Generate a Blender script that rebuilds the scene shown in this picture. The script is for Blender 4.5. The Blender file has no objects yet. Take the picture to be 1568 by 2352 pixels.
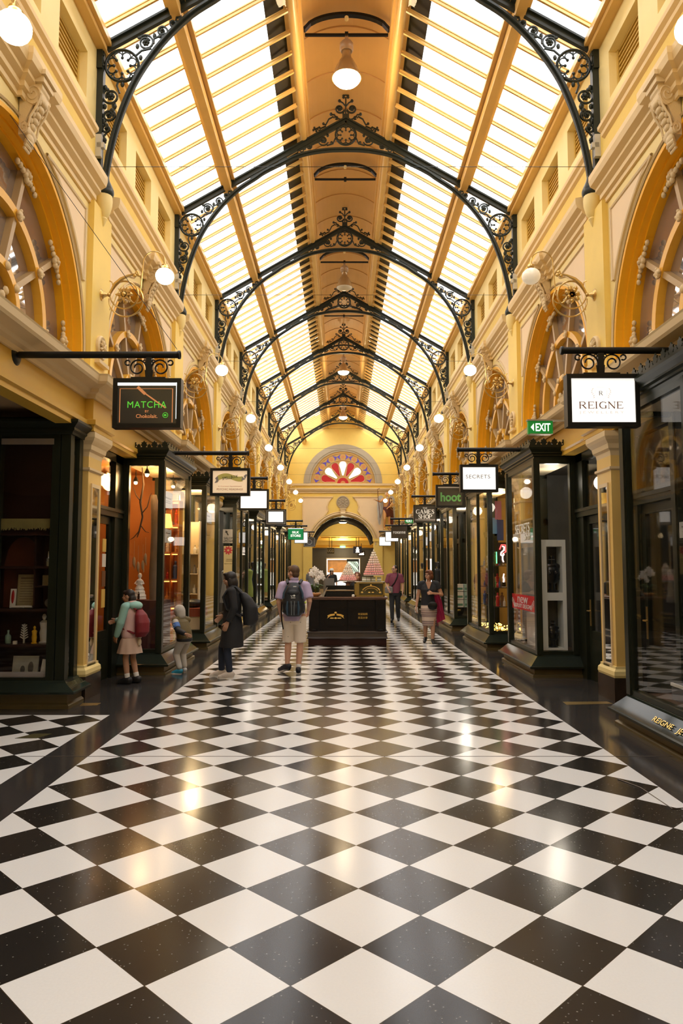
import bpy, bmesh, math, random
from mathutils import Vector, Matrix, Euler
random.seed(7)
PI = math.pi
sc = bpy.context.scene
COL = sc.collection
# ---------------------------------------------------------------- mesh helpers
class MB:
    def __init__(s): s.v = []; s.f = []; s.m = []; s.cur = 0
    def add(s, vs, fs):
        o = len(s.v); s.v += [tuple(p) for p in vs]
        for f in fs: s.f.append([o+i for i in f]); s.m.append(s.cur)
        return s
    def box(s, x0, x1, y0, y1, z0, z1):
        vs = [(x, y, z) for z in (z0, z1) for y in (y0, y1) for x in (x0, x1)]
        return s.add(vs, [(0,2,3,1),(4,5,7,6),(0,1,5,4),(2,6,7,3),(0,4,6,2),(1,3,7,5)])
    def obox(s, p0, p1, w, t, up=(0,0,1)):      # bar from p0 to p1, w along up-ish, t sideways
        a, b = Vector(p0), Vector(p1); d = (b-a).normalized(); u = Vector(up)
        sd = d.cross(u)
        if sd.length < 1e-5: sd = d.cross(Vector((1,0,0)))
        sd.normalize(); u = sd.cross(d)
        vs = [p+sd*i*t/2+u*j*w/2 for p in (a, b) for i, j in ((-1,-1),(1,-1),(1,1),(-1,1))]
        return s.add(vs, [(0,1,2,3),(7,6,5,4),(0,4,5,1),(1,5,6,2),(2,6,7,3),(3,7,4,0)])
    def tube(s, pts, r, n=6, closed=False):
        P = [Vector(p) for p in pts]; N = len(P)
        R = r if isinstance(r, (list, tuple)) else [r]*N
        t0 = (P[1]-P[0]).normalized(); ref = Vector((0,1,0)) if abs(t0.y) < .8 else Vector((0,0,1))
        rings = []
        for i in range(N):
            if closed: t = (P[(i+1) % N]-P[i-1])
            else: t = P[min(i+1, N-1)]-P[max(i-1, 0)]
            if t.length < 1e-9: t = Vector((0,0,1))
            t.normalize(); u = ref-t*ref.dot(t)
            if u.length < 1e-4: u = Vector((1,0,0))-t*t.x
            u.normalize(); ref = u; w = t.cross(u)
            rings.append([P[i]+(u*math.cos(2*PI*k/n)+w*math.sin(2*PI*k/n))*R[i] for k in range(n)])
        vs = [q for g in rings for q in g]; fs = []
        for i in range(N if closed else N-1):
            j = (i+1) % N
            for k in range(n): fs.append((i*n+k, i*n+(k+1) % n, j*n+(k+1) % n, j*n+k))
        if not closed: fs += [tuple(range(n))[::-1], tuple((N-1)*n+k for k in range(n))]
        return s.add(vs, fs)
    def lathe(s, prof, c=(0,0,0), n=16, axis='z', arc=2*PI, a0=0):
        full = abs(arc-2*PI) < 1e-6; m = n if full else n+1; vs = []
        for r, h in prof:
            for k in range(m):
                a = a0+arc*k/n; x, y = r*math.cos(a), r*math.sin(a)
                q = (x, y, h) if axis == 'z' else ((h, x, y) if axis == 'x' else (x, h, y))
                vs.append((c[0]+q[0], c[1]+q[1], c[2]+q[2]))
        fs = []
        for i in range(len(prof)-1):
            for k in range(n):
                k2 = (k+1) % m; fs.append((i*m+k, i*m+k2, (i+1)*m+k2, (i+1)*m+k))
        if full:
            if prof[0][0] > 1e-6: fs.append(tuple(range(m))[::-1])
            if prof[-1][0] > 1e-6: fs.append(tuple((len(prof)-1)*m+k for k in range(m)))
        return s.add(vs, fs)
    def ell(s, c, r, n=12, m=8, rot=None):
        if not isinstance(r, (tuple, list)): r = (r, r, r)
        vs = []; c = Vector(c)
        for i in range(m+1):
            t = PI*i/m
            for k in range(n):
                a = 2*PI*k/n; q = Vector((r[0]*math.sin(t)*math.cos(a), r[1]*math.sin(t)*math.sin(a), r[2]*math.cos(t)))
                if rot is not None: q.rotate(rot)
                vs.append(c+q)
        fs = [(i*n+k, (i+1)*n+k, (i+1)*n+(k+1) % n, i*n+(k+1) % n) for i in range(m) for k in range(n)]
        return s.add(vs, fs)
    def prism(s, poly, axis, a, b):             # 2D polygon extruded along axis
        def q(p, h): return {'x': (h, p[0], p[1]), 'y': (p[0], h, p[1]), 'z': (p[0], p[1], h)}[axis]
        n = len(poly); vs = [q(p, a) for p in poly]+[q(p, b) for p in poly]
        return s.add(vs, [tuple(range(n)), tuple(range(2*n-1, n-1, -1))]+[(i, (i+1) % n, n+(i+1) % n, n+i) for i in range(n)])
    def sweep(s, prof, path, out):              # prof (d,z) along plan path (x,y); out=+1: normal on the right of travel
        P = [Vector((p[0], p[1])) for p in path]; N = len(P); M = []
        for i in range(N):
            ns = []
            if i > 0: d = (P[i]-P[i-1]).normalized(); ns.append(Vector((d.y, -d.x))*out)
            if i < N-1: d = (P[i+1]-P[i]).normalized(); ns.append(Vector((d.y, -d.x))*out)
            if len(ns) == 1: M.append(ns[0])
            else:
                h = (ns[0]+ns[1]); M.append(h/max(.3, 1+ns[0].dot(ns[1])))
        k = len(prof)
        vs = [(P[i].x+M[i].x*d, P[i].y+M[i].y*d, z) for i in range(N) for d, z in prof]
        fs = [(i*k+j, i*k+j+1, (i+1)*k+j+1, (i+1)*k+j) for i in range(N-1) for j in range(k-1)]
        fs += [tuple(range(k)), tuple((N-1)*k+j for j in range(k))[::-1]]
        return s.add(vs, fs)
    def quad(s, a, b, c, d): return s.add([a, b, c, d], [(0,1,2,3)])
    def build(s, name, mats, parent=None, smooth=False, loc=None, keep=False):
        me = bpy.data.meshes.new(name); me.from_pydata(s.v, [], s.f)
        if not isinstance(mats, (list, tuple)): mats = [mats]
        for m in mats: me.materials.append(m)
        if len(mats) > 1:
            for p, i in zip(me.polygons, s.m): p.material_index = i
        if not keep:
            bm = bmesh.new(); bm.from_mesh(me); bmesh.ops.recalc_face_normals(bm, faces=bm.faces); bm.to_mesh(me); bm.free()
        if smooth:
            for p in me.polygons: p.use_smooth = True
            try: me.set_sharp_from_angle(angle=math.radians(smooth if smooth > 1 else 40))
            except Exception: pass
        o = bpy.data.objects.new(name, me); COL.objects.link(o)
        if parent is not None: o.parent = parent
        if loc: o.location = loc
        return o
def tag(o, label, cat, group=None):
    o['label'] = label; o['category'] = cat
    if group: o['group'] = group
    return o
def thing(name, label, cat, loc=(0,0,0), rz=0, group=None):
    o = bpy.data.objects.new(name, None); COL.objects.link(o); o.empty_display_size = .1
    o.location = loc; o.rotation_euler = (0, 0, rz); return tag(o, label, cat, group)
def struct(o, label=None, cat=None):
    o['kind'] = 'structure'
    if label: o['label'] = label
    if cat: o['category'] = cat
    return o
def dup(root, loc, rz=None, label=None, scale=None):
    kids = [c for c in root.children]
    r = root.copy(); COL.objects.link(r); r.location = loc
    if rz is not None: r.rotation_euler = (0, 0, rz)
    if scale is not None: r.scale = scale
    if label: r['label'] = label
    for ch in kids:
        c = ch.copy(); COL.objects.link(c); c.parent = r
        for g in ch.children:
            d = g.copy(); COL.objects.link(d); d.parent = c
    return r
def arcpts(c, r, a0, a1, n, plane='xz', h=0.0):
    P = []
    for i in range(n+1):
        a = math.radians(a0+(a1-a0)*i/n); p, q = c[0]+r*math.cos(a), c[1]+r*math.sin(a)
        P.append((p, h, q) if plane == 'xz' else ((h, p, q) if plane == 'yz' else (p, q, h)))
    return P
def spiral(c, r0, r1, a0, a1, n, h=0.0):
    P = []
    for i in range(n+1):
        t = i/n; a = math.radians(a0+(a1-a0)*t); r = r0+(r1-r0)*t
        P.append((c[0]+r*math.cos(a), h, c[1]+r*math.sin(a)))
    return P
def text(s, w, hgt, loc, m, parent, name='lettering', ext=.003, rz=0, spacing=1.0, bold=0.0, shear=0.0):
    cu = bpy.data.curves.new('t', 'FONT'); cu.body = s; cu.extrude = .02; cu.align_x = 'CENTER'; cu.space_character = spacing
    cu.offset = bold; cu.shear = shear; cu.resolution_u = 4
    ob = bpy.data.objects.new('t', cu); COL.objects.link(ob)
    dg = bpy.context.evaluated_depsgraph_get(); me = bpy.data.meshes.new_from_object(ob.evaluated_get(dg))
    bpy.data.objects.remove(ob); bpy.data.curves.remove(cu)
    xs = [v.co.x for v in me.vertices]; ys = [v.co.y for v in me.vertices]
    if not xs: return None
    cx, cy = (min(xs)+max(xs))/2, (min(ys)+max(ys))/2
    sx = w/(max(xs)-min(xs)); sy = hgt/(max(ys)-min(ys)) if hgt else sx
    for v in me.vertices: v.co = Vector(((v.co.x-cx)*sx, -v.co.z/.02*ext, (v.co.y-cy)*sy))
    me.materials.clear(); me.materials.append(m); me.name = name
    o = bpy.data.objects.new(name, me); COL.objects.link(o); o.location = loc; o.rotation_euler = (0, 0, rz)
    if parent is not None: o.parent = parent
    return o
# ---------------------------------------------------------------- materials
def nt(m):
    m.use_nodes = True; t = m.node_tree; t.nodes.clear(); return t
MATS = {}
def mat(name, col, rough=.5, metal=0., var=.06, scale=4., bump=0., bscale=60., emit=None, estr=0., spec=.5, coat=0., sheen=0.):
    if name in MATS: return MATS[name]
    m = bpy.data.materials.new(name); t = nt(m); N, L = t.nodes, t.links
    out = N.new('ShaderNodeOutputMaterial'); b = N.new('ShaderNodeBsdfPrincipled'); L.new(b.outputs[0], out.inputs[0])
    b.inputs['Roughness'].default_value = rough; b.inputs['Metallic'].default_value = metal
    b.inputs['Specular IOR Level'].default_value = spec; b.inputs['Coat Weight'].default_value = coat; b.inputs['Coat Roughness'].default_value = .08
    b.inputs['Sheen Weight'].default_value = sheen
    c = (*col, 1)
    if var > 0:
        tc = N.new('ShaderNodeTexCoord'); nz = N.new('ShaderNodeTexNoise'); nz.inputs['Scale'].default_value = scale; nz.inputs['Detail'].default_value = 4
        L.new(tc.outputs['Object'], nz.inputs['Vector'])
        mx = N.new('ShaderNodeMix'); mx.data_type = 'RGBA'
        mx.inputs[6].default_value = (*[k*(1-var) for k in col], 1); mx.inputs[7].default_value = (*[min(1, k*(1+var)) for k in col], 1)
        L.new(nz.outputs[0], mx.inputs[0]); L.new(mx.outputs[2], b.inputs['Base Color'])
        if bump:
            n2 = N.new('ShaderNodeTexNoise'); n2.inputs['Scale'].default_value = bscale; L.new(tc.outputs['Object'], n2.inputs['Vector'])
            bp = N.new('ShaderNodeBump'); bp.inputs['Strength'].default_value = bump; bp.inputs['Distance'].default_value = .01
            L.new(n2.outputs[0], bp.inputs['Height']); L.new(bp.outputs[0], b.inputs['Normal'])
    else: b.inputs['Base Color'].default_value = c
    if emit: b.inputs['Emission Color'].default_value = (*emit, 1); b.inputs['Emission Strength'].default_value = estr
    MATS[name] = m; return m
def glassmat(name, tint=(1,1,1), gl=1.0, ior=1.5):
    m = bpy.data.materials.new(name); t = nt(m); N, L = t.nodes, t.links
    out = N.new('ShaderNodeOutputMaterial'); tr = N.new('ShaderNodeBsdfTransparent'); tr.inputs[0].default_value = (*tint, 1)
    g = N.new('ShaderNodeBsdfGlossy'); g.inputs['Roughness'].default_value = .02
    lw = N.new('ShaderNodeLayerWeight'); lw.inputs[0].default_value = .5
    pw = N.new('ShaderNodeMath'); pw.operation = 'POWER'; pw.inputs[1].default_value = 5; L.new(lw.outputs['Facing'], pw.inputs[0])
    mu = N.new('ShaderNodeMath'); mu.operation = 'MULTIPLY_ADD'; mu.inputs[1].default_value = .7*gl; mu.inputs[2].default_value = .025*gl; L.new(pw.outputs[0], mu.inputs[0])
    mx = N.new('ShaderNodeMixShader'); L.new(mu.outputs[0], mx.inputs[0]); L.new(tr.outputs[0], mx.inputs[1]); L.new(g.outputs[0], mx.inputs[2])
    L.new(mx.outputs[0], out.inputs[0]); MATS[name] = m; return m
def emitmat(name, col, s):
    return mat(name, col, .4, var=0, emit=col, estr=s)
W_YEL = mat('wall_yellow_paint', (.88,.63,.15), .55, var=.05, bump=.05)
W_CRM = mat('wall_cream_paint', (.87,.69,.29), .55, var=.05, bump=.05)
W_ORG = mat('ochre_reveal_paint', (.90,.44,.006), .5, var=.04)
W_TAN = mat('cornice_tan_paint', (.80,.59,.29), .5, var=.05)
W_BGE = mat('stone_beige_paint', (.70,.53,.29), .5, var=.06)
W_FRZ = mat('frieze_gold_paint', (.60,.345,.04), .5, var=.05)
W_ORN = mat('ornament_plaster', (.70,.53,.29), .55, var=.08, scale=12, bump=.3, bscale=40)
WOOD = mat('varnished_roof_timber', (.74,.46,.14), .4, var=.12, scale=3)
VAULT = mat('vault_board_paint', (.74,.44,.14), .45, var=.08, scale=2)
IRON = mat('black_green_iron', (.020,.025,.020), .4, var=.1, spec=.35)
BLK = mat('black_iron_paint', (.009,.009,.008), .35, var=.1, spec=.25)
BRONZE = mat('dark_bronze_frame', (.017,.019,.011), .28, metal=.0, var=.15, spec=.2)
BRPAN = mat('bronze_kick_panel', (.16,.12,.05), .35, metal=.4, var=.15)
LEDGE = mat('polished_ledge_glass', (.020,.026,.019), .06, metal=0., spec=.12, var=.1)
GOLD = mat('gilt_lettering', (.85,.58,.16), .3, metal=.8, var=.05)
BRASS = mat('aged_brass', (.62,.43,.16), .3, metal=.85, var=.12, scale=20)
PLINTH = mat('brown_marble', (.045,.028,.018), .15, var=.4, scale=9)
GLASS = glassmat('clear_shop_glass')
RGLASS = glassmat('roof_glass', (.97,.98,1.0), .6)
MIRROR = mat('pier_mirror', (.8,.8,.78), .03, metal=1., var=0)
WHITE = mat('white_gloss_paint', (.82,.80,.76), .35, var=.03)
MILK = emitmat('lit_opal_glass', (1.,.86,.62), 8.)
MILKOFF = mat('unlit_opal_glass', (.80,.72,.60), .15, var=.02, emit=(1.,.85,.6), estr=.25)  # globe is switched off; a faint glow is put into its glass
LAMPON = emitmat('lit_lamp_lens', (1.,.82,.55), 28.)
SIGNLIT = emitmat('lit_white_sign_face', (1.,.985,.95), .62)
DARKIN = mat('dark_shop_lining', (.03,.026,.02), .6, var=.2)
# checker floor
def floormat(name, D, x0, y0):
    m = bpy.data.materials.new(name); t = nt(m); N, L = t.nodes, t.links
    out = N.new('ShaderNodeOutputMaterial'); b = N.new('ShaderNodeBsdfPrincipled'); L.new(b.outputs[0], out.inputs[0])
    def M(op, a, c=None, d=None):
        n = N.new('ShaderNodeMath'); n.operation = op
        for i, q in enumerate((a, c, d)):
            if q is None: continue
            if isinstance(q, (int, float)): n.inputs[i].default_value = q
            else: L.new(q, n.inputs[i])
        return n.outputs[0]
    tc = N.new('ShaderNodeTexCoord'); sp = N.new('ShaderNodeSeparateXYZ'); L.new(tc.outputs['Object'], sp.inputs[0])
    x = M('SUBTRACT', sp.outputs[0], x0); y = M('SUBTRACT', sp.outputs[1], y0)
    a = M('ADD', M('DIVIDE', M('ADD', x, y), D), 100.5); c = M('ADD', M('DIVIDE', M('SUBTRACT', x, y), D), 200.5)
    fa, fc = M('FLOOR', a), M('FLOOR', c)
    par = M('GREATER_THAN', M('FRACT', M('MULTIPLY', M('ADD', fa, fc), .5)), .25)   # 1 = black tile
    ea = M('ABSOLUTE', M('SUBTRACT', M('FRACT', a), .5)); ec = M('ABSOLUTE', M('SUBTRACT', M('FRACT', c), .5))
    gr = M('GREATER_THAN', M('MAXIMUM', ea, ec), .4955)
    cv = N.new('ShaderNodeCombineXYZ'); L.new(fa, cv.inputs[0]); L.new(fc, cv.inputs[1])
    wn = N.new('ShaderNodeTexWhiteNoise'); L.new(cv.outputs[0], wn.inputs['Vector'])
    nz = N.new('ShaderNodeTexNoise'); nz.inputs['Scale'].default_value = 90; nz.inputs['Detail'].default_value = 5; L.new(tc.outputs['Object'], nz.inputs[0])
    vo = N.new('ShaderNodeTexVoronoi'); vo.inputs['Scale'].default_value = 55; L.new(tc.outputs['Object'], vo.inputs['Vector'])
    vs = N.new('ShaderNodeSeparateColor'); L.new(vo.outputs['Color'], vs.inputs[0])
    speck = M('MULTIPLY', M('LESS_THAN', vo.outputs['Distance'], .2), M('GREATER_THAN', vs.outputs[0], .80))
    def mix(f, p, q):
        n = N.new('ShaderNodeMix'); n.data_type = 'RGBA'
        for i, k in ((0, f), (6, p), (7, q)):
            if isinstance(k, tuple): n.inputs[i].default_value = (*k, 1)
            elif isinstance(k, (int, float)): n.inputs[i].default_value = k
            else: L.new(k, n.inputs[i])
        return n.outputs[2]
    blk = mix(wn.outputs['Value'], (.018,.016,.014), (.030,.024,.019)); blk = mix(M('MULTIPLY', speck, .5), blk, (.35,.33,.28))
    wht = mix(M('MULTIPLY', nz.outputs[0], .8), (.83,.815,.79), (.73,.715,.69)); wht = mix(M('MULTIPLY', wn.outputs['Value'], .5), wht, (.78,.755,.72))
    col = mix(par, wht, blk); col = mix(gr, col, (.05,.035,.02))
    L.new(col, b.inputs['Base Color'])
    b.inputs['Specular IOR Level'].default_value = .28; n3 = N.new('ShaderNodeTexNoise'); n3.inputs['Scale'].default_value = 1.3; L.new(tc.outputs['Object'], n3.inputs[0])
    L.new(M('ADD', M('MULTIPLY', n3.outputs[0], .14), .10), b.inputs['Roughness'])
    MATS[name] = m; return m
# ---------------------------------------------------------------- layout constants (metres; x=0 arcade centre, y depth, z up)
S = 4.76
def A(k): return 9.7+S*(k-1)          # roof arch / pilaster k
def B(k): return A(k)+S/2             # middle of bay k
YE = 45.4                             # end wall
D = .596
# ---------------------------------------------------------------- camera
cam = bpy.data.cameras.new('camera'); co = bpy.data.objects.new('camera', cam); COL.objects.link(co)
cam.sensor_fit = 'VERTICAL'; cam.sensor_height = 36; cam.lens = 36*1650/2352; cam.clip_start = .05; cam.clip_end = 300
co.location = (-.09, 0, 1.7); co.rotation_euler = (PI/2+math.radians(4.47), 0, 0); sc.camera = co
# ---------------------------------------------------------------- floor
f = MB(); hw = D*4
f.cur = 0; f.quad((-hw,-9.2,0),(hw,-9.2,0),(hw,YE+.4,0),(-hw,YE+.4,0))
f.cur = 1; f.quad((-9.3,-2,0),(-2.78,-2,0),(-2.78,8.5,0),(-9.3,8.5,0))
f.cur = 2
f.quad((-2.78,-9.2,0),(-hw,-9.2,0),(-hw,8.5,0),(-2.78,8.5,0)); f.quad((-7.6,-9.2,0),(-2.78,-9.2,0),(-2.78,-2,0),(-7.6,-2,0))
f.quad((-9.3,8.5,0),(-hw,8.5,0),(-hw,YE+.4,0),(-9.3,YE+.4,0)); f.quad((hw,-9.2,0),(7.6,-9.2,0),(7.6,YE+.4,0),(hw,YE+.4,0))
f.cur = 3; f.quad((-7.6,YE+.4,0),(7.6,YE+.4,0),(7.6,64,0),(-7.6,64,0))
BORDER = mat('dark_border_tile', (.042,.037,.034), .13, var=.35, scale=1.5, bump=.03, bscale=30)
ENDFL = mat('corridor_floor', (.30,.27,.23), .2, var=.2, scale=2)
struct(f.build('floor', [floormat('checker_floor_tiles', D, 0, 3.67), floormat('side_passage_tiles', D, -2.78, 8.5), BORDER, ENDFL], keep=True))
jm = mat('joint_strip_metal', (.10,.075,.05), .4, metal=.5, var=.1)
j = MB().box(-3.0, 3.0, 6.655, 6.667, 0, .0015).build('expansion_joint', jm); struct(j)
tag(MB().prism([(-3.33,9.06),(-3.36,9.24),(-3.13,9.24),(-3.13,9.1)], 'z', 0, .002).build('floor_plate', BRASS), 'yellow brass plate set in the dark floor by the left yellow pilaster', 'floor plate')
tag(MB().prism([(2.72,9.12),(2.73,9.32),(3.3,9.34),(3.32,9.2)], 'z', 0, .002).build('floor_plate', BRASS), 'yellow brass plate set in the dark floor by the right yellow pilaster', 'floor plate')
tag(MB().prism([(-3.36,7.35),(-3.25,7.55),(-3.07,7.55),(-3.14,7.35)], 'z', 0, .003).build('floor_hatch', mat('hatch_brass', (.10,.085,.03), .4, metal=.5)), 'small dark metal hatch in a white tile of the side passage', 'floor hatch')
tag(MB().tube([(2.14,5.95,.003),(2.23,5.72,.003),(2.25,5.23,.003),(2.5,5.27,.003)], .004, 5).build('floor_crack', jm), 'thin dark crack line across white tiles at the right border', 'crack')
# ================================================================ upper walls
Y0W = A(0)-S/2; YB = -9.05
RO, RI, ZC = 1.87, 1.79, 4.5
PINK = mat('panel_pink_cream_paint', (.87,.66,.40), .55, var=.04)
LOUV = mat('louvre_ochre_paint', (.58,.37,.07), .5, var=.08)
def wall(side):
    s = 1 if side == 'right' else -1
    X = lambda d: s*d
    m = MB(); pn = MB(); mo = MB(); lv = MB(); rv = MB(); up = MB()
    xa, xc = 3.50, 3.55
    for k in range(0, 8):
        y0, y1, c = A(k), A(k+1), B(k)
        # arched zone: rays from arc to rectangle border
        n = 40; hw, zt = S/2, 6.66
        prev = None
        for i in range(n+1):
            a = PI*i/n; ca, sa = math.cos(a), math.sin(a)
            tt = min(hw/abs(ca) if abs(ca) > 1e-6 else 1e9, (zt-ZC)/sa if sa > 1e-6 else 1e9)
            cur = ((X(xa), c+RO*ca, ZC+RO*sa), (X(xa), c+tt*ca, ZC+tt*sa))
            if prev: 
                m.quad(prev[0], prev[1], cur[1], cur[0])
                cr = math.atan2(zt-ZC, hw)
                for q in (cr, PI-cr):
                    a0 = PI*(i-1)/n
                    if a0 < q < a: m.add([prev[1], (X(xa), c+math.copysign(hw, math.cos(q)), zt), cur[1]], [(0,1,2)])
            prev = cur
        m.quad((X(xa),y0,4.1),(X(xa),c-RO,4.1),(X(xa),c-RO,ZC),(X(xa),y0,ZC))
        m.quad((X(xa),c+RO,4.1),(X(xa),y1,4.1),(X(xa),y1,ZC),(X(xa),c+RO,ZC))
        # stepped ochre reveal
        prof = [(RO+.05, xa-.012), (RO, xa-.012), (RO-.005, xa+.09), (RO-.035, xa+.09), (RO-.04, xa+.17), (RO-.075, xa+.17), (RI, xa+.30)]
        for i in range(n):
            for (r0, d0), (r1, d1) in zip(prof, prof[1:]):
                q = []
                for r, d, a in ((r0,d0,PI*i/n),(r1,d1,PI*i/n),(r1,d1,PI*(i+1)/n),(r0,d0,PI*(i+1)/n)):
                    q.append((X(d), c+r*math.cos(a), ZC+r*math.sin(a)))
                rv.quad(*q)
        for e in (-1, 1):
            for (r0, d0), (r1, d1) in zip(prof, prof[1:]):
                rv.quad((X(d0),c+e*r0,4.1),(X(d1),c+e*r1,4.1),(X(d1),c+e*r1,ZC),(X(d0),c+e*r0,ZC))
        # spandrel panels with moulding
        for e in (-1, 1):
            yb = c+e*(S/2-.50)
            arc = []
            for i in range(15):
                a = math.radians(20+56*i/14); arc.append((c+e*2.08*math.cos(a), ZC+2.08*math.sin(a)))
            arc = [p for p in arc if abs(p[0]-c) < S/2-.52 and p[1] < 6.42]
            poly = [(yb, 6.46), (yb, arc[0][1])]+arc+[(c+e*.62, 6.46)]
            pn.prism(poly, 'x', X(xa-.012), X(xa+.02))
            P3 = [(X(xa-.014), p[0], p[1]) for p in poly]
            mo.tube(P3, .022, 5, closed=True)
            P4 = [(X(xa-.012), p[0]*.94+(c+e*1.55)*.06, p[1]*.94+6.25*.06) for p in poly]; mo.tube(P4, .012, 4, closed=True)
        # raised hood moulding round arch crown
        mo.tube([(X(xa-.014), c+1.97*math.cos(math.radians(a)), ZC+1.97*math.sin(math.radians(a))) for a in range(0, 181, 6)], .018, 4)
    # end strips
    m.quad((X(xa),A(8),4.1),(X(xa),YE,4.1),(X(xa),YE,6.66),(X(xa),A(8),6.66))
    m.quad((X(xa),YB,4.1),(X(xa),A(0),4.1),(X(xa),A(0),6.66),(X(xa),YB,6.66))
    # clerestory with vent recesses
    vents = sorted([B(k)+d for k in range(-1, 9) for d in (-1.48, 0, 1.48)])
    vents = [v for v in vents if Y0W < v < YE-.8]
    y = YB; z0, z1, za, zb = 7.6, 9.06, 8.06, 8.72
    for v in vents+[None]:
        ye = v-.48 if v else YE
        up.quad((X(xc),y,z0),(X(xc),ye,z0),(X(xc),ye,z1),(X(xc),y,z1))
        if v:
            y = v+.48
            up.quad((X(xc),ye,z0),(X(xc),y,z0),(X(xc),y,za),(X(xc),ye,za)); up.quad((X(xc),ye,zb),(X(xc),y,zb),(X(xc),y,z1),(X(xc),ye,z1))
            d = xc+.16
            for q in (((xc,ye,za),(d,ye+.02,za+.02),(d,ye+.02,zb-.02),(xc,ye,zb)), ((xc,y,za),(d,y-.02,za+.02),(d,y-.02,zb-.02),(xc,y,zb)),
                      ((xc,ye,za),(xc,y,za),(d,y-.02,za+.02),(d,ye+.02,za+.02)), ((xc,ye,zb),(xc,y,zb),(d,y-.02,zb-.02),(d,ye+.02,zb-.02))):
                up.quad(*[(X(p[0]),p[1],p[2]) for p in q])
            lv.quad((X(d),ye,za),(X(d),y,za),(X(d),y,zb),(X(d),ye,zb))
            for i in range(9):
                zz = za+.06+i*.07; lv.box(min(X(d-.05),X(d)), max(X(d-.05),X(d)), ye+.05, y-.05, zz, zz+.022)
            for fy in (ye+.03, y-.03): lv.box(min(X(d-.06),X(d)), max(X(d-.06),X(d)), fy-.03, fy+.03, za, zb)
    w = m.build('wall_'+side, W_CRM); struct(w)
    pn.build('spandrel_panel', PINK, w); mo.build('panel_moulding', W_BGE, w); rv.build('arch_reveal', W_ORG, w)
    up.build('clerestory', W_CRM, w); lv.build('vent_louvres', LOUV, w)
    # backing so that no sky leaks behind the wall
    bk = MB().box(min(X(3.95),X(4.1)), max(X(3.95),X(4.1)), YB, YE, 4.1, 9.1); bk.box(min(X(3.5),X(4.1)), max(X(3.5),X(4.1)), YB, YE, 9.06, 9.16)
    bk.build('backing', W_FRZ, w)
    # pilaster strips and upper cornice
    ps = MB()
    for k in range(0, 9):
        ps.box(min(X(3.42),X(3.52)), max(X(3.42),X(3.52)), A(k)-.36, A(k)+.36, 4.1, 6.66)
    ps.build('upper_pilaster', W_YEL, w)
    pr = [(0,6.62),(.03,6.62),(.03,6.68),(.07,6.70),(.07,6.76),(.13,6.80),(.13,6.84),(.20,6.88),(.22,6.95),(.22,7.02),(.0,7.06)]
    uc, sm, fzm = MB(), MB(), MB(); ends = [YB]+[A(k) for k in range(0, 9)]+[YE+.15]
    for ya, yb in zip(ends, ends[1:]):
        a, b = ya+.27*(ya > YB), yb-.27; yc = (ya+yb)/2
        path = [(X(3.5),a)]+([(X(3.5),yc-.16),(X(3.45),yc-.16),(X(3.45),yc+.16),(X(3.5),yc+.16)] if abs(yb-ya-S) < .1 else [])+[(X(3.5),b)]
        uc.sweep(pr, path, -s)
        sm.sweep([(.0,7.575),(.045,7.6),(.05,7.65),(.095,7.68),(.10,7.73),(.0,7.75)], [(X(3.52),a), (X(3.52),b)], -s)
    uc.build('upper_cornice', W_TAN, w); sm.build('sill_moulding', W_TAN, w)
    fzm.sweep([(-.08,6.6),(.0,6.6),(.0,7.74),(-.08,7.74)], [(X(3.52), YB), (X(3.52), YE)], -s).build('frieze', W_YEL, w)
    # lower entablature
    e = MB(); ec = MB()
    path = [(X(3.47), YB)]
    for k in range(0, 9): path += [(X(3.47),A(k)-.36),(X(3.36),A(k)-.36),(X(3.36),A(k)+.36),(X(3.47),A(k)+.36)]
    path.append((X(3.47), YE))
    e.sweep([(-.18,3.50),(.02,3.50),(.02,3.56),(.05,3.58),(.05,3.64),(.0,3.66),(.0,3.96),(-.18,3.96)], path, -s)
    ec.sweep([(-.08,3.93),(.03,3.93),(.04,3.98),(.09,4.0),(.11,4.04),(.24,4.07),(.26,4.10),(.27,4.17),(.28,4.19),(-.1,4.22)], path, -s)
    t = e.build('trim_1' if s < 0 else 'trim_2', W_FRZ); struct(t); ec.build('cornice', W_BGE, t)
    return w
WL, WR = wall('left'), wall('right')
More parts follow.
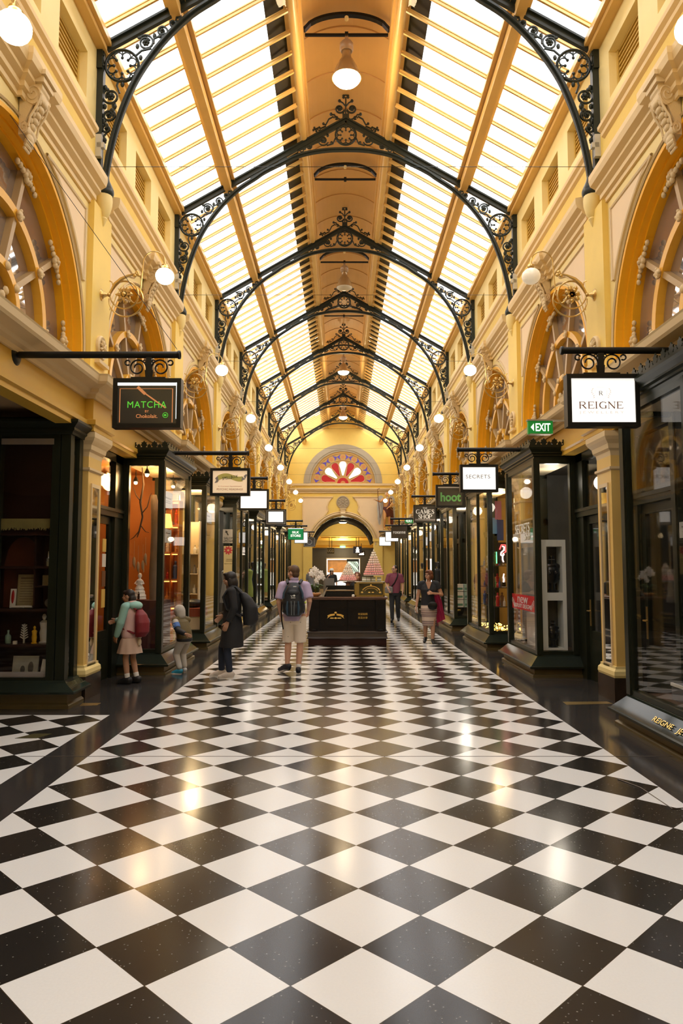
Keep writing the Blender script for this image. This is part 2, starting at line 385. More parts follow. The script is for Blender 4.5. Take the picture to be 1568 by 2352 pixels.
# keystone consoles
def keystone():
    r = thing('keystone_console', 'plaster scroll console with leaf over arched window', 'keystone ornament')
    # local: x = out from wall, y along wall, z up (origin at wall face, z = crown of arch)
    S1 = []
    for t in range(0, 31):
        u = t/30; S1.append((.04+.30*u**1.6+.02*math.sin(u*PI), -.02+.56*u))
    out = [(0.0,-.06)]+[(.10,-.05)]+[(x+.02, z) for x, z in S1]+[(.36,.60),(0,.60)]
    MB().prism([(x, z) for x, z in out], 'y', -.13, .13).build('console_body', W_ORN, r, smooth=30)
    v = MB()
    for e in (-1, 1):
        v.tube([(p[0], e*.14, p[2]) for p in spiral((.22,.46), .13, .02, -90, 540, 40)], .018, 5)
        v.tube([(p[0], e*.14, p[2]) for p in spiral((.09,.03), .075, .015, 90, 600, 30)], .014, 5)
        v.tube([(.35,e*.14,.46),(.30,e*.14,.32),(.19,e*.14,.17),(.16,e*.14,.04)], .018, 5)
    v.lathe([(.0,-.14),(.13,-.14),(.135,0),(.13,.14),(.0,.14)], (.22,0,.46), 18, 'y'); v.lathe([(0,-.14),(.075,-.14),(.075,.14),(0,.14)], (.09,0,.03), 14, 'y')
    v.build('volute', W_ORN, r, smooth=40)
    lf = MB()
    for i in range(6):
        z = .40-.075*i; x = .05+.33*((z+.05)/.6)**1.3+.05
        lf.ell((x, 0, z), (.055, .09-.004*i, .05), 10, 6)
        for e in (-1, 1): lf.ell((x-.03, e*(.085-.006*i), z-.02), (.04, .035, .045), 8, 5)
    lf.ell((.12,0,-.06), (.06,.1,.07), 10, 6)
    for i in range(3): lf.tube([(.11-.02*i,-.1+.01*i,-.11-.04*i),(.15-.03*i,0,-.12-.045*i),(.11-.02*i,.1-.01*i,-.11-.04*i)], .03-.004*i, 6)
    lf.build('acanthus_leaf', W_ORN, r, smooth=60)
    MB().box(0,.40,-.17,.17,.60,.68).box(0,.44,-.20,.20,.68,.74).build('cap_block', W_BGE, r)
    return r
KS = keystone(); first = True
for k in range(0, 8):
    for s in (-1, 1):
        lab = 'plaster scroll console over the %s arched window on the %s wall' % (['nearest','second','third','fourth','fifth','sixth','seventh','farthest'][k], 'left' if s < 0 else 'right')
        loc = (s*3.49, B(k), 6.30); rz = 0 if s < 0 else PI
        if first: KS.location = loc; KS.scale = (.66,.74,.86); KS.rotation_euler.z = rz; KS['label'] = lab; KS['group'] = 'keystone consoles'; first = False
        else: dup(KS, loc, rz, lab)
    
# arched windows (glass + tracery)
UGL = bpy.data.materials.new('mirrored_window_glass'); _t = nt(UGL); _o = _t.nodes.new('ShaderNodeOutputMaterial'); _b = _t.nodes.new('ShaderNodeBsdfPrincipled'); _t.links.new(_b.outputs[0], _o.inputs[0])
_b.inputs['Base Color'].default_value = (.36,.30,.26,1); _b.inputs['Metallic'].default_value = .55; _b.inputs['Roughness'].default_value = .04; _b.inputs['Specular IOR Level'].default_value = 1.0; _b.inputs['Coat Weight'].default_value = .6; _b.inputs['Coat Roughness'].default_value = .02; _b.inputs['Coat IOR'].default_value = 1.9
TRAC = mat('yellow_tracery_paint', (.86,.47,.05), .35, var=.04)
SPOKE = mat('tan_glazing_bar', (.50,.34,.16), .4, var=.08)
def arch_window():
    r = bpy.data.objects.new('window_1', None); COL.objects.link(r); struct(r)
    g = MB(); g.add([(-.27, RI*math.cos(math.radians(a)), RI*math.sin(math.radians(a))) for a in range(0, 181, 5)]+[(-.27,-RI,-.4),(-.27,RI,-.4)], [tuple(range(39))])
    g.build('window_glass', UGL, r)
    t = MB()
    def band(rad, wd, th, a0=0, a1=180):
        for a in range(a0, a1, 6):
            q = []
            for rr, xx in ((rad-wd/2,-.27),(rad+wd/2,-.27),(rad+wd/2,-.27+th),(rad-wd/2,-.27+th)):
                for aa in (a, min(a+6, a1)): q.append((xx, rr*math.cos(math.radians(aa)), rr*math.sin(math.radians(aa))))
            t.add(q, [(0,1,3,2),(2,3,5,4),(4,5,7,6),(6,7,1,0)])
    band(1.15, .10, .10); band(.45, .09, .10)
    for y in (-1.15, -.45, .45, 1.15): t.box(-.27,-.17, y-.045, y+.045, -.4, .02)
    t.build('tracery', TRAC, r)
    sp = MB()
    for a in (36, 72, 108, 144):
        ca, sa = math.cos(math.radians(a)), math.sin(math.radians(a)); sp.obox((-.23,.45*ca,.45*sa), (-.23,RI*ca,RI*sa), .08, .07, (1,0,0))
    sp.build('glazing_bar', SPOKE, r)
    ro = MB()
    for a in (0, 36, 72, 108, 144, 180):
        ca, sa = math.cos(math.radians(a)), math.sin(math.radians(a))
        cy, cz = 1.72*ca, 1.72*sa+(.10 if a in (0,180) else 0)
        for i in range(6):
            w = math.radians(i*60); ro.ell((-.16, cy+.05*math.cos(w), cz+.055*math.sin(w)), (.035,.03,.042), 7, 5)
        ro.ell((-.13,cy,cz), .03, 7, 5)
        for j in (-1, 1):
            ty, tz = -sa*j, ca*j
            for q in (.10, .17, .24):
                if cz+tz*q > .0: ro.ell((-.17, cy+ty*q-.02*ca*(q > .2), cz+tz*q-.02*sa*(q > .2)), (.03,.038-.05*(q-.1),.038), 7, 5)
        ro.ell((-.15, 1.15*ca, 1.15*sa), (.035,.06,.06), 8, 6)
        for i in range(4): ro.ell((-.14, 1.15*ca+.05*math.cos(i*1.57), 1.15*sa+.05*math.sin(i*1.57)), (.025,.025,.025), 6, 4)
        if 0 < a < 180: ro.ell((-.16,.45*ca,.45*sa), (.03,.05,.05), 8, 6)
    for i in range(9): ro.ell((-.22,-.32+.08*i,.12+.09*math.sin(i*2.1)), (.03,.05,.05), 7, 5)
    ro.build('rosette', W_ORN, r, smooth=60)
    return r
AW = arch_window(); n = 0
for k in range(0, 8):
    for s in (-1, 1):
        n += 1
        if n == 1: AW.location = (-3.5, B(k), ZC)
        else: w = dup(AW, (s*3.5, B(k), ZC), 0 if s < 0 else PI); w.name = 'window_%d' % n
# medallions on the upper pilasters
def medal():
    r = thing('palmette_medallion', '', 'medallion', group='palmette medallions on the pilasters')
    m = MB().lathe([(.17,0),(.17,.03),(.15,.05),(.12,.035),(0,.035)], (0,0,.0), 20, 'x')
    m.build('disc', W_ORN, r, smooth=40)
    p = MB()
    for i in range(9):
        a = i*2*PI/9; p.ell((.05,.075*math.cos(a),.075*math.sin(a)), (.02,.045,.018), 8, 5, Euler((a,0,0)))
    p.ell((.055,0,0), .028, 8, 6); p.build('petals', W_ORN, r, smooth=60)
    MB().box(0,.07,-.2,.2,-.25,-.2).build('bracket_shelf', W_ORN, r); return r
MD = medal(); first = True
for k in range(1, 6):
    for s in (-1, 1):
        lab = 'round plaster palmette medallion low on the %s upper pilaster of the %s wall' % (['first','second','third','fourth','fifth'][k-1], 'left' if s < 0 else 'right')
        if first: MD.location = (-3.42, A(k), 4.72); MD['label'] = lab; first = False
        else: dup(MD, (s*3.42, A(k), 4.72), 0 if s < 0 else PI, lab)
# lower pilasters with pier mirrors
def pilaster():
    r = thing('pilaster', '', 'pilaster', group='yellow pilasters between the shops')
    # local x out of wall (0 = wall line |x|=3.68), y along, z up
    q = lambda d: [(0,-.30),(d,-.30),(d,.30),(0,.30)]
    MB().sweep([(-.2,0),(.0,0),(.0,.30),(-.2,.30)], q(.33), -1 if False else 1).build('plinth', PLINTH, r)
    MB().sweep([(-.2,.30),(-.01,.30),(.0,.33),(-.005,.38),(-.03,.41),(-.03,.44),(-.2,.45)], q(.33), 1).build('base_moulding', W_CRM, r)
    MB().box(0,.28,-.255,.255,.3,3.2).build('shaft', mat('pilaster_gold_paint', (.74,.49,.14), .5, var=.04), r)
    c = MB(); c.sweep([(-.2,3.18),(.0,3.18),(.01,3.24),(.04,3.27),(.05,3.33),(.09,3.38),(.11,3.42),(.11,3.49),(-.2,3.5)], [(0,-.255),(.28,-.255),(.28,.255),(0,.255)], 1)
    c.sweep([(-.2,2.98),(.0,2.98),(.025,3.0),(.025,3.03),(-.2,3.04)], [(0,-.255),(.28,-.255),(.28,.255),(0,.255)], 1)
    c.build('capital', W_BGE, r)
    MB().box(0.2,.288,-.13,.13,.46,2.78).build('pier_mirror', MIRROR, r)
    fr = MB()
    for z0, z1 in ((.40,.46),(2.78,2.83)): fr.box(.28,.30,-.16,.16,z0,z1)
    for y in (-.16,.13): fr.box(.28,.30,y,y+.03,.46,2.78)
    fr.build('mirror_frame', W_BGE, r); return r
PL = pilaster(); first = True
for k in range(1, 9):
    for s in (-1, 1):
        lab = 'yellow pilaster with narrow mirror and brown plinth, %s along the %s row of shops' % (['first','second','third','fourth','fifth','sixth','seventh','last'][k-1], 'left' if s < 0 else 'right')
        loc = (s*3.72, A(k)-(.0 if s < 0 else .1), 0)
        if first: PL.location = loc; PL['label'] = lab; first = False
        else: dup(PL, loc, 0 if s < 0 else PI, lab)
# ================================================================ roof
ZR = lambda x: 11.1-(11.1-9.035)/3.55*abs(x)      # underside of rafters
YR0, YR1 = YB, YE
c = MB()
N = 14
for i in range(N):
    a0, a1 = math.radians(52+76*i/N), math.radians(52+76*(i+1)/N)
    R = .82/math.cos(math.radians(52)); zc0 = 11.68-R
    p0 = (R*math.cos(a0), zc0+R*math.sin(a0)); p1 = (R*math.cos(a1), zc0+R*math.sin(a1))
    c.quad((p0[0],YR0,p0[1]),(p1[0],YR0,p1[1]),(p1[0],YR1,p1[1]),(p0[0],YR1,p0[1]))
ceil = c.build('ceiling', VAULT, smooth=60); struct(ceil)
bt = MB(); y = 3.0
while y < YE:
    P = [(R*math.cos(math.radians(52+76*i/10)), y, zc0-.006+R*math.sin(math.radians(52+76*i/10))) for i in range(11)]
    bt.tube(P, .012, 4); y += 1.19
bt.build('board_joint', mat('vault_joint_paint', (.50,.25,.07), .5), ceil)
st = MB()
for xx in (.30,): pass
bm_ = MB()
for s in (-1, 1):
    q = lambda a, b: (min(s*a, s*b), max(s*a, s*b))
    bm_.box(*q(.80,.98), YR0, YR1, 10.70, 11.30); bm_.box(*q(.76,.83), YR0, YR1, 11.0, 11.2); bm_.tube([(s*.89,YR0,10.70),(s*.89,YR1,10.70)], .075, 10)
    bm_.box(*q(.975,1.03), YR0, YR1, 10.72, 10.86)
bm_.build('ridge_beam', WOOD, ceil, smooth=40)
dk = MB()
for s in (-1, 1):
    dk.add([(s*.95,YR0,ZR(.95)+.30),(s*1.32,YR0,ZR(1.32)+.22),(s*1.32,YR1,ZR(1.32)+.22),(s*.95,YR1,ZR(.95)+.30),(s*.95,YR0,11.3),(s*.95,YR1,11.3)], [(0,1,2,3),(0,3,5,4)])
dk.build('roof_flashing', mat('dark_flashing', (.045,.038,.032), .95, var=.15, spec=.05), ceil)
lid = MB(); lid.box(-1.25,1.25,YR0,YR1,11.72,11.8); lid.build('ridge_cover', mat('ridge_zinc', (.2,.2,.2), .5), ceil)
pu = MB()
for s in (-1, 1):
    z = ZR(2.46)
    for d, w in ((0,.09),(.11,.04),(-.11,.04)):
        pu.obox((s*(2.46+d),YR0,z-.02+.1*(w<.05)-d*.55), (s*(2.46+d),YR1,z-.02+.1*(w<.05)-d*.55), w*1.8, w*1.6)
    pu.obox((s*2.46,YR0,z+.11), (s*2.46,YR1,z+.11), .06, .26, (s*.5,0,1))
pu.build('purlin', WOOD, ceil)
wp = MB()
for s in (-1, 1):
    q = lambda a, b: (min(s*a, s*b), max(s*a, s*b))
    wp.box(*q(3.42,3.6), YR0, YR1, 9.02, 9.14); wp.box(*q(3.36,3.44), YR0, YR1, 9.10, 9.2)
wp.build('wall_plate', WOOD, ceil)
# glazed slopes bay by bay
def skylight(k):
    y0, y1 = A(k), A(k+1)
    if k == 8: y1 = YE
    r = bpy.data.objects.new('skylight', None); COL.objects.link(r); r.location = (0, y0, 0); struct(r)
    for s in (-1, 1):
        g = MB(); z = lambda x: ZR(x)+.14
        g.add([(s*.95,0,z(.95)),(s*3.55,0,z(3.55)),(s*3.55,y1-y0,z(3.55)),(s*.95,y1-y0,z(.95))], [(0,1,2,3)]); g.build('roof_glass', RGLASS, r)
        b = MB(); nb = 10; dy = S/nb
        for i in range(int((y1-y0)/dy+.5)):
            yy = (i+.5)*dy
            b.obox((s*.96,yy,ZR(.96)+.10), (s*3.5,yy,ZR(3.5)+.10), .05, .034); b.obox((s*.96,yy,ZR(.96)+.135), (s*3.5,yy,ZR(3.5)+.135), .02, .055)
        b.build('glazing_bar', WOOD, r)
    return r
SK = skylight(1)
for k in (-2, -1, 0, 2, 3, 4, 5, 6, 7): dup(SK, (0, A(k), 0))
skylight(8)
# collar ribs with tie rods at mid bays
def collar():
    r = thing('collar_rib', '', 'roof rib', group='small ribs under the roof vault')
    P = []
    for i in range(15):
        u = -1+2*i/14; P.append((.76*u, 0, 11.17+.37*math.sqrt(max(0, 1-u*u*.96))-.07*0))
    b = MB()
    for p0, p1 in zip(P, P[1:]): b.obox(p0, p1, .05, .09)
    b.build('rib', BLK, r); MB().box(-.74,.74,-.02,.02,11.135,11.175).box(-.03,.03,-.03,.03,11.11,11.2).build('tie_rod', BLK, r)
    MB().lathe([(.0,-.03),(.035,-.03),(.035,.03),(0,.03)], (0,0,11.47), 10, 'y').build('boss', W_CRM, r); return r
CR = collar(); first = True
for k in range(1, 8):
    lab = 'black curved rib with tie rod under the roof vault, %s from the front' % ['first','second','third','fourth','fifth','sixth','seventh'][k-1]
    if first: CR.location = (0, B(k), 0); CR['label'] = lab; first = False
    else: dup(CR, (0, B(k), 0), None, lab)
# ================================================================ iron roof arches
def flower(m, c, r):
    for i in range(6):
        a = i*PI/3; m.ell((c[0]+r*.55*math.cos(a), 0, c[1]+r*.55*math.sin(a)), (r*.42,.025,r*.42), 6, 4)
    m.ell((c[0],-.02,c[1]), (r*.45,.03,r*.45), 6, 4)
def foil(m, c, R, n=8):
    m.tube(arcpts(c, R, 0, 360, 28)[:-1], .021, 6, closed=True)
    for i in range(n):
        a = 360*i/n+22.5*(n == 8); ar = math.radians(a); p = (c[0]+R*.64*math.cos(ar), c[1]+R*.64*math.sin(ar))
        rr = R*.25
        m.tube(arcpts(p, rr, a-125, a+125, 12), .011, 5)
        b = math.radians(a+360/n/2); q = (c[0]+R*.50*math.cos(b), c[1]+R*.50*math.sin(b)); m.ell((q[0],0,q[1]), (R*.105,.02,R*.105), 6, 4); m.tube([(c[0]+R*.58*math.cos(b),0,c[1]+R*.58*math.sin(b)),(c[0]+R*.97*math.cos(b),0,c[1]+R*.97*math.sin(b))], .009, 4)
def scroll(m, c, r, a0, a1, leaf=True):
    m.tube(spiral(c, r, r*.62, a0, a1, 22), .017, 5); flower(m, c, r*.5)
    if leaf:
        p = spiral(c, r, r, a0, a0, 1)[0]; m.ell((p[0],0,p[2]), (.035,.02,.035), 6, 4)
def roof_arch():
    r = thing('roof_arch', '', 'roof arch', group='iron roof arches')
    half = [(3.41,6.98),(3.40,7.23),(3.345,7.58),(3.27,7.91),(3.16,8.26),(3.005,8.63),(2.78,9.0),(2.51,9.34),(2.22,9.62),(1.90,9.84),(1.72,9.97),(1.42,10.13),(.98,10.34),(.49,10.445),(0,10.47)]
    rib = MB()
    full = [(-x,z) for x, z in half]+[(x,z) for x, z in half[-2::-1]]; P = []
    for i in range(len(full)-1):
        p = [Vector(full[max(0,min(len(full)-1,i+j))]) for j in (-1,0,1,2)]
        for q in range(4):
            t = q/4; v = .5*((2*p[1])+(p[2]-p[0])*t+(2*p[0]-5*p[1]+4*p[2]-p[3])*t*t+(3*p[1]-p[0]-3*p[2]+p[3])*t**3); P.append((v.x,0,v.y))
    P.append((full[-1][0],0,full[-1][1]))
    for p0, p1 in zip(P, P[1:]):
        rib.obox(p0, p1, .085, .05); rib.obox(Vector(p0)-Vector((0,0,.0)), p1, .03, .13)
    rib.build('curved_rib', IRON, r)
    for s in (-1, 1):
        b = MB(); b.obox((s*3.53,0,9.035), (0,0,11.10), .10, .06); b.obox((s*3.53,0,9.085), (0,0,11.15), .03, .14); b.build('rafter', IRON, r)
        b = MB(); b.box(min(s*3.56,s*3.46), max(s*3.56,s*3.46), -.05, .05, 7.3, 9.03); b.box(min(s*3.55,s*3.47), max(s*3.55,s*3.47), -.08, .08, 8.75, 9.05)
        for z in (8.8,8.95): b.ell((s*3.46,-.06,z), .02, 6, 4)
        b.build('bracket_post', IRON, r)
        m = MB(); foil(m, (s*3.21,8.83), .235)
        def mir(pts): return [(s*abs(p[0]) if True else p[0], p[1], p[2]) for p in pts]
        def sc_(c, rad, a0, a1):
            pts = spiral((-c[0], c[1]), rad, rad*.55, a0, a1, 22); m.tube([(p[0]*-s, p[1], p[2]) for p in pts], .017, 5); flower(m, (s*c[0], c[1]), rad*.52)
            p = pts[0]; m.ell((-s*p[0],0,p[2]), (.04,.02,.03), 6, 4)
        sc_((2.88,9.18), .115, 140, -330); sc_((2.65,9.35), .085, 250, 690); sc_((2.50,9.47), .055, 20, -330)
        sc_((3.36,8.37), .12, 120, 560); sc_((3.38,8.09), .09, 60, -380); sc_((3.41,7.89), .06, 100, 480)
        for a, b_ in (((3.02,8.98),(2.80,9.09)),((2.77,9.16),(2.70,9.27)),((3.26,8.6),(3.24,8.42)),((3.29,8.27),(3.32,8.18)),((3.41,8.0),(3.43,7.94)),((3.41,7.83),(3.42,7.68)),((2.46,9.5),(2.38,9.57))):
            mid = ((a[0]+b_[0])/2+.03, (a[1]+b_[1])/2+.02); m.tube([(s*a[0],0,a[1]),(s*mid[0],0,mid[1]),(s*b_[0],0,b_[1])], .016, 5)
        for q in ((3.0,9.12),(2.76,9.28),(2.95,8.95),(3.2,8.55),(3.44,8.5),(3.3,8.22),(3.44,8.22),(3.45,8.0),(3.43,7.72),(2.4,9.56)): m.ell((s*q[0],0,q[1]), (.03,.02,.045), 6, 4)
        m.build('bracket_tracery', IRON, r, smooth=60)
        b = MB().lathe([(.03,7.30),(.055,7.22),(.075,7.12),(.12,7.02),(.135,6.98),(.135,6.94),(.12,6.90),(.10,6.88)], (s*3.42,0,0), 16); b.build('corbel_cap', IRON, r, smooth=40)
        b = MB().lathe([(.115,6.90),(.12,6.84),(.115,6.76),(.09,6.66),(.065,6.60),(.05,6.585),(.055,6.565),(.04,6.54),(.015,6.47),(0,6.45)], (s*3.42,0,0), 16); b.build('corbel_cup', W_CRM, r, smooth=40)
        b = MB().box(min(s*3.44,s*3.52), max(s*3.44,s*3.52), -.12, -.05, 7.42, 7.74).box(min(s*3.40,s*3.50), max(s*3.40,s*3.50), -.12, -.05, 7.55, 7.62)
        b.build('junction_box', mat('grey_plastic_box', (.55,.53,.48), .4), r)
        b = MB(); b.obox((s*.5,0,10.75), (s*1.05,0,10.5), .16, .03)
        # webs joining rib and rafter
        for x0, z0, x1, z1 in ((1.9,9.84,1.93,9.97),(1.6,10.04,1.62,10.15),(1.3,10.2,1.35,10.3)): b.obox((s*x0,0,z0),(s*x1,0,z1),.2,.03,(1,0,0))
        b.build('web_plate', IRON, r)
    m = MB(); foil(m, (0,10.79), .215)
    for s in (-1, 1):
        def sp(c, rad, a0, a1, rr=.016):
            pts = spiral(c, rad, rad*.5, a0, a1, 20); m.tube([(p[0]*s, p[1], p[2]) for p in pts], rr, 5)
        sp((.48,10.67), .115, 200, 600); flower(m, (s*.48,10.67), .06); sp((.76,10.545), .07, 160, -300); flower(m, (s*.76,10.545), .04)
        m.tube([(s*.22,0,10.72),(s*.27,0,10.6),(s*.40,0,10.56)], .016, 5); m.tube([(s*.58,0,10.7),(s*.64,0,10.62),(s*.69,0,10.58)], .016, 5)
        sp((.93,10.46), .045, 160, 520, .012)
        for q in ((.30,10.62),(.60,10.68),(.38,10.78),(.68,10.64),(.86,10.5)): m.ell((s*q[0],0,q[1]), (.03,.02,.04), 6, 4)
    m.build('crown_tracery', IRON, r, smooth=60)
    m = MB(); m.obox((0,0,11.08), (0,0,11.62), .03, .035, (1,0,0)); m.obox((0,0,11.1),(0,0,11.25),.14,.05,(1,0,0))
    for a in (90, 30, 150, -20, 200): m.ell((.05*math.cos(math.radians(a)),0,11.64+.05*math.sin(math.radians(a))), (.032,.02,.032), 6, 4)
    for s in (-1, 1):
        def sp(c, rad, a0, a1, rr=.016):
            pts = spiral(c, rad, rad*.45, a0, a1, 20); m.tube([(p[0]*s, p[1], p[2]) for p in pts], rr, 5)
        sp((.13,11.37), .10, 190, 560, .02); flower(m, (s*.13,11.37), .055)
        m.tube([(s*.02,0,11.2),(s*.06,0,11.26),(s*.03,0,11.33)], .018, 5); m.tube([(0,0,11.42),(s*.06,0,11.50),(s*.12,0,11.54)], .016, 5); m.ell((s*.13,0,11.545), .035, 6, 4)
        m.tube([(s*.10,0,11.13),(s*.2,0,11.17),(s*.24,0,11.24),(s*.30,0,11.24)], .018, 5); m.ell((s*.31,0,11.25), .035, 6, 4)
        sp((.20,11.16), .05, 0, 330, .012)
        m.tube([(s*.26,0,11.2),(s*.36,0,11.14),(s*.42,0,11.02),(s*.47,0,11.03)], .017, 5); m.ell((s*.47,0,11.04), .03, 6, 4)
        m.tube([(s*.42,0,10.99),(s*.52,0,10.94),(s*.58,0,10.95),(s*.66,0,10.91)], .017, 5); sp((.57,10.93), .045, 90, 420, .012)
        for q in ((.66,10.95),(.68,10.90),(.62,10.88)): m.ell((s*q[0],0,q[1]), .026, 6, 4)
    m.build('finial', IRON, r, smooth=60)
    MB().tube([(-3.36,0,7.33),(3.36,0,7.33)], .004, 4).build('tie_wire', BLK, r)
    return r
RA = roof_arch()
for k in range(1, 9):
    lab = 'black iron roof arch with scroll brackets and finial, %s from the front' % ['nearest','second','third','fourth','fifth','sixth','seventh','farthest and smallest'][k-1]
    if k == 1: RA.location = (0, A(1), 0); RA['label'] = lab
    else: dup(RA, (0, A(k), 0), None, lab)
# ================================================================ hanging roof lamps
def roof_lamp(lit):
    r = thing('pendant_lamp', '', 'pendant lamp')
    MB().box(-.03,.03,-.03,.03,-.12,0).lathe([(.0,-.30),(.10,-.30),(.12,-.26),(.12,-.16),(.09,-.12),(0,-.12)], (0,0,0), 16).build('gear_housing', mat('lamp_housing_tan', (.42,.30,.19), .35, metal=.3), r, smooth=40)
    MB().lathe([(.075,-.30),(.08,-.36),(.09,-.42),(.13,-.48),(.19,-.60),(.235,-.72),(.255,-.78),(.26,-.80),(.25,-.80),(.225,-.72),(.18,-.60)], (0,0,0), 24).build('lamp_shade', mat('prismatic_shade', (.45,.30,.14), .2, metal=.4), r, smooth=40)
    MB().ell((0,0,-.79), (.245,.245,.07 if not lit else .13), 20, 10).build('lamp_lens', LAMPON if lit else mat('unlit_lens', (.62,.55,.42), .3), r, smooth=60)
    return r
for k, lit, lab in ((1,1,'large glowing pendant lamp nearest under the roof vault'),(3,0,'unlit bell shaped pendant lamp in front of the third roof arch tracery'),(5,1,'lit round pendant lamp, second lit one under the roof vault'),(7,1,'lit pendant lamp farthest back under the roof vault')):
    l = roof_lamp(lit); l.location = (0, B(k), 11.14 if k < 4 else 11.12); l['label'] = lab; l['group'] = 'pendant lamps under the roof vault'
# ================================================================ wall lamps
def wall_lamp(lit):
    r = thing('wall_lamp', '', 'wall lamp', group='brass wall lamps')
    # local x out of the wall, z up, origin at wall mount
    m = MB().lathe([(.0,0),(.085,.0),(.08,.02),(.045,.035),(.03,.06),(.02,.10),(.035,.12),(.02,.14)], (0,0,0), 14, 'x'); m.build('wall_rose', BRASS, r, smooth=40)
    m = MB(); m.tube(arcpts((.33,.0), .195, 0, 360, 30)[:-1], .012, 6, closed=True)
    m.tube(arcpts((.355,-.075), .235, 175, 395, 24), .011, 6)
    m.tube(arcpts((.50,-.02), .10, 180, 330, 10), .009, 5)
    m.tube([(.12,0,0),(.16,0,.08),(.20,0,.15),(.28,0,.225),(.38,0,.275),(.46,0,.295)], [.02,.022,.03,.026,.016,.014], 8)
    m.tube([(.17,0,.12),(.155,0,.18),(.12,0,.20)], .01, 5)
    m.build('ring_bracket', BRASS, r, smooth=60)
    m = MB()
    for i in range(8):
        a = i*PI/4; m.prism([(.33+.03*math.cos(a+1.2), .03*math.sin(a+1.2)), (.33+.125*math.cos(a), .125*math.sin(a)), (.33+.03*math.cos(a-1.2), .03*math.sin(a-1.2))], 'y', -.03, .02)
    m.ell((.33,-.03,0), .035, 8, 6)
    for i in range(12): m.ell((.33+.06*math.cos(i*.9+.3)*(1+.3*(i % 3)), .03, .06*math.sin(i*.9+.3)*(1+.3*(i % 3))), (.03,.03,.03), 6, 4)
    for q in ((.50,.325),(.52,.285),(.47,.275),(.49,.30)): m.ell((q[0],0,q[1]), (.028,.02,.028), 6, 4)
    m.build('star_rosette', BRASS, r, smooth=60)
    P = [(.545,0,-.01),(.56,0,.15),(.575,0,.35),(.585,0,.45)]+arcpts((.735,.47), .15, 172, 0, 14)+[(.885,0,.43)]
    MB().tube(P, .0085, 6).build('pipe_arm', BRASS, r, smooth=60)
    m = MB().lathe([(.012,.47),(.02,.44),(.045,.425),(.05,.40),(.02,.395),(.02,.375),(.055,.365),(.06,.35)], (.885,0,0), 12); m.build('lamp_holder', BRASS, r, smooth=40)
    MB().ell((.885,0,.265), (.128,.128,.112), 20, 12).build('globe', MILK if lit else MILKOFF, r, smooth=60)
    return r
WLA, WLB = wall_lamp(1), wall_lamp(0); ua = False
for k in range(0, 9):
    for s in (-1, 1):
        yy = A(k) if k else A(0)+.15
        lab = 'brass wall lamp with %s opal globe, on the %s pilaster of the %s wall' % ('unlit' if (k == 1 and s > 0) else 'glowing', ['nearest corner','first','second','third','fourth','fifth','sixth','seventh','last'][k], 'left' if s < 0 else 'right')
        loc = (s*3.43, yy, 5.48); rz = 0 if s < 0 else PI
        if k == 1 and s > 0: WLB.location = loc; WLB.rotation_euler.z = rz; WLB['label'] = lab
        elif not ua: WLA.location = loc; WLA.rotation_euler.z = rz; WLA['label'] = lab; ua = True
        else: dup(WLA, loc, rz, lab)
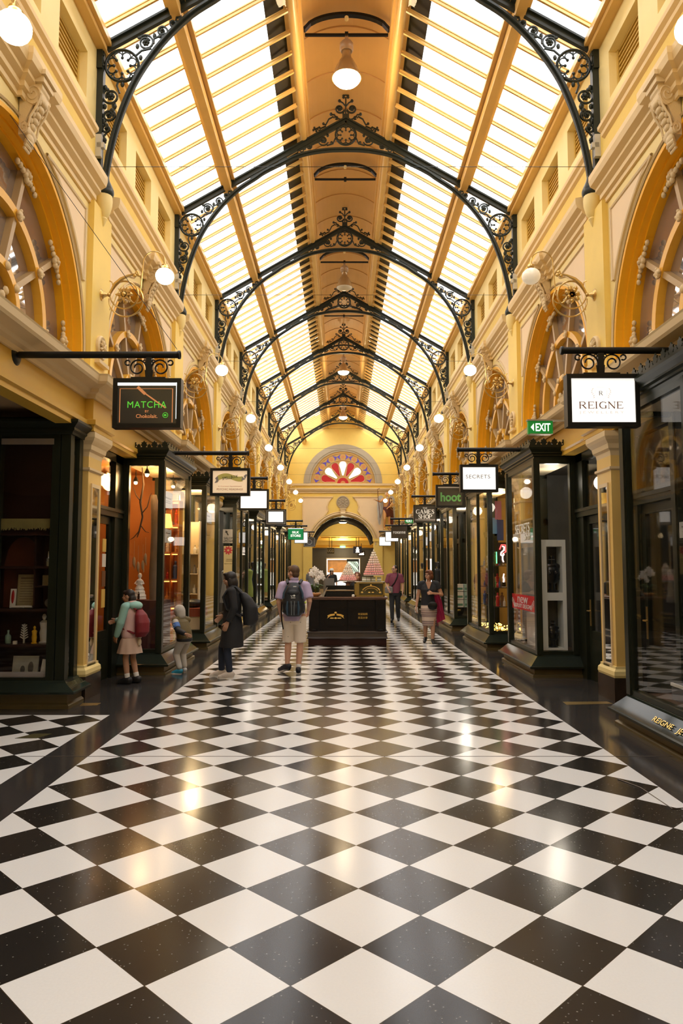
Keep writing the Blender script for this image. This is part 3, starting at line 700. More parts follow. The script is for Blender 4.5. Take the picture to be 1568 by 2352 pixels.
# ================================================================ shop fronts
NTH = ['first','second','third','fourth','fifth','sixth','seventh','eighth']
XF = 3.04
def fleur(m, p, d, h, t=.014):        # small cresting leaf at p, facing plan direction d (unit), height h
    nx, ny = -d[1], d[0]
    sh = [(-.035,0),(-.03,.25),(-.055,.45),(-.035,.62),(-.045,.75),(-.015,.82),(0,1),(.015,.82),(.045,.75),(.035,.62),(.055,.45),(.03,.25),(.035,0)]
    vs = []
    for e in (-1, 1):
        for a, z in sh: vs.append((p[0]+d[0]*a*h/.13+nx*t*e/2, p[1]+d[1]*a*h/.13+ny*t*e/2, p[2]+z*h))
    n = len(sh); m.add(vs, [tuple(range(n)), tuple(range(2*n-1, n-1, -1))]+[(i,(i+1) % n,n+(i+1) % n,n+i) for i in range(n)])
def shopfront(s, y0, y1, label, xf=XF, mull=1, front_pts=None, crest=True, near=True):
    r = thing('shop_window', label, 'shop window', (0,0,0), 0, 'projecting shop windows')
    X = lambda d: s*d
    path = [(X(3.72),y0),(X(xf),y0),(X(xf),y1),(X(3.72),y1)]; o = -1 if s < 0 else 1
    o = 1 if s > 0 else -1
    MB().sweep([(-.3,0),(.15,0),(.15,.03),(.13,.045),(.115,.05),(.115,.13),(-.3,.13)], path, -o).build('plinth', BRPAN, r)
    MB().sweep([(-.3,.12),(.115,.125),(.19,.14),(.195,.165),(.185,.175),(.05,.315),(.045,.335),(.0,.345),(-.3,.345)], path, -o).build('sloping_ledge', LEDGE, r)
    MB().sweep([(.19,.138),(.205,.145),(.205,.17),(.185,.18)], path, -o).build('ledge_edge', BRONZE, r)
    p = MB(); z0, z1 = .34, 3.46
    xb = [xf-.045, xf+.045]
    pts = [(xf+.0,y0+.0),(xf,y1)]
    def post(x, y, w=.05): p.box(min(X(x-w),X(x+w)), max(X(x-w),X(x+w)), y-w, y+w, z0, z1)
    corner = []
    for (x, y) in pts+[(3.62,y0),(3.62,y1)]:
        q = MB(); w = .05; q.box(min(X(x-w),X(x+w)), max(X(x-w),X(x+w)), y-w, y+w, z0, z1); q.box(min(X(x-.025),X(x+.025)), max(X(x-.025),X(x+.025)), y-.062, y+.062, z0, z1); q.build('corner_post', BRONZE, r)
    for i in range(1, mull+1):
        y = y0+(y1-y0)*i/(mull+1); MB().box(min(X(xf-.035),X(xf+.03)), max(X(xf-.035),X(xf+.03)), y-.03, y+.03, z0, z1).build('mullion', BRONZE, r)
    p.sweep([(-.05,.34),(.03,.34),(.03,.39),(-.05,.40)], path, -o); p.sweep([(-.05,3.38),(.03,3.38),(.03,3.46),(-.05,3.46)], path, -o); p.build('rail', BRONZE, r)
    g = MB(); ys = [y0+(y1-y0)*i/(mull+1) for i in range(mull+2)]
    for a, b in zip(ys, ys[1:]):
        gg = MB(); gg.box(min(X(xf-.004),X(xf+.004)), max(X(xf-.004),X(xf+.004)), a, b, .39, 3.39); gg.build('pane', GLASS, r)
    for y in ((y0, y1) if near else (y1,)): MB().box(min(X(xf),X(3.6)), max(X(xf),X(3.6)), y-.004, y+.004, .39, 3.39).build('pane', GLASS, r)
    cpath = path
    MB().sweep([(-.4,3.45),(.03,3.45),(.035,3.49),(.055,3.50),(.055,3.525),(.085,3.54),(.085,3.56),(.12,3.60),(.135,3.63),(.135,3.655),(-.4,3.66)], cpath, -o).build('cornice', BRONZE, r)
    MB().box(min(X(xf+.05),X(3.7)), max(X(xf+.05),X(3.7)), y0+.05, y1-.05, 3.43, 3.47).build('window_ceiling', mat('window_soffit_cream', (.5,.42,.28), .6), r)
    MB().box(min(X(xf+.05),X(3.8)), max(X(xf+.05),X(3.8)), y0+.05, y1-.05, .28, .36).build('display_floor', mat('display_floor_wood', (.10,.055,.03), .35, var=.2), r)
    if crest:
        m = MB(); L = [((X(3.62),y0-.10),(X(xf-.10),y0-.10)), ((X(xf-.10),y0-.10),(X(xf-.10),y1+.10))]
        for (a, b) in L:
            v = Vector((b[0]-a[0], b[1]-a[1])); n = max(2, int(v.length/.085)); d = v.normalized()
            for i in range(n):
                q = Vector(a)+v*(i+.5)/n; fleur(m, (q.x,q.y,3.65), (d.x,d.y), .135 if i % 2 else .085)
            m.obox((a[0],a[1],3.66),(b[0],b[1],3.66),.03,.03)
        m.build('cresting', BRONZE, r)
    return r
RW = [(2.2,7.9),(11.5,13.4),(15.15,17.7),(19.85,22.4),(24.6,27.1),(29.4,31.9),(34.15,36.7),(38.9,41.4)]
LW = [(11.75,13.75),(15.4,17.0),(19.85,22.4),(24.6,27.1),(29.4,31.9),(34.15,36.7),(38.9,41.4)]
rl = ['dark jewellery shop window with gilt letters on its sloping ledge, nearest on the right','lingerie shop window with white display unit and red poster','games shop window with fairy lights and neon, behind the white display unit','shop window holding stacked teal product boxes','bronze framed shop window behind the woman in the striped skirt','bronze framed shop window just before the man in maroon','narrow bronze shop window with golden lit interior, far right','farthest bronze shop window on the right side']
ll = ['amber lit shop window of magical goods beside the two children','bright cream lit shop window with shelves, left of the woman in black','salon shop window with arrow sign and flower poster','dark shop window with green garments behind the woman in black','bronze shop window below the green lit sign, left side','narrow bronze shop window, second from the far left end','farthest bronze shop window on the left side']
for i, (a, b) in enumerate(RW): shopfront(1, a, b, rl[i], mull=(3 if i == 0 else 0 if i == 1 else 1), xf=3.06 if i == 0 else XF)
for i, (a, b) in enumerate(LW): shopfront(-1, a, b, ll[i], mull=0 if i < 2 else 1)
# doors between the windows
def door(s, y0, y1, n):
    X = lambda d: s*d; x = 3.72; yc = (y0+y1)/2; dw = min(.48, (y1-y0)/2-.12)
    r = bpy.data.objects.new('door_%d' % n, None); COL.objects.link(r); struct(r)
    f = MB()
    bx = lambda a, b, c, d, e, g: f.box(min(X(a),X(b)), max(X(a),X(b)), c, d, e, g)
    bx(x-.05,x+.06,y0,yc-dw,0,3.5); bx(x-.05,x+.06,yc+dw,y1,0,3.5)
    bx(x-.07,x+.06,y0,y1,2.50,2.62); bx(x-.05,x+.06,y0,y1,3.38,3.56); bx(x-.09,x-.05,y0,y1,2.58,2.63)
    f.build('door_frame', BRONZE, r)
    f = MB(); xx = x+.03
    bx(xx-.025,xx+.025,yc-dw,yc+dw,0,.75); bx(xx-.025,xx+.025,yc-dw,yc+dw,2.38,2.5); bx(xx-.025,xx+.025,yc-dw,yc-dw+.1,.75,2.38); bx(xx-.025,xx+.025,yc+dw-.1,yc+dw,.75,2.38)
    bx(xx-.035,xx-.02,yc-dw+.12,yc+dw-.12,.15,.62); f.build('door_leaf', BRONZE, r)
    f = MB(); bx(xx-.004,xx+.004,yc-dw+.1,yc+dw-.1,.75,2.38); bx(x-.004,x+.004,yc-dw,yc+dw,2.62,3.38); f.build('door_glass', GLASS, r)
    e = -1 if s > 0 else 1
    h = MB(); hy = yc+e*(dw-.06)*(-1 if s < 0 else 1)*(-1); hy = yc+(dw-.07)*(1 if s > 0 else -1)
    h.box(min(X(xx-.035),X(xx-.02)), max(X(xx-.035),X(xx-.02)), hy-.02, hy+.02, .82, 1.22); h.tube([(X(xx-.03),hy,1.05),(X(xx-.08),hy,1.05),(X(xx-.085),hy-.12,1.05)], .011, 6)
    h.build('door_handle', BRASS, r); return r
n = 0
for s, W in ((1, RW), (-1, LW)):
    segs = []
    for k in range(0, 8):
        lo, hi = A(k)+(.20 if s > 0 else .3), A(k+1)-(.40 if s > 0 else .3); cur = lo
        for a, b in W:
            if a < hi and b > lo:
                if a-cur > .45: segs.append((cur, a-.05))
                cur = b+.05
        if hi-cur > .45: segs.append((cur, hi))
    segs.append((A(8)+.3, YE-.1))
    for a, b in segs:
        if s < 0 and b < 9.6: continue
        n += 1; door(s, a, b, n)
# shop rooms behind the fronts
def room(s, y0, y1, col, back=5.9, name='shop_lining', zt=3.62, floorc=None):
    X = lambda d: s*d; m = MB()
    bx = lambda a, b, c, d, e, g: m.box(min(X(a),X(b)), max(X(a),X(b)), c, d, e, g)
    bx(back,back+.1,y0,y1,0,zt); bx(3.74,back,y0,y0+.04,0,zt); bx(3.74,back,y1-.04,y1,0,zt); bx(3.5,back+.1,y0,y1,zt-.05,zt+.05)
    o = m.build(name, col); struct(o); return o
ORA = mat('amber_shop_wall', (.36,.125,.02), .6, var=.25, scale=2); CRE = mat('cream_shop_wall', (.78,.66,.42), .6); GRY = mat('grey_shop_wall', (.16,.15,.13), .6, var=.2)
GRN = mat('dim_green_shop_wall', (.09,.095,.05), .6, var=.3); YLW = mat('ochre_shop_wall', (.55,.36,.09), .6, var=.2)
for k in range(0, 8):
    room(1, A(k)+.0, A(k+1), [DARKIN, GRY, YLW, GRY, DARKIN, GRN, YLW, DARKIN][k])
    if k: room(-1, A(k), A(k+1), [0, ORA, CRE, GRY, GRN, DARKIN, GRY, GRN][k])
room(1, -13, A(0), DARKIN); room(-1, A(8), YE, DARKIN); room(1, A(8), YE, DARKIN)
struct(MB().box(3.6,3.8,-13,2.1,0,3.6).build('shop_wall', DARKIN)); struct(MB().box(-3.8,-3.6,-13,-2.0,0,3.6).build('shop_wall', DARKIN))
# side passage on the left
ps = MB().box(-9,-3.5,-2.1,9.55,3.72,3.8); pc = ps.build('passage_ceiling', mat('passage_ceiling_paint', (.42,.27,.14), .6)); struct(pc)
pw = MB().box(-9.1,-9,-2.1,9.6,0,3.8).box(-9,-3.6,9.5,9.64,0,3.8).box(-9,-3.8,-2.1,-2,0,3.8); struct(pw.build('passage_wall', DARKIN))
# dark collector's cabinet facing the passage
def case():
    r = thing('corner_showcase', 'dark wooden corner showcase full of curios beside the left yellow pilaster', 'showcase')
    y0, y1, x0, x1 = 8.95, 9.36, -6.6, -3.50
    path = [(x0,y0),(x1,y0),(x1,y1)]
    MB().sweep([(-.3,0),(.11,0),(.11,.04),(.09,.06),(.08,.07),(.08,.17),(-.3,.17)], path, 1).build('plinth', BRPAN, r)
    MB().sweep([(-.3,.16),(.08,.17),(.20,.19),(.205,.215),(.19,.225),(.05,.30),(.03,.33),(-.3,.34)], path, 1).build('sloping_ledge', LEDGE, r)
    for x, y in ((x1-.05,y0+.05),(x1-.05,y1-.05),(-4.42,y0+.03)): MB().box(x-.06,x+.06,y-.06,y+.06,.3,3.42).build('corner_post', BRONZE, r)
    MB().box(x1-.22,x1-.12,y0-.015,y0+.06,.3,3.4).box(x0,x1-.12,y0-.01,y0+.05,3.33,3.42).box(x0,x1-.12,y0-.01,y0+.05,.3,.36).build('frame', BRONZE, r)
    MB().sweep([(-.3,3.38),(.03,3.38),(.04,3.41),(.07,3.43),(.07,3.46),(.12,3.50),(.14,3.52),(.14,3.55),(-.3,3.56)], path, 1).build('cornice', BRONZE, r)
    MB().box(x0,x1-.12,y0+.01,y0+.018,.36,3.36).box(x1-.03,x1-.022,y0+.1,y1-.1,.36,3.4).build('pane', GLASS, r)
    dk = mat('showcase_mahogany', (.026,.009,.005), .4, var=.3)
    MB().box(x0,x1-.1,9.30,9.35,.3,3.4).build('back_panel', dk, r)
    for i, z in enumerate((.755,1.19,1.725,2.14)): MB().box(x0,-3.68,9.0,9.30,z-.03,z).build('shelf', dk, r)
    v = MB().box(-3.95,-3.93,9.05,9.30,1.2,2.12); v.box(-3.93,-3.68,9.05,9.30,1.46,1.48); v.build('divider', dk, r)
    MB().prism([(-4.42,1.2),(-4.42,1.75)]+[(-4.18+.22*math.cos(math.radians(a)), 1.80+.30*math.sin(math.radians(a))) for a in range(170,9,-16)]+[(-3.98,1.75),(-3.98,1.2)], 'y', 9.26, 9.30).build('gothic_panel', mat('gothic_panel_wood', (.085,.025,.012), .4, var=.2), r)
    fr = MB()
    for i in range(70): 
        x = -4.42+.011*i
        fr.box(x, x+.008, 9.0, 9.008, 2.19+random.uniform(-.02,.02), 2.32)
    fr.build('fringe_valance', mat('faded_gold_fringe', (.22,.18,.06), .8, var=.3), r)
    MB().box(-4.36,-3.70,8.93,8.945,3.25,3.325).build('light_strip', mat('dull_light_strip', (.30,.25,.21), .5), r)
    return r
case()
mar = mat('white_resin', (.62,.60,.54), .4, var=.15, scale=20); parch = mat('aged_parchment', (.30,.24,.13), .8, var=.3, scale=12)
def figure(name, label, cat, loc, h, m, prof, grp=None, n=12):
    o = MB().lathe([(r*h, z*h) for r, z in prof], (0,0,0), n).build(name, m, smooth=50); o.location = loc; return tag(o, label, cat, grp)
P_FIG = [(.16,0),(.17,.04),(.12,.06),(.13,.2),(.15,.35),(.12,.5),(.14,.62),(.15,.7),(.08,.77),(.04,.79),(.065,.84),(.075,.9),(.05,.97),(0,1)]
P_BOT = [(.2,0),(.22,.03),(.22,.5),(.19,.6),(.08,.7),(.07,.85),(.09,.88),(.09,.97),(0,1)]
P_OBE = [(.14,0),(.14,.3),(.17,.32),(.12,.36),(.13,.5),(.06,.56),(.045,.75),(.012,1),(0,1)]
figure('figurine', 'pale robed figurine on the lower middle shelf of the corner showcase', 'figurine', (-3.86,9.2,.755), .37, mar, P_FIG)
figure('candle_figure', 'yellow wax figure beside the pale robed figurine in the showcase', 'figurine', (-3.96,9.15,.755), .22, mat('yellow_wax', (.72,.42,.02), .5), P_FIG)
for x, h, l in ((-3.815,.17,'left'),(-3.73,.145,'right')): figure('crystal_flask', 'small silvery spired flask, %s of the pair on the top shelf of the showcase' % l, 'flask', (x,9.15,1.725), h+.02, mat('silver_glass', (.5,.52,.5), .15, metal=.5), P_OBE, 'spired flasks')
figure('bottle', 'pale green glass bottle at the left edge of the lower showcase shelf', 'bottle', (-4.29,9.15,.755), .17, mat('green_bottle', (.2,.3,.24), .1), P_BOT)
m = MB(); m.box(-.004,.004,-.02,.02,0,.24)
for i in range(6): m.obox((0,0,.05+.03*i), (.05-.004*i,0,.08+.03*i), .012, .01); m.obox((0,0,.05+.03*i), (-.05+.004*i,0,.08+.03*i), .012, .01)
o = m.build('feather_ornament', mar); o.location = (-4.11,9.2,.755); tag(o, 'white ribbed feather ornament on the lower showcase shelf', 'ornament')
o = MB().box(-.13,.13,-.012,.012,0,.42).build('scroll_sheet', parch); o.location = (-4.09,9.20,1.2); o.rotation_euler = (-.08,0,0); tag(o, 'aged parchment sheet with faint writing leaning in the showcase', 'parchment')
m = MB().box(-.09,.09,-.014,-.012,.365,.38)
for i in range(9): m.box(-.095,.095-.02*(i % 3),-.014,-.012,.33-.032*i,.337-.032*i)
m.build('handwriting_lines', mat('faint_ink', (.13,.09,.05), .8), o)
o = MB().box(-.035,.035,-.008,.008,0,.24).build('quill_card', mar); o.location = (-4.235,9.12,1.2); o.rotation_euler.x = -.1; tag(o, 'white card with a red quill standing on the middle showcase shelf', 'card')
MB().ell((0,-.012,.14), (.02,.006,.085), 10, 8).build('red_quill', mat('deep_red', (.35,.01,.012), .5), o, smooth=60)
for i, (x, y) in enumerate(((-4.15,9.08),(-4.05,9.1))):
    o = MB().lathe([(0,-.075),(.016,-.075),(.016,.075),(0,.075)], (0,0,.016), 10, 'x').build('paper_roll', mar, smooth=40); o.location = (x,y,1.2); tag(o, 'small white paper roll lying on the middle shelf, %s one of two' % ('left','right')[i], 'paper roll', 'paper rolls')
o = MB().box(-.045,.045,-.015,.015,0,.13).build('greeting_card', parch); o.location = (-3.85,9.2,1.48); tag(o, 'small tan card on the narrow right shelf of the showcase', 'card')
m = MB()
for i in range(5): m.ell((.02*i-.04, 0, .03+.01*(i % 2)), (.022,.02,.028), 8, 6)
o = m.build('china_ornament', mar, smooth=60); o.location = (-3.75,9.15,1.48); tag(o, 'little white china ornament right of the tan card in the showcase', 'ornament')
o = MB().lathe([(0,0),(.055,0),(.055,.04),(0,.04)], (0,0,.06), 20, 'y').build('round_clock', mat('tin', (.28,.27,.25), .3, metal=.6), smooth=40); o.location = (-3.81,9.20,1.2); tag(o, 'small round grey clock on the showcase shelf under the tan card', 'clock')
o = MB().box(-.16,.16,-.012,.012,0,.24).build('framed_print', mat('pale_print', (.36,.35,.30), .5, var=.3, scale=8)); o.location = (-4.06,9.14,.36); o.rotation_euler.x = -.15; tag(o, 'grey framed print of two figures on the bottom showcase shelf', 'framed print')
for x, h, r in ((-.03,.1,.03),(.07,.15,.035)): MB().ell((x,-.013,h*.5+.02), (r,.005,h*.5), 10, 8).build('printed_figure', mat('print_dark', (.08,.075,.065), .6), o)
o = MB().box(-.05,.05,-.02,.02,0,.2).build('gift_card_box', mar); o.location = (-3.80,9.1,.36); o.rotation_euler = (-.1,.12,0); tag(o, 'white folded card leaning beside the grey framed print', 'card')
figure('perfume_bottle', 'pink perfume bottle at the bottom right of the showcase', 'bottle', (-3.74,9.06,.36), .11, mat('pink_glass', (.45,.16,.2), .15), P_BOT)
o = MB().box(-.05,.05,-.03,.03,0,.16).build('red_box', mat('dull_red_card', (.22,.02,.02), .5)); o.location = (-3.72,9.2,.36); tag(o, 'dull red box behind the pink perfume bottle in the showcase', 'box')
o = MB().box(-.42,.28,-.01,.01,0,.075).build('shelf_label_strip', mat('lilac_grey_strip', (.36,.33,.33), .5)); o.location = (-3.98,9.02,.345); tag(o, 'long pale grey label strip along the foot of the showcase', 'strip')
o = MB().box(-.02,.02,-.02,.02,0,.04).build('price_cube', mar); o.location = (-4.16,9.06,.755); tag(o, 'tiny white price cube on the lower showcase shelf edge', 'price cube')
# ---- amber shop (left, second bay)
wax = mat('warm_lamp_shade', (.9,.45,.1), .5, emit=(1.,.5,.12), estr=2.2)
o = MB().lathe([(.115,0),(.11,.03),(.085,.13),(.055,.22),(.04,.25),(.055,.285),(.055,.315),(.022,.34),(.018,.355),(.032,.375),(.035,.40),(.025,.43),(0,.44)], (0,0,0), 14).build('porcelain_lady', mat('bright_porcelain', (.8,.76,.68), .3), smooth=50); o.location = (-3.50,12.2,1.18); tag(o, 'white porcelain lady in a tiered gown in the amber shop window', 'figurine')
for z, r in ((.05,.114),(.11,.097),(.17,.08)): MB().lathe([(r-.012,z+.03),(r,z),(r-.012,z-.004)], (0,0,0), 14).build('flounce', MATS['bright_porcelain'], o)
for e in (-1, 1): MB().tube([(e*.05,0,.30),(e*.075,-.02,.26),(e*.03,-.06,.25)], .013, 6).build('arm', MATS['bright_porcelain'], o)
figure('dark_bust', 'small dark brown bust in front of the white porcelain lady', 'bust', (-3.47,12.05,1.18), .13, mat('dark_wood_bust', (.05,.02,.01), .3), P_FIG)
o = MB().box(-.24,.30,-.2,.28,0,.80).build('draped_table', mat('dark_red_drape', (.06,.012,.01), .8, var=.3)); o.location = (-3.36,12.3,.36); tag(o, 'dark red draped display table inside the amber shop window', 'display table')
o = MB().ell((0,0,.10), (.15,.13,.10), 16, 10).build('velvet_cushion', mat('purple_velvet', (.10,.025,.22), .7, sheen=.5), smooth=60); o.location = (-3.4,11.97,.72); tag(o, 'round purple velvet cushion low in the amber shop window', 'cushion')
o = MB().box(-.14,.14,-.09,.09,0,.36).build('cushion_stand', MATS['dark_red_drape']); o.location = (-3.4,11.97,.36); tag(o, 'low dark stand under the purple velvet cushion', 'stand')
bark = mat('grey_bark', (.16,.11,.07), .8, var=.3, scale=10, bump=.5)
o = MB().tube([(0,0,0),(.01,.01,.6),(-.01,0,1.2),(0,.01,1.9),(-.02,0,2.5),(-.03,0,2.6)], [.075,.07,.072,.066,.06,.045], 10).build('tree_trunk_prop', bark, smooth=60); o.location = (-3.30,12.35,.36); tag(o, 'tall rough grey tree trunk standing in the amber shop window', 'tree trunk')
tw = mat('dark_twig', (.055,.03,.015), .8)
m = MB()
m.tube([(0,0,3.1),(.03,0,2.8),(-.02,0,2.5),(.02,.02,2.25),(-.03,0,2.0),(-.06,0,1.9)], [.008,.016,.018,.016,.014,.008], 6); m.tube([(0,0,2.5),(-.10,.02,2.62),(-.14,0,2.75)], [.012,.009,.005], 5); m.tube([(0,0,2.3),(.10,0,2.42),(.14,.01,2.6),(.17,0,2.66)], [.012,.01,.008,.004], 5); m.tube([(-.02,0,2.02),(-.12,0,1.9),(-.18,0,1.86)], [.01,.008,.004], 5); m.tube([(.0,0,2.1),(.08,0,2.0),(.14,0,1.98)], [.01,.007,.004], 5)
o = m.build('hanging_branch', tw, smooth=60); o.location = (-3.5,12.2,.32); tag(o, 'dark crooked branch hanging beside the trunk in the amber window', 'branch')
for i, (dx, z) in enumerate(((-.09,1.86),(-.02,1.78),(.06,1.80),(.10,1.92))):
    m = MB(); m.tube([(0,0,.3),(0,0,.02)], .003, 4); m.ell((0,0,-.05), (.028,.02,.085), 8, 6); m.ell((.015,0,-.13), (.012,.008,.05), 6, 5)
    o = m.build('feather_charm', mat('tan_feather', (.42,.27,.13), .8, var=.3), smooth=60); o.location = (-3.5+dx,12.15,z); tag(o, 'tan feather charm hanging from the dark branch, %s from the left' % NTH[i], 'charm', 'feather charms')
for i, (x, y, z) in enumerate(((-3.36,12.0,3.26),(-3.24,12.5,3.18),(-3.72,12.6,3.2),(-3.2,13.2,3.2))):
    r = thing('spotlight', 'small glowing spotlight at the top of the amber shop window, %s of four' % NTH[i], 'spotlight', (x,y,z), 0, 'amber window spotlights')
    MB().ell((0,0,0), (.032,.032,.028), 12, 8).build('bulb', emitmat('warm_bulb', (1.,.66,.28), 30), r); MB().lathe([(.05,.02),(.04,.06),(.02,.1),(.008,.12),(.008,.22)], (0,0,0), 12).build('lamp_body', BLK, r)
pap = mat('white_paper', (.74,.71,.64), .7, var=.05)
def note(label, s, ya, yb, za, zb, x=None, txt=None, m=pap, arrow=False, tm=None):
    x = x or XF+.012
    o = MB().box(-.0015,.0015,-(yb-ya)/2,(yb-ya)/2,-(zb-za)/2,(zb-za)/2).build('window_notice', m); o.location = (s*x,(ya+yb)/2,(za+zb)/2); tag(o, label, 'notice')
    if txt:
        for t, w, h, dz in txt:
            if t is None: MB().box(-s*.004, -s*.002, -w/2, w/2, dz-h/2, dz+h/2).build('printed_line', tm or mat('notice_ink', (.12,.10,.09), .7), o); continue
            q = text(t, w, h, (-s*.003, 0, dz), tm or mat('notice_ink', (.12,.10,.09), .7), o, 'lettering', rz=-PI/2*s if s > 0 else PI/2)
    return o
note('large white notice at the top of the amber shop window front', -1, 11.9, 12.55, 2.72, 3.0, txt=[(None, .4, .02, .03), (None, .3, .008, -.02), (None, .35, .008, -.05)])
note('small white note with a grey mark, lower on the amber shop window', -1, 12.0, 12.5, 2.13, 2.36, txt=[(None, .3, .015, .05), (None, .06, .06, -.04)])
# amber shelving unit at the far end of the window
r = thing('amber_cabinet', 'lit amber wooden cabinet with shelves inside the shop window behind the boy', 'cabinet', (-3.34,13.30,.36))
aw = mat('amber_wood', (.50,.15,.02), .4, var=.25, scale=5)
m = MB().box(-.24,.24,.28,.30,0,2.6)
for x in (-.24,-.08,.08,.22): m.box(x,x+.02,0,.30,0,2.6)
m.build('carcass', aw, r)
for z in (.12,.62,1.12,1.62,2.12,2.58): MB().box(-.22,.22,0,.28,z,z+.02).build('shelf', aw, r)
for x in (-.15,.01,.16):
    for z in (.585,1.085,1.585,2.085,2.545): MB().box(x-.05,x+.05,.04,.14,z,z+.02).build('shelf_light', wax, r)
cols = [('red',(.5,.03,.02)),('gold',(.75,.5,.12)),('white',(.75,.7,.6)),('blue',(.08,.12,.3)),('green',(.12,.2,.05)),('orange',(.8,.3,.04)),('brown',(.18,.08,.03))]
i = 0
for zi, z in enumerate((.50,1.0,1.5,2.0,2.5)):
    for xi, x in enumerate((-3.49,-3.33,-3.18)):
        cn, cc = cols[(i*3) % 7]; i += 1; h = (.20,.30,.16,.34)[(i*3) % 4]
        figure('curio', '%s curio, %s on the %s shelf of the amber cabinet' % (cn, ('left','middle','right')[xi], ['bottom','second','third','fourth','top'][zi]), 'curio', (x,13.42,z), h, mat('curio_'+cn, cc, .35), [P_FIG, P_BOT, P_OBE][i % 3], 'curios in the amber cabinet', 10)
for i, (y, cn) in enumerate(((12.1,'gold'),(12.4,'red'),(12.7,'white'),(12.95,'orange'),(13.15,'gold'))):
    figure('doll', '%s little doll on the floor of the amber window, %s from the front' % (cn, NTH[i]), 'doll', (-3.14,y,.36), .30+.06*(i % 2), MATS['curio_'+cn], P_FIG, 'dolls in the amber window', 10)
r = thing('fabric_lamp', 'glowing orange fabric lamp hanging behind the front pane', 'lamp', (-3.22,12.75,2.42)); MB().lathe([(.13,0),(.13,.01),(.09,.24),(.07,.24)], (0,0,0), 16).build('lamp_shade', wax, r, smooth=40); MB().tube([(0,0,.22),(0,0,1.0)], .004, 4).build('cord', BLK, r)
# amber doorway posters
for i, (z0, z1, c) in enumerate(((1.95,2.15,'curio_gold'),(1.72,1.92,'curio_white'),(1.42,1.66,'curio_brown'),(1.1,1.38,'curio_gold'))):
    o = MB().box(-.004,.004,-.08,.08,0,z1-z0).build('door_card', MATS[c]); o.location = (-3.735,11.05,z0); tag(o, '%s display card on the amber shop door, %s from the top' % (c[6:], NTH[i]), 'card', 'cards on the amber shop door')
# ---- cream shop (left third bay)
r = thing('cream_shelf_unit', 'cream shelving with stacked goods in the bright left shop window', 'shelf unit', (-3.5,16.2,.36))
cw = mat('cream_joinery', (.75,.62,.40), .4)
m = MB().box(-.3,.2,.3,.34,0,2.4)
for x in (-.3,-.05,.2): m.box(x-.012,x+.012,0,.34,0,2.4)
m.build('carcass', cw, r)
for z in (.3,.75,1.2,1.65): MB().box(-.3,.2,0,.34,z,z+.02).build('shelf', cw, r)
for zi, z in enumerate((.68,1.13,1.58,2.03)):
    for xi, x in enumerate((-3.7,-3.6,-3.42,-3.33)):
        figure('jar', '%s jar on the %s shelf of the cream shelving' % (NTH[xi], ['lowest','second','third','top'][zi]), 'jar', (x,16.35,z), .2, [mar, mat('grey_tin', (.25,.23,.2), .4), pap][(xi+zi) % 3], P_BOT, 'jars on the cream shelving', 8)
note('small white notice on the bright cream shop window', -1, 15.55, 16.35, 2.70, 2.93, txt=[(None, .3, .03, .04), (None, .4, .008, -.03)])
o = MB().box(-.28,.28,-.3,.3,0,.18).build('display_bench', mat('bench_red', (.30,.06,.03), .5)); o.location = (-3.36,15.85,.66); tag(o, 'dark red display bench low in the bright cream window', 'bench')
o = MB().box(-.24,.24,-.28,.28,0,.30).build('bench_box', cw); o.location = (-3.36,15.85,.36); tag(o, 'cream box under the dark red display bench', 'box')
o = MB().ell((0,0,.07), (.24,.2,.10), 14, 8).build('dark_bag', BLK, smooth=60); o.location = (-3.34,15.85,.86); tag(o, 'black soft bag lying on the dark red bench', 'bag')
# ---- salon window
o = MB().box(-.165,.165,-.006,.006,-.19,.19).build('arrow_sign', mat('grey_sign_board', (.52,.49,.43), .5)); o.location = (-3.20,19.82,2.58); tag(o, 'grey board sign with black arrow reading SALON UPSTAIRS', 'sign')
ink = mat('black_ink', (.015,.015,.015), .5)
text('SALON', .27, .062, (0,-.007,-.055), ink, o, 'lettering', bold=.01); text('UPSTAIRS', .30, .062, (0,-.007,-.135), ink, o, 'lettering', bold=.01)
m = MB(); m.prism([(-.03,.02),(.0,.03),(-.045,.11),(-.02,.125),(-.09,.16),(-.095,.085),(-.072,.098)], 'y', -.01, -.006); m.build('arrow', ink, o)
o = MB().box(-.155,.155,-.005,.005,-.39,.39).build('flower_poster', mat('pale_yellow_poster', (.75,.62,.30), .6)); o.location = (-3.18,19.82,1.92); tag(o, 'tall pale yellow poster with a red flower under the arrow sign', 'poster')
m = MB()
for i in range(9):
    a = i*2*PI/9; m.ell((-.03+.075*math.cos(a),-.006,.27+.075*math.sin(a)), (.05,.003,.025), 8, 5, Euler((0,-a,0)))
m.build('printed_flower', mat('poster_red', (.62,.06,.07), .6), o); text('BEAUTY SALON', .26, .022, (0,-.006,-.1), mat('poster_ink', (.2,.13,.05), .6), o); MB().box(-.08,.08,-.007,-.005,.02,.032).box(-.09,.09,-.007,-.005,-.03,-.018).build('printed_line', MATS['poster_ink'], o)
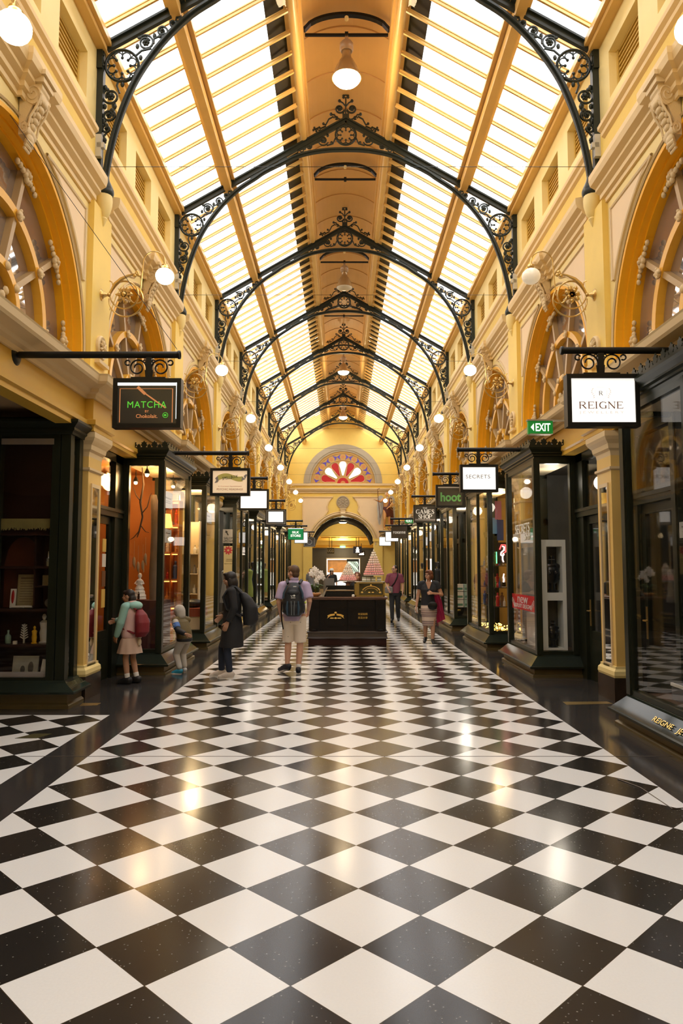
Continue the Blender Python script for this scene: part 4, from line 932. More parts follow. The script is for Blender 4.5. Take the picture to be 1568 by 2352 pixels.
# ---- mannequins with garments (dark left window)
def mannequin(label, loc, col, h=1.55):
    r = thing('mannequin', label, 'mannequin', loc, 0)
    m = MB().lathe([(.09,.0),(.10,.01),(.02,.03),(.015,.55),(.13,.6),(.16,.68),(.12,.95),(.15,1.12),(.16,1.22),(.07,1.30),(.035,1.34),(.04,1.38),(.065,1.46),(.06,1.54),(0,1.58)], (0,0,0), 14); m.build('body_form', mat('mannequin_dark', (.06,.05,.045), .4), r, smooth=50)
    MB().lathe([(.21,.35),(.19,.6),(.135,.95),(.165,1.15),(.175,1.24),(.08,1.31)], (0,0,0), 14).build('garment', col, r, smooth=50); return r
lime = mat('lime_cloth', (.30,.36,.07), .8, var=.2); mar2 = mat('dark_maroon_cloth', (.10,.02,.025), .8, var=.2)
mannequin('mannequin in a lime green dress in the dark left shop window', (-3.33,25.0,.36), lime); mannequin('mannequin in dark clothes behind the lime green one', (-3.25,25.7,.36), mat('navy_cloth', (.02,.025,.05), .8)); mannequin('mannequin in dark maroon in the dark left shop window', (-3.35,26.4,.36), mar2)
mannequin('mannequin in a pale dress in the salon window', (-3.4,20.9,.36), mat('pale_cloth', (.5,.47,.42), .8, var=.1))
mannequin('mannequin in the left window below the green lit sign', (-3.3,30.0,.36), lime); mannequin('headed form in the right window behind the striped skirt woman', (3.3,25.3,.36), mat('charcoal_cloth', (.03,.03,.03), .8)); mannequin('mannequin in white beside the dark right window post', (3.35,26.5,.36), MATS['pale_cloth'])
mannequin('golden clothed mannequin in the far right window', (3.3,30.3,.36), mat('gold_cloth', (.6,.4,.1), .6))
# ---- lingerie window (right)
r = thing('white_display_unit', 'white painted display unit with two openings in the lingerie window', 'display unit', (3.32,11.66,.36))
m = MB(); wpnt = mat('white_display_paint', (.80,.81,.76), .4, var=.03)
for x0, x1, z0, z1 in ((-.22,-.09,0,1.80),(.16,.22,0,1.80),(-.09,.16,0,.06),(-.09,.16,.82,.945),(-.09,.16,1.69,1.80)): m.box(x0,x1,0,.30,z0,z1)
m.build('carcass', wpnt, r); MB().box(-.2,.2,.31,.33,0,1.8).build('back_panel', mat('display_dark_back', (.05,.05,.045), .6), r)
def bust(label, loc, sc_):
    r = thing('necklace_bust', label, 'bust', loc, 0)
    m = MB()
    m.ell((0,0,.28), (.125,.07,.17), 16, 12); m.ell((0,0,.40), (.135,.055,.06), 14, 8); m.tube([(0,0,.42),(0,0,.56)], [.045,.04], 12); m.lathe([(.10,0),(.10,.02),(.05,.04),(.045,.14)], (0,0,0), 14)
    for e in (-1, 1): m.ell((e*.05,-.055,.30), (.045,.035,.045), 10, 8)
    m.build('torso_form', mat('black_gloss_form', (.012,.012,.013), .2), r, smooth=60)
    MB().lathe([(.048,.50),(.052,.505),(.048,.51)], (0,0,0), 14).build('choker', mat('silver', (.7,.7,.7), .2, metal=.9), r)
    for e in (-1, 1): MB().ell((e*.05,-.092,.30), .008, 6, 5).build('bead', MATS['silver'], r)
    r.scale = (sc_,)*3; return r
bust('glossy black torso bust in the upper opening of the white display unit', (3.35,11.8,1.31), 1.05); bust('small black neck stand in the lower opening of the white display unit', (3.35,11.8,.43), .75)
lr = mat('poster_scarlet', (.70,.015,.02), .5, var=.03)
o = note('red poster reading new luxury designs on the lingerie window', 1, 11.78, 13.3, .98, 1.24, m=lr, txt=[('new', .7, .11, .035), ('LUXURY DESIGNS', 1.15, .07, -.065)], tm=mat('poster_white', (.85,.82,.8), .6))
for e in (-1, 1):
    m = MB()
    for i in range(4): m.tube([(-.003,e*(.72-.05*i)+.03*math.cos(a/3),.02+.04*math.sin(a/3)-.03*i) for a in range(20)], .004, 4)
    m.build('printed_scroll', MATS['poster_white'], o)
g1 = mat('window_vinyl_white', (.8,.78,.72), .6)
o = MB().box(-.002,.002,-.01,.01,-.01,.01).build('window_lettering', g1); o.location = (3.03,12.4,2.35); tag(o, 'white lettering on the lingerie window glass above the paper sheet', 'lettering')
text('SECRETS', .95, .17, (0,0,.03), g1, o, 'letters', rz=-PI/2); text('Shh', .4, .12, (0,-.3,-.12), g1, o, 'letters', rz=-PI/2, shear=.4)
note('white paper sheet on the lingerie window below the lettering', 1, 12.72, 13.15, 2.16, 2.32, m=pap)
note('small green sign at the near edge of the lingerie window', 1, 11.66, 11.95, 2.16, 2.36, m=mat('sign_green', (.0,.28,.10), .5), txt=[(None, .18, .03, -.04)], tm=g1)
o = MB().box(0,.02,-.5,.9,-.05,.05).box(0,.3,.85,.9,-1.7,0).build('grey_display_frame', mat('pale_grey_joinery', (.45,.44,.40), .5)); o.location = (3.25,12.5,2.12); tag(o, 'pale grey frame around the lingerie window display', 'display frame')
o = MB().box(0,.015,-.35,.35,-.4,.4).build('portrait_photo', mat('portrait_cream', (.55,.43,.22), .5)); o.location = (3.36,12.35,1.6); tag(o, 'framed photo of a brown haired head inside the lingerie window', 'photo')
m = MB(); m.ell((-.02,.0,.08), (.01,.22,.28), 16, 10); m.build('printed_hair', mat('chestnut', (.10,.035,.012), .5), o); MB().ell((-.022,-.08,-.02), (.012,.12,.2), 14, 10).build('printed_face', mat('print_skin', (.55,.33,.18), .6), o); MB().ell((-.02,.0,-.33), (.01,.25,.1), 14, 8).build('printed_shoulder', BLK, o)
o = MB().box(-.12,.12,-.5,.5,0,.55).build('low_plinth', mat('stone_plinth_white', (.6,.58,.52), .5)); o.location = (3.35,12.5,.36); tag(o, 'white low plinth inside the lingerie window', 'plinth')
for i, (y, z) in enumerate(((12.1,.91),(12.35,.91),(12.6,.91))):
    o = MB().ell((0,0,.06), (.09,.1,.07), 12, 8).build('folded_garment', pap, smooth=60); o.location = (3.33,y,z); tag(o, 'white folded garment on the low plinth, %s from the front' % NTH[i], 'garment', 'folded garments')
# ---- games shop window (right third bay)
r = thing('glass_shelf_tower', 'black framed glass shelving with trinkets in the games window', 'shelf unit', (3.36,15.55,.36))
m = MB()
for x in (-.16,.16):
    for y in (0,1.6): m.box(x-.01,x+.01,y-.01,y+.01,0,2.0)
m.build('upright', BLK, r)
for z in (.5,.91,1.38): MB().box(-.17,.17,-.02,1.62,z,z+.012).build('shelf', mat('shelf_glass_dark', (.08,.07,.05), .2), r)
i = 0
for zi, z in enumerate((.88,1.29,1.76)):
    for yi, y in enumerate((15.6,15.8,16.0,16.25,16.5,16.75,17.0)):
        for x in (3.28,3.42):
            cn, cc = cols[(i*2) % 7]; i += 1
            figure('trinket', '%s trinket, %s back on the %s %s glass shelf of the games window' % (cn, NTH[yi], ['low','middle','high'][zi], 'outer' if x < 3.3 else 'inner'), 'trinket', (x,y,z), .12+.09*((i*5) % 3), MATS['curio_'+cn], [P_BOT, P_FIG, P_OBE][i % 3], 'trinkets on the glass shelves', 8)
NE = emitmat('neon_white_red', (1.,.55,.45), 6); NR = emitmat('neon_red', (1.,.05,.05), 3.5); NG = emitmat('neon_green', (.1,1.,.25), 3)
r = thing('neon_sign', 'red and white neon figure sign in the games window', 'neon sign', (3.36,15.42,0))
MB().tube([(.0,0,2.17),(.04,0,2.15),(.03,0,2.08),(0,0,2.06),(-.03,0,2.03),(-.035,0,1.98),(0,0,1.96),(.03,0,1.99),(.02,0,2.02)]+[(0,0,1.95),(.0,0,1.88),(.02,0,1.83)], .014, 6).build('white_tube', NE, r)
MB().tube([(-.06,0,2.1),(-.02,0,2.2),(.06,0,2.2),(.07,0,2.05),(-.0,0,2.0)], .012, 6).build('red_tube', NR, r); MB().tube([(-.13,0,1.8),(-.13,0,2.05)], .010, 6).build('green_tube', NG, r); MB().box(-.1,.1,.03,.04,1.8,2.25).build('backing', BLK, r)
r = thing('flame_lamp', 'small white neon lamp below the red neon figure', 'lamp', (3.38,15.45,1.38)); MB().tube([(0,0,.02),(.008,0,.08),(-.006,0,.13),(.01,0,.2)], .012, 6).build('tube', NE, r); MB().box(-.04,.04,-.03,.03,-.07,.02).build('base', BLK, r)
fl = MB()
for i in range(60): fl.ell((3.12+.5*random.random(), 15.25+1.9*random.random(), .38+.05*random.random()), .013, 6, 4)
o = fl.build('fairy_lights', emitmat('fairy_warm', (1.,.55,.08), 9)); o['kind'] = 'stuff'; tag(o, 'heap of golden fairy lights along the foot of the games window', 'fairy lights')
for i, (c, z0, z1, x) in enumerate(((mat('flag_pink', (.6,.2,.25), .7),2.75,3.15,3.30),(mat('flag_blue', (.05,.09,.25), .7),2.3,2.75,3.36),(mat('flag_sky', (.2,.4,.55), .7),2.45,2.8,3.24))):
    o = MB().box(-.07,.07,-.005,.005,0,z1-z0).build('hanging_pennant', c); o.location = (x,15.5+.1*i,z0); tag(o, ['pink','navy blue','sky blue'][i]+' pennant hanging high in the games window', 'pennant')
# ---- teal boxes (right fourth bay)
tb = mat('teal_box', (.35,.52,.46), .5, var=.05); i = 0
for z in (.62,.84,1.06):
    for x in (3.2,3.42):
        i += 1; o = MB().box(-.1,.1,-.06,.06,0,.2).build('product_box', [tb, pap][i % 2]); o.location = (x,20.15,z); tag(o, '%s product box, %s column, %s layer of the stack in the right window' % (('teal','white')[(i+1) % 2], 'left' if x < 3.3 else 'right', {.62:'bottom',.84:'middle',1.06:'top'}[z]), 'box', 'stacked product boxes')
        MB().box(-.08,.08,-.062,-.06,.04,.10).build('printed_bottles', mat('print_green', (.1,.25,.18), .5), o)
o = MB().box(-.25,.25,-.2,.2,0,.26).build('display_stand', BLK); o.location = (3.31,20.2,.36); tag(o, 'black stand under the stacked product boxes', 'stand')
# ---- nearest right window
r = thing('stepped_display', 'grey stepped jewellery display inside the dark right window', 'display stand', (3.55,6.6,.36))
gs = mat('grey_velvet', (.10,.10,.105), .7)
for i in range(3): MB().box(-.25+.12*i,.45,-1.2,.9-.1*i,.16*i,.16*(i+1)).build('step', gs, r)
MB().box(-.26,-.24,-1.2,.9,.14,.17).box(-.14,-.12,-1.2,.8,.30,.33).build('edge_trim', mar, r)
figure('grey_neck_form', 'grey neck form on the stepped jewellery display', 'neck form', (3.82,6.3,.84), .5, gs, P_FIG)
note('clear notice card inside the dark right window, left one', 1, 6.9, 7.2, 2.0, 2.16, x=3.3, m=mat('dull_card', (.30,.30,.28), .6), txt=[(None, .2, .012, .03), (None, .15, .012, -.02)]); note('clear notice card inside the dark right window, right one', 1, 6.35, 6.6, 2.0, 2.16, x=3.3, m=MATS['dull_card'], txt=[(None, .16, .012, .03)])
o = MB().box(0,.01,-.01,.01,0,.01).build('gilt_lettering', GOLD); o.location = (2.925,6.53,.242); tag(o, 'gilt jewellery lettering along the near right window ledge', 'lettering')
q = text('REIGNE   JEWELLERY', 1.12, .075, (0,0,0), GOLD, o, 'letters'); q.rotation_euler = (math.radians(-47), 0, -PI/2)
q.rotation_mode = 'QUATERNION'; q.rotation_quaternion = (Matrix.Rotation(-PI/2, 3, 'Z') @ Matrix.Rotation(math.radians(-44), 3, 'X')).to_quaternion()
# ---- small ceiling lights in the shops, plus one added to brighten the white unit
def shoplight(s, y, pw, col, x=4.3, z=3.3):
    l = bpy.data.lights.new('shop_lamp', 'POINT'); l.energy = pw; l.color = col; l.shadow_soft_size = .12
    o = bpy.data.objects.new('shop_lamp', l); COL.objects.link(o); o.location = (s*x,y,z)
WARM = (1,.72,.38); WH = (1,.9,.74)
shoplight(-1,12.1,14,(1,.58,.22),3.35,3.2); shoplight(-1,12.8,26,(1,.6,.22),3.2,3.2); shoplight(-1,13.0,40,(1,.55,.18),4.2,3.2); shoplight(-1,16.0,40,WARM,3.35,3.2); shoplight(-1,16.5,110,WARM); shoplight(-1,21,50,WH); shoplight(-1,26,25,WH,3.5); shoplight(-1,31,25,WH,3.5); shoplight(-1,35.5,30,WARM,3.5); shoplight(-1,40,30,WARM,3.5)
shoplight(1,12.5,10,WH,3.6,3.2); shoplight(1,11.75,8,WH,3.25,3.1); shoplight(1,16.5,60,WARM,3.5,3.2); shoplight(1,21,26,WH,3.5); shoplight(1,26,14,WH,3.5); shoplight(1,31,30,WARM,3.5); shoplight(1,35.5,45,WARM,3.5); shoplight(1,40,30,WARM,3.5); shoplight(1,6.5,5,WH,4.5,3.3)
# ================================================================ hanging shop signs
def hang_sign(label, s, k, x0, x1, z0, z1, face, xend=None, zpole=None, lw=.045):
    y = B(k); xc = (x0+x1)/2; r = thing('hanging_sign', label, 'sign', (xc,y,(z0+z1)/2), 0, 'hanging shop signs')
    w, h = x1-x0, z1-z0; zp = zpole or z1+.262; zp -= (z0+z1)/2; xw = s*3.49-xc
    xe = (s*-1)*(w/2-.03 if xend is None else 0)+(0 if xend is None else xend-xc)
    MB().tube([(xw,0,zp),(xe,0,zp)], .036, 12).build('pole', BLK, r, smooth=40)
    MB().lathe([(0,-.03),(.036,-.03),(.045,-.02),(.045,.0),(0,.0)], (xe,0,zp), 12, 'x').build('pole_cap', BLK, r, smooth=40)
    MB().lathe([(0,0),(.12,0),(.12,.015),(.08,.04),(.04,.05)] if s < 0 else [(0,0),(.12,0),(.12,-.015),(.08,-.04),(.04,-.05)], (xw,0,zp), 16, 'x').build('wall_plate', BLK, r, smooth=40)
    m = MB(); sc_ = w/.70; zb = h/2
    m.box(-.028*sc_,.028*sc_,-.02,.02,zb,zp)
    for e in (-1, 1):
        c = (e*.118*sc_, zb+.125*sc_)
        pts = spiral((-.118*sc_, zb+.125*sc_), .094*sc_, .03*sc_, -25, 540, 46); m.tube([(p[0]*-e, 0, p[2]) for p in pts], .0085, 6)
        m.tube([(e*.205*sc_,0,zb+.16*sc_)]+[(e*(.222*sc_+.026*sc_*math.cos(math.radians(a))),0,zb+.178*sc_+.026*sc_*math.sin(math.radians(a))) for a in range(-120,170,24)], .0085, 6)
        m.tube([(e*(.045*sc_+.014*sc_*math.cos(math.radians(a))),0,zb+.195*sc_+.014*sc_*math.sin(math.radians(a))) for a in range(0,350,30)], .007, 5)
        m.tube([(e*.028*sc_,0,zb+.02),(e*.035*sc_,0,zb+.1*sc_)], .010, 5)
    m.box(-.178*sc_,.178*sc_,-.03,.03,zb,zb+.022); m.build('scroll_bracket', BLK, r, smooth=50)
    f = MB()
    for a, b, c, d in ((-w/2,w/2,h/2-lw,h/2),(-w/2,w/2,-h/2,-h/2+lw),(-w/2,-w/2+lw,-h/2+lw,h/2-lw),(w/2-lw,w/2,-h/2+lw,h/2-lw)): f.box(a,b,-.06,.06,c,d)
    f.build('sign_frame', BLK, r)
    face(r, w-2*lw, h-2*lw); return r
def panel(r, w, h, m, y=-.045): return MB().box(-w/2,w/2,y,.045,-h/2,h/2).build('sign_panel', m, r)
def ftext(p, s, w, h, x, z, m, **kw): return text(s, w, h, (x,-.0455,z), m, p, 'lettering', **kw)
SERIF = {'R':[(0,0,0,1,2),(0,1,.45,1,0),(.45,1,.62,.88,1),(.62,.88,.62,.66,2),(.62,.66,.45,.52,1),(.45,.52,0,.52,0),(.3,.52,.72,0,2),(-.1,0,.12,0,0),(-.1,1,0,1,0),(.66,0,.82,0,0)],
 'E':[(0,0,0,1,2),(0,1,.6,1,0),(.6,1,.6,.85,0),(0,.52,.42,.52,0),(.42,.44,.42,.6,0),(0,0,.62,0,0),(.62,0,.64,.17,0),(-.1,0,0,0,0),(-.1,1,0,1,0)],
 'I':[(0,0,0,1,2),(-.12,0,.12,0,0),(-.12,1,.12,1,0)],'N':[(0,0,0,1,0),(0,1,.72,0,2),(.72,0,.72,1,0),(-.12,1,.04,1,0),(-.1,0,.1,0,0),(.62,1,.82,1,0)],
 'G':[(.78,.82,.6,.97,0),(.6,.97,.38,1,0),(.38,1,.15,.88,1),(.15,.88,.02,.62,2),(.02,.62,.02,.38,2),(.02,.38,.15,.12,2),(.15,.12,.38,0,1),(.38,0,.62,.03,0),(.62,.03,.76,.12,0),(.76,.0,.76,.42,2),(.64,.42,.86,.42,0),(.78,.82,.78,1,0)],
 'A':[(0,0,.38,1,0),(.38,1,.76,0,2),(.14,.36,.6,.36,0),(-.1,0,.12,0,0),(.62,0,.88,0,0)],'M':[(0,0,.06,1,0),(.06,1,.42,.1,2),(.42,.1,.8,1,0),(.8,1,.86,0,2),(-.1,0,.1,0,0),(.74,0,.98,0,0),(-.06,1,.08,1,0),(.78,1,.92,1,0)],
 'S':[(.55,.8,.5,.95,0),(.5,.95,.3,1,0),(.3,1,.1,.9,1),(.1,.9,.08,.7,2),(.08,.7,.5,.36,2),(.5,.36,.56,.18,2),(.56,.18,.4,.02,1),(.4,.02,.2,0,0),(.2,0,.04,.1,0),(.04,.0,.04,.24,0),(.55,.76,.55,1,0)],
 'H':[(0,0,0,1,2),(.7,0,.7,1,2),(0,.52,.7,.52,0),(-.1,0,.1,0,0),(-.1,1,.1,1,0),(.6,0,.8,0,0),(.6,1,.8,1,0)],
 'O':[(.4,0,.15,.12,1),(.15,.12,.02,.38,2),(.02,.38,.02,.62,2),(.02,.62,.15,.88,2),(.15,.88,.4,1,1),(.4,1,.65,.88,1),(.65,.88,.78,.62,2),(.78,.62,.78,.38,2),(.78,.38,.65,.12,2),(.65,.12,.4,0,1)],
 'P':[(0,0,0,1,2),(0,1,.45,1,0),(.45,1,.62,.88,1),(.62,.88,.62,.64,2),(.62,.64,.45,.5,1),(.45,.5,0,.5,0),(-.1,0,.12,0,0),(-.1,1,0,1,0)],
 'T':[(.4,0,.4,1,2),(0,1,.8,1,0),(0,1,0,.82,0),(.8,1,.8,.82,0),(.28,0,.52,0,0)]}
def serif(parent, s, w, h, x, z, m, bold=1.0, y=-.0455, gap=.28):
    adv = []; tot = 0
    for ch in s:
        if ch == ' ': adv.append(.4); tot += .4; continue
        mx = max(max(t[0], t[2]) for t in SERIF[ch]); adv.append(mx+gap); tot += mx+gap
    tot -= gap; sx = w/tot; b = MB(); cx = -w/2
    for ch, a in zip(s, adv):
        if ch != ' ':
            for x0, z0, x1, z1, t in SERIF[ch]:
                b.obox((x+cx+x0*sx, y-.0015, z+(z0-.5)*h), (x+cx+x1*sx, y-.0015, z+(z1-.5)*h), (.06,.10,.15)[t]*h*bold, .003, (1,0,.01) if abs(x1-x0) < 1e-6 else (0,0,1))
        cx += a*sx
    return b.build('lettering', m, parent)
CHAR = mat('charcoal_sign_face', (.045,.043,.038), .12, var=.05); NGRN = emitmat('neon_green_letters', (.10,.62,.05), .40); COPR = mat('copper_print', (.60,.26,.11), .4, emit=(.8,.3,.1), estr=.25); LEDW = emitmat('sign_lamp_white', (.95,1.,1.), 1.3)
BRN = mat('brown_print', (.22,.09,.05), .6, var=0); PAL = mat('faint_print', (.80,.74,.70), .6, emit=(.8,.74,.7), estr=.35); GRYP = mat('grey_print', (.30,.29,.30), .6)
def f_matcha(r, w, h):
    p = panel(r, w, h, CHAR); m = MB().box(-w/2,w/2,-.048,-.044,h/2-.028,h/2).box(w/2-.008,w/2,-.048,-.044,-h/2+.05,h/2); m.build('light_strip', LEDW, p)
    b = MB(); X0, X1, Z0, Z1 = -w/2+.022, w/2-.04, -h/2+.012, h/2-.06
    for a, c, d, e in ((X0,X0+.008,Z0,Z1),(X1-.008,X1,Z0,Z1),(X0,X1,Z1-.005,Z1)): b.box(a,c,-.047,-.044,d,e)
    b.build('border_line', COPR, p); m = MB().obox((-.10,-.047,.17), (-.02,-.047,.095), .03, .003).obox((-.02,-.047,.1), (.19,-.047,-.05), .014, .003); m.build('diagonal_stripe', COPR, p)
    ftext(p, 'MATCHA', .40, .068, .0, -.015, NGRN, spacing=1.12); ftext(p, 'BY', .038, .024, .0, -.085, COPR); ftext(p, 'Chokolait.', .22, .04, .0, -.135, COPR, bold=.008)
    m = MB().tube([(q[0],-.047,q[2]) for q in arcpts((.19,-.125), .026, 0, 345, 18)], .003, 4, closed=True); m.build('round_badge', NGRN, p); MB().obox((.178,-.047,-.125),(.202,-.047,-.125),.012,.003).obox((.176,-.047,-.125),(.19,-.047,-.115),.006,.003).obox((.176,-.047,-.125),(.19,-.047,-.135),.006,.003).build('badge_arrow', NGRN, p)
def f_reigne(r, w, h):
    p = panel(r, w, h, SIGNLIT); serif(p, 'REIGNE', .44, .068, -.02, -.05, BRN); ftext(p, 'JEWELLERY', .46, .034, -.02, -.128, PAL, spacing=1.5); serif(p, 'R', .035, .042, -.02, .075, GRYP)
    m = MB(); m.tube([(-.08,-.047,.11),(-.08,-.047,.06),(-.05,-.047,.02),(-.02,-.047,.0),(.01,-.047,.02),(.04,-.047,.06),(.04,-.047,.11)], .002, 4); m.tube([(-.06,-.047,.135),(-.065,-.047,.165),(-.045,-.047,.145),(-.02,-.047,.185),(.005,-.047,.145),(.025,-.047,.165),(.02,-.047,.135),(-.06,-.047,.135)], .002, 4)
    for e in (-1, 1):
        for i in range(6): m.ell((-.02+e*(.085+.012*math.sin(i)),-.047,.12-.018*i), (.012,.001,.005), 6, 4, Euler((0,e*.7,0)))
    m.build('crest', PAL, p)
def f_white(r, w, h):
    p = panel(r, w, h, SIGNLIT)
    for i, z in enumerate((.3,.05,-.2)): MB().box(-w*.32,w*.3,-.047,-.044,h*z,h*z+.006).build('faint_line', PAL, p)
def f_frame2(r, w, h):
    panel(r, w, h, CHAR); b = MB(); a, c = w/2-.012, h/2-.012
    for q in ((-a,a,c-.008,c),(-a,a,-c,-c+.008),(-a,-a+.008,-c,c),(a-.008,a,-c,c)): b.box(q[0],q[1],-.05,-.044,q[2],q[3])
    b.build('silver_line', mat('silver_line', (.6,.58,.54), .4), r); MB().box(-w*.38,w*.38,-.052,-.04,-h*.34,h*.38).build('light_box', SIGNLIT, r)
def f_spell(r, w, h):
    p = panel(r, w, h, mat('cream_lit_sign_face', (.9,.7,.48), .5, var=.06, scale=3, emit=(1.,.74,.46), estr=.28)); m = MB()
    xs = [i/12 for i in range(13)]; up = [(-.21+.42*t, .105+.035*math.sin(t*5.2)+.02*t) for t in xs]; lo = [(x+.005, z-.085) for x, z in up]
    m.prism(up+lo[::-1], 'y', -.048, -.044); m.build('ribbon_banner', mat('ribbon_green_yellow', (.60,.55,.14), .5, var=.2, scale=10), p)
    m = MB(); m.prism([(-.21,.10),(-.25,.06),(-.23,.03),(-.26,-.02),(-.21,-.01),(-.19,.02)], 'y', -.049, -.044); m.prism([(.21,.09),(.25,.05),(.23,.10),(.27,.13),(.29,.12),(.25,.04),(.22,.03),(.19,.02)], 'y', -.049, -.044); m.build('ribbon_tail', mat('ribbon_grey', (.28,.26,.24), .5), p)
    q = ftext(p, 'SPELLBOX', .27, .048, 0, .075, mat('spell_ink', (.06,.07,.03), .6), shear=.2); q.location.y = -.0485; q.rotation_euler.y = -.16
    ftext(p, 'A Curious Apothecary', .40, .018, 0, -.075, mat('tan_ink', (.42,.25,.13), .6)); ftext(p, 'PSYCHIC READINGS', .44, .03, 0, -.125, MATS['tan_ink'])
def f_secret(r, w, h): p = panel(r, w, h, SIGNLIT); ftext(p, 'SECRETS', .41, .062, -.02, .03, GRYP, bold=.0, spacing=1.1); ftext(p, 'Shhh', .12, .03, .14, -.03, PAL, shear=.4)
def f_hoot(r, w, h):
    p = panel(r, w, h, mat('olive_dark_face', (.05,.046,.033), .2)); MB().box(-w/2,w/2,-.048,-.044,h/2-.03,h/2).build('light_strip', mat('dull_strip', (.55,.52,.48), .5), p)
    ftext(p, 'hoot', .48, .215, .0, -.02, emitmat('hoot_green', (.09,.26,.07), .16), bold=.03); ftext(p, '..', .05, .01, .17, -.19, MATS['hoot_green'])
def f_games(r, w, h):
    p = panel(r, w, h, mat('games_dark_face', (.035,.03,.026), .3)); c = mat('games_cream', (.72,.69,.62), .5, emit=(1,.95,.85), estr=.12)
    serif(p, 'THE', .14, .05, 0, .165, c, 1.3, gap=.2); serif(p, 'GAMES', .53, .125, 0, .06, c, 1.5, gap=.22); serif(p, 'SHOP', .40, .125, 0, -.09, c, 1.5, gap=.22)
    m = MB().box(-.27,.27,-.049,-.044,-.205,-.165); m.ell((-.28,-.046,-.185), (.02,.004,.03), 8, 5); m.ell((.28,-.046,-.185), (.02,.004,.03), 8, 5); m.build('ribbon', mat('ribbon_taupe', (.28,.25,.23), .5), p)
def f_silk(r, w, h):
    p = panel(r, w, h, emitmat('silk_green', (.0,.24,.07), .35)); MB().box(-w/2,w/2,-.047,-.044,h/2-.02,h/2).build('light_strip', LEDW, p); t = emitmat('silk_white', (1,1,.95), .6)
    ftext(p, 'SILK', .26, .085, 0, .06, t, bold=.03); ftext(p, 'STORE', .37, .09, 0, -.065, t, bold=.03)
def f_rox(r, w, h): p = panel(r, w, h, mat('rox_face', (.05,.035,.022), .25)); ftext(p, 'roxanne', .45, .085, 0, -.02, MATS['games_cream'], bold=.01)
def f_dark(r, w, h):
    panel(r, w, h, CHAR); b = MB(); a, c = w/2-.01, h/2-.01
    for q in ((-a,a,c-.012,c),(-a,a,-c,-c+.012),(-a,-a+.012,-c,c),(a-.012,a,-c,c)): b.box(q[0],q[1],-.05,-.044,q[2],q[3])
    b.build('silver_line', MATS['silver_line'], r); m = MB().tube([(q[0],-.048,q[2]) for q in arcpts((0,.0), .12, 0, 345, 18)], .008, 4, closed=True); m.build('round_emblem', MATS['silver_line'], r)
hang_sign('dark hanging sign with thin green capitals and a copper border, nearest on the left', -1, 0, -2.438,-1.738,3.133,3.649, f_matcha, -1.765)
hang_sign('cream hanging sign with a painted green ribbon banner', -1, 1, -2.304,-1.635,2.917,3.384, f_spell, -1.66)
hang_sign('blank glowing white hanging sign behind the cream ribbon sign', -1, 2, -2.50,-1.80,3.058,3.552, f_white)
hang_sign('glowing white hanging sign with broad black border and silver line', -1, 3, -2.375,-1.755,2.994,3.468, f_frame2, lw=.02)
hang_sign('green lit hanging sign with bold white letters', -1, 4, -2.058,-1.48,2.735,3.167, f_silk, lw=.012)
hang_sign('white hanging sign half hidden behind the green lit one', -1, 5, -2.129,-1.542,2.771,3.262, f_white, lw=.02)
hang_sign('dark hanging sign with round emblem, farthest on the left', -1, 6, -1.98,-1.40,2.76,3.24, f_dark, lw=.02)
hang_sign('white hanging sign with brown serif letters and a crest, nearest on the right', 1, 0, 2.227,2.973,3.146,3.695, f_reigne, 2.215)
hang_sign('white hanging sign with thin grey capitals, second on the right', 1, 1, 1.91,2.552,2.977,3.444, f_secret, 1.90)
hang_sign('dark hanging sign with large green lower case letters', 1, 2, 2.128,2.819,3.119,3.655, f_hoot, 2.09)
hang_sign('dark hanging sign with cream serif letters on three lines', 1, 3, 2.078,2.769,3.073,3.599, f_games, 2.05, lw=.02)
hang_sign('dark hanging sign with one pale lower case word, far right', 1, 4, 1.734,2.323,2.799,3.247, f_rox, 1.73, lw=.01)
hang_sign('white hanging sign partly hidden behind the dark far right sign', 1, 5, 1.798,2.38,2.847,3.281, f_white, lw=.02)
hang_sign('white hanging sign farthest back on the right', 1, 6, 1.781,2.387,2.805,3.261, f_white, lw=.02)
# thin stay wires of the near left sign
tag(MB().tube([(-3.5,7.05,6.35),(-1.80,7.32,3.97)], .003, 4).build('stay_wire', BLK), 'thin stay wire from the left wall down to the nearest left sign pole', 'wire')
# exit signs
EG = emitmat('exit_green', (.0,.17,.02), .45); EW = emitmat('exit_white', (.92,1.,.9), .7)
def exit_sign(label, loc, w, h, xw):
    r = thing('exit_sign', label, 'exit sign', loc, 0)
    MB().box(-w/2,w/2,-.03,.03,-h/2,h/2).build('housing', EG, r); MB().box(-w/2-.01,w/2+.01,-.04,.04,h/2,h/2+.02).box(w/2,xw-loc[0],-.015,.015,h/2+.0,h/2+.02).box(-w/2+.02,w/2-.02,-.035,.035,-h/2-.012,-h/2).build('bracket', mat('exit_bracket', (.35,.28,.18), .4), r)
    text('EXIT', w*.60, h*.62, (w*.10,-.031,0), EW, r, 'lettering', bold=.02); MB().prism([(-w*.40,0),(-w*.27,h*.30),(-w*.27,-h*.30)], 'y', -.034, -.03).build('arrow', EW, r); return r
exit_sign('green lit EXIT sign with arrow beside the nearest right yellow pilaster', (2.607,9.65,3.605), .334, .175, 3.42); exit_sign('small green EXIT sign with arrow, far along the right shops', (2.57,28.3,3.56), .32, .19, 3.4)
# ================================================================ end wall
E0 = YE; m = MB()
fc, fz, fr = 0.0, 7.08, 2.05
XW = 4.2
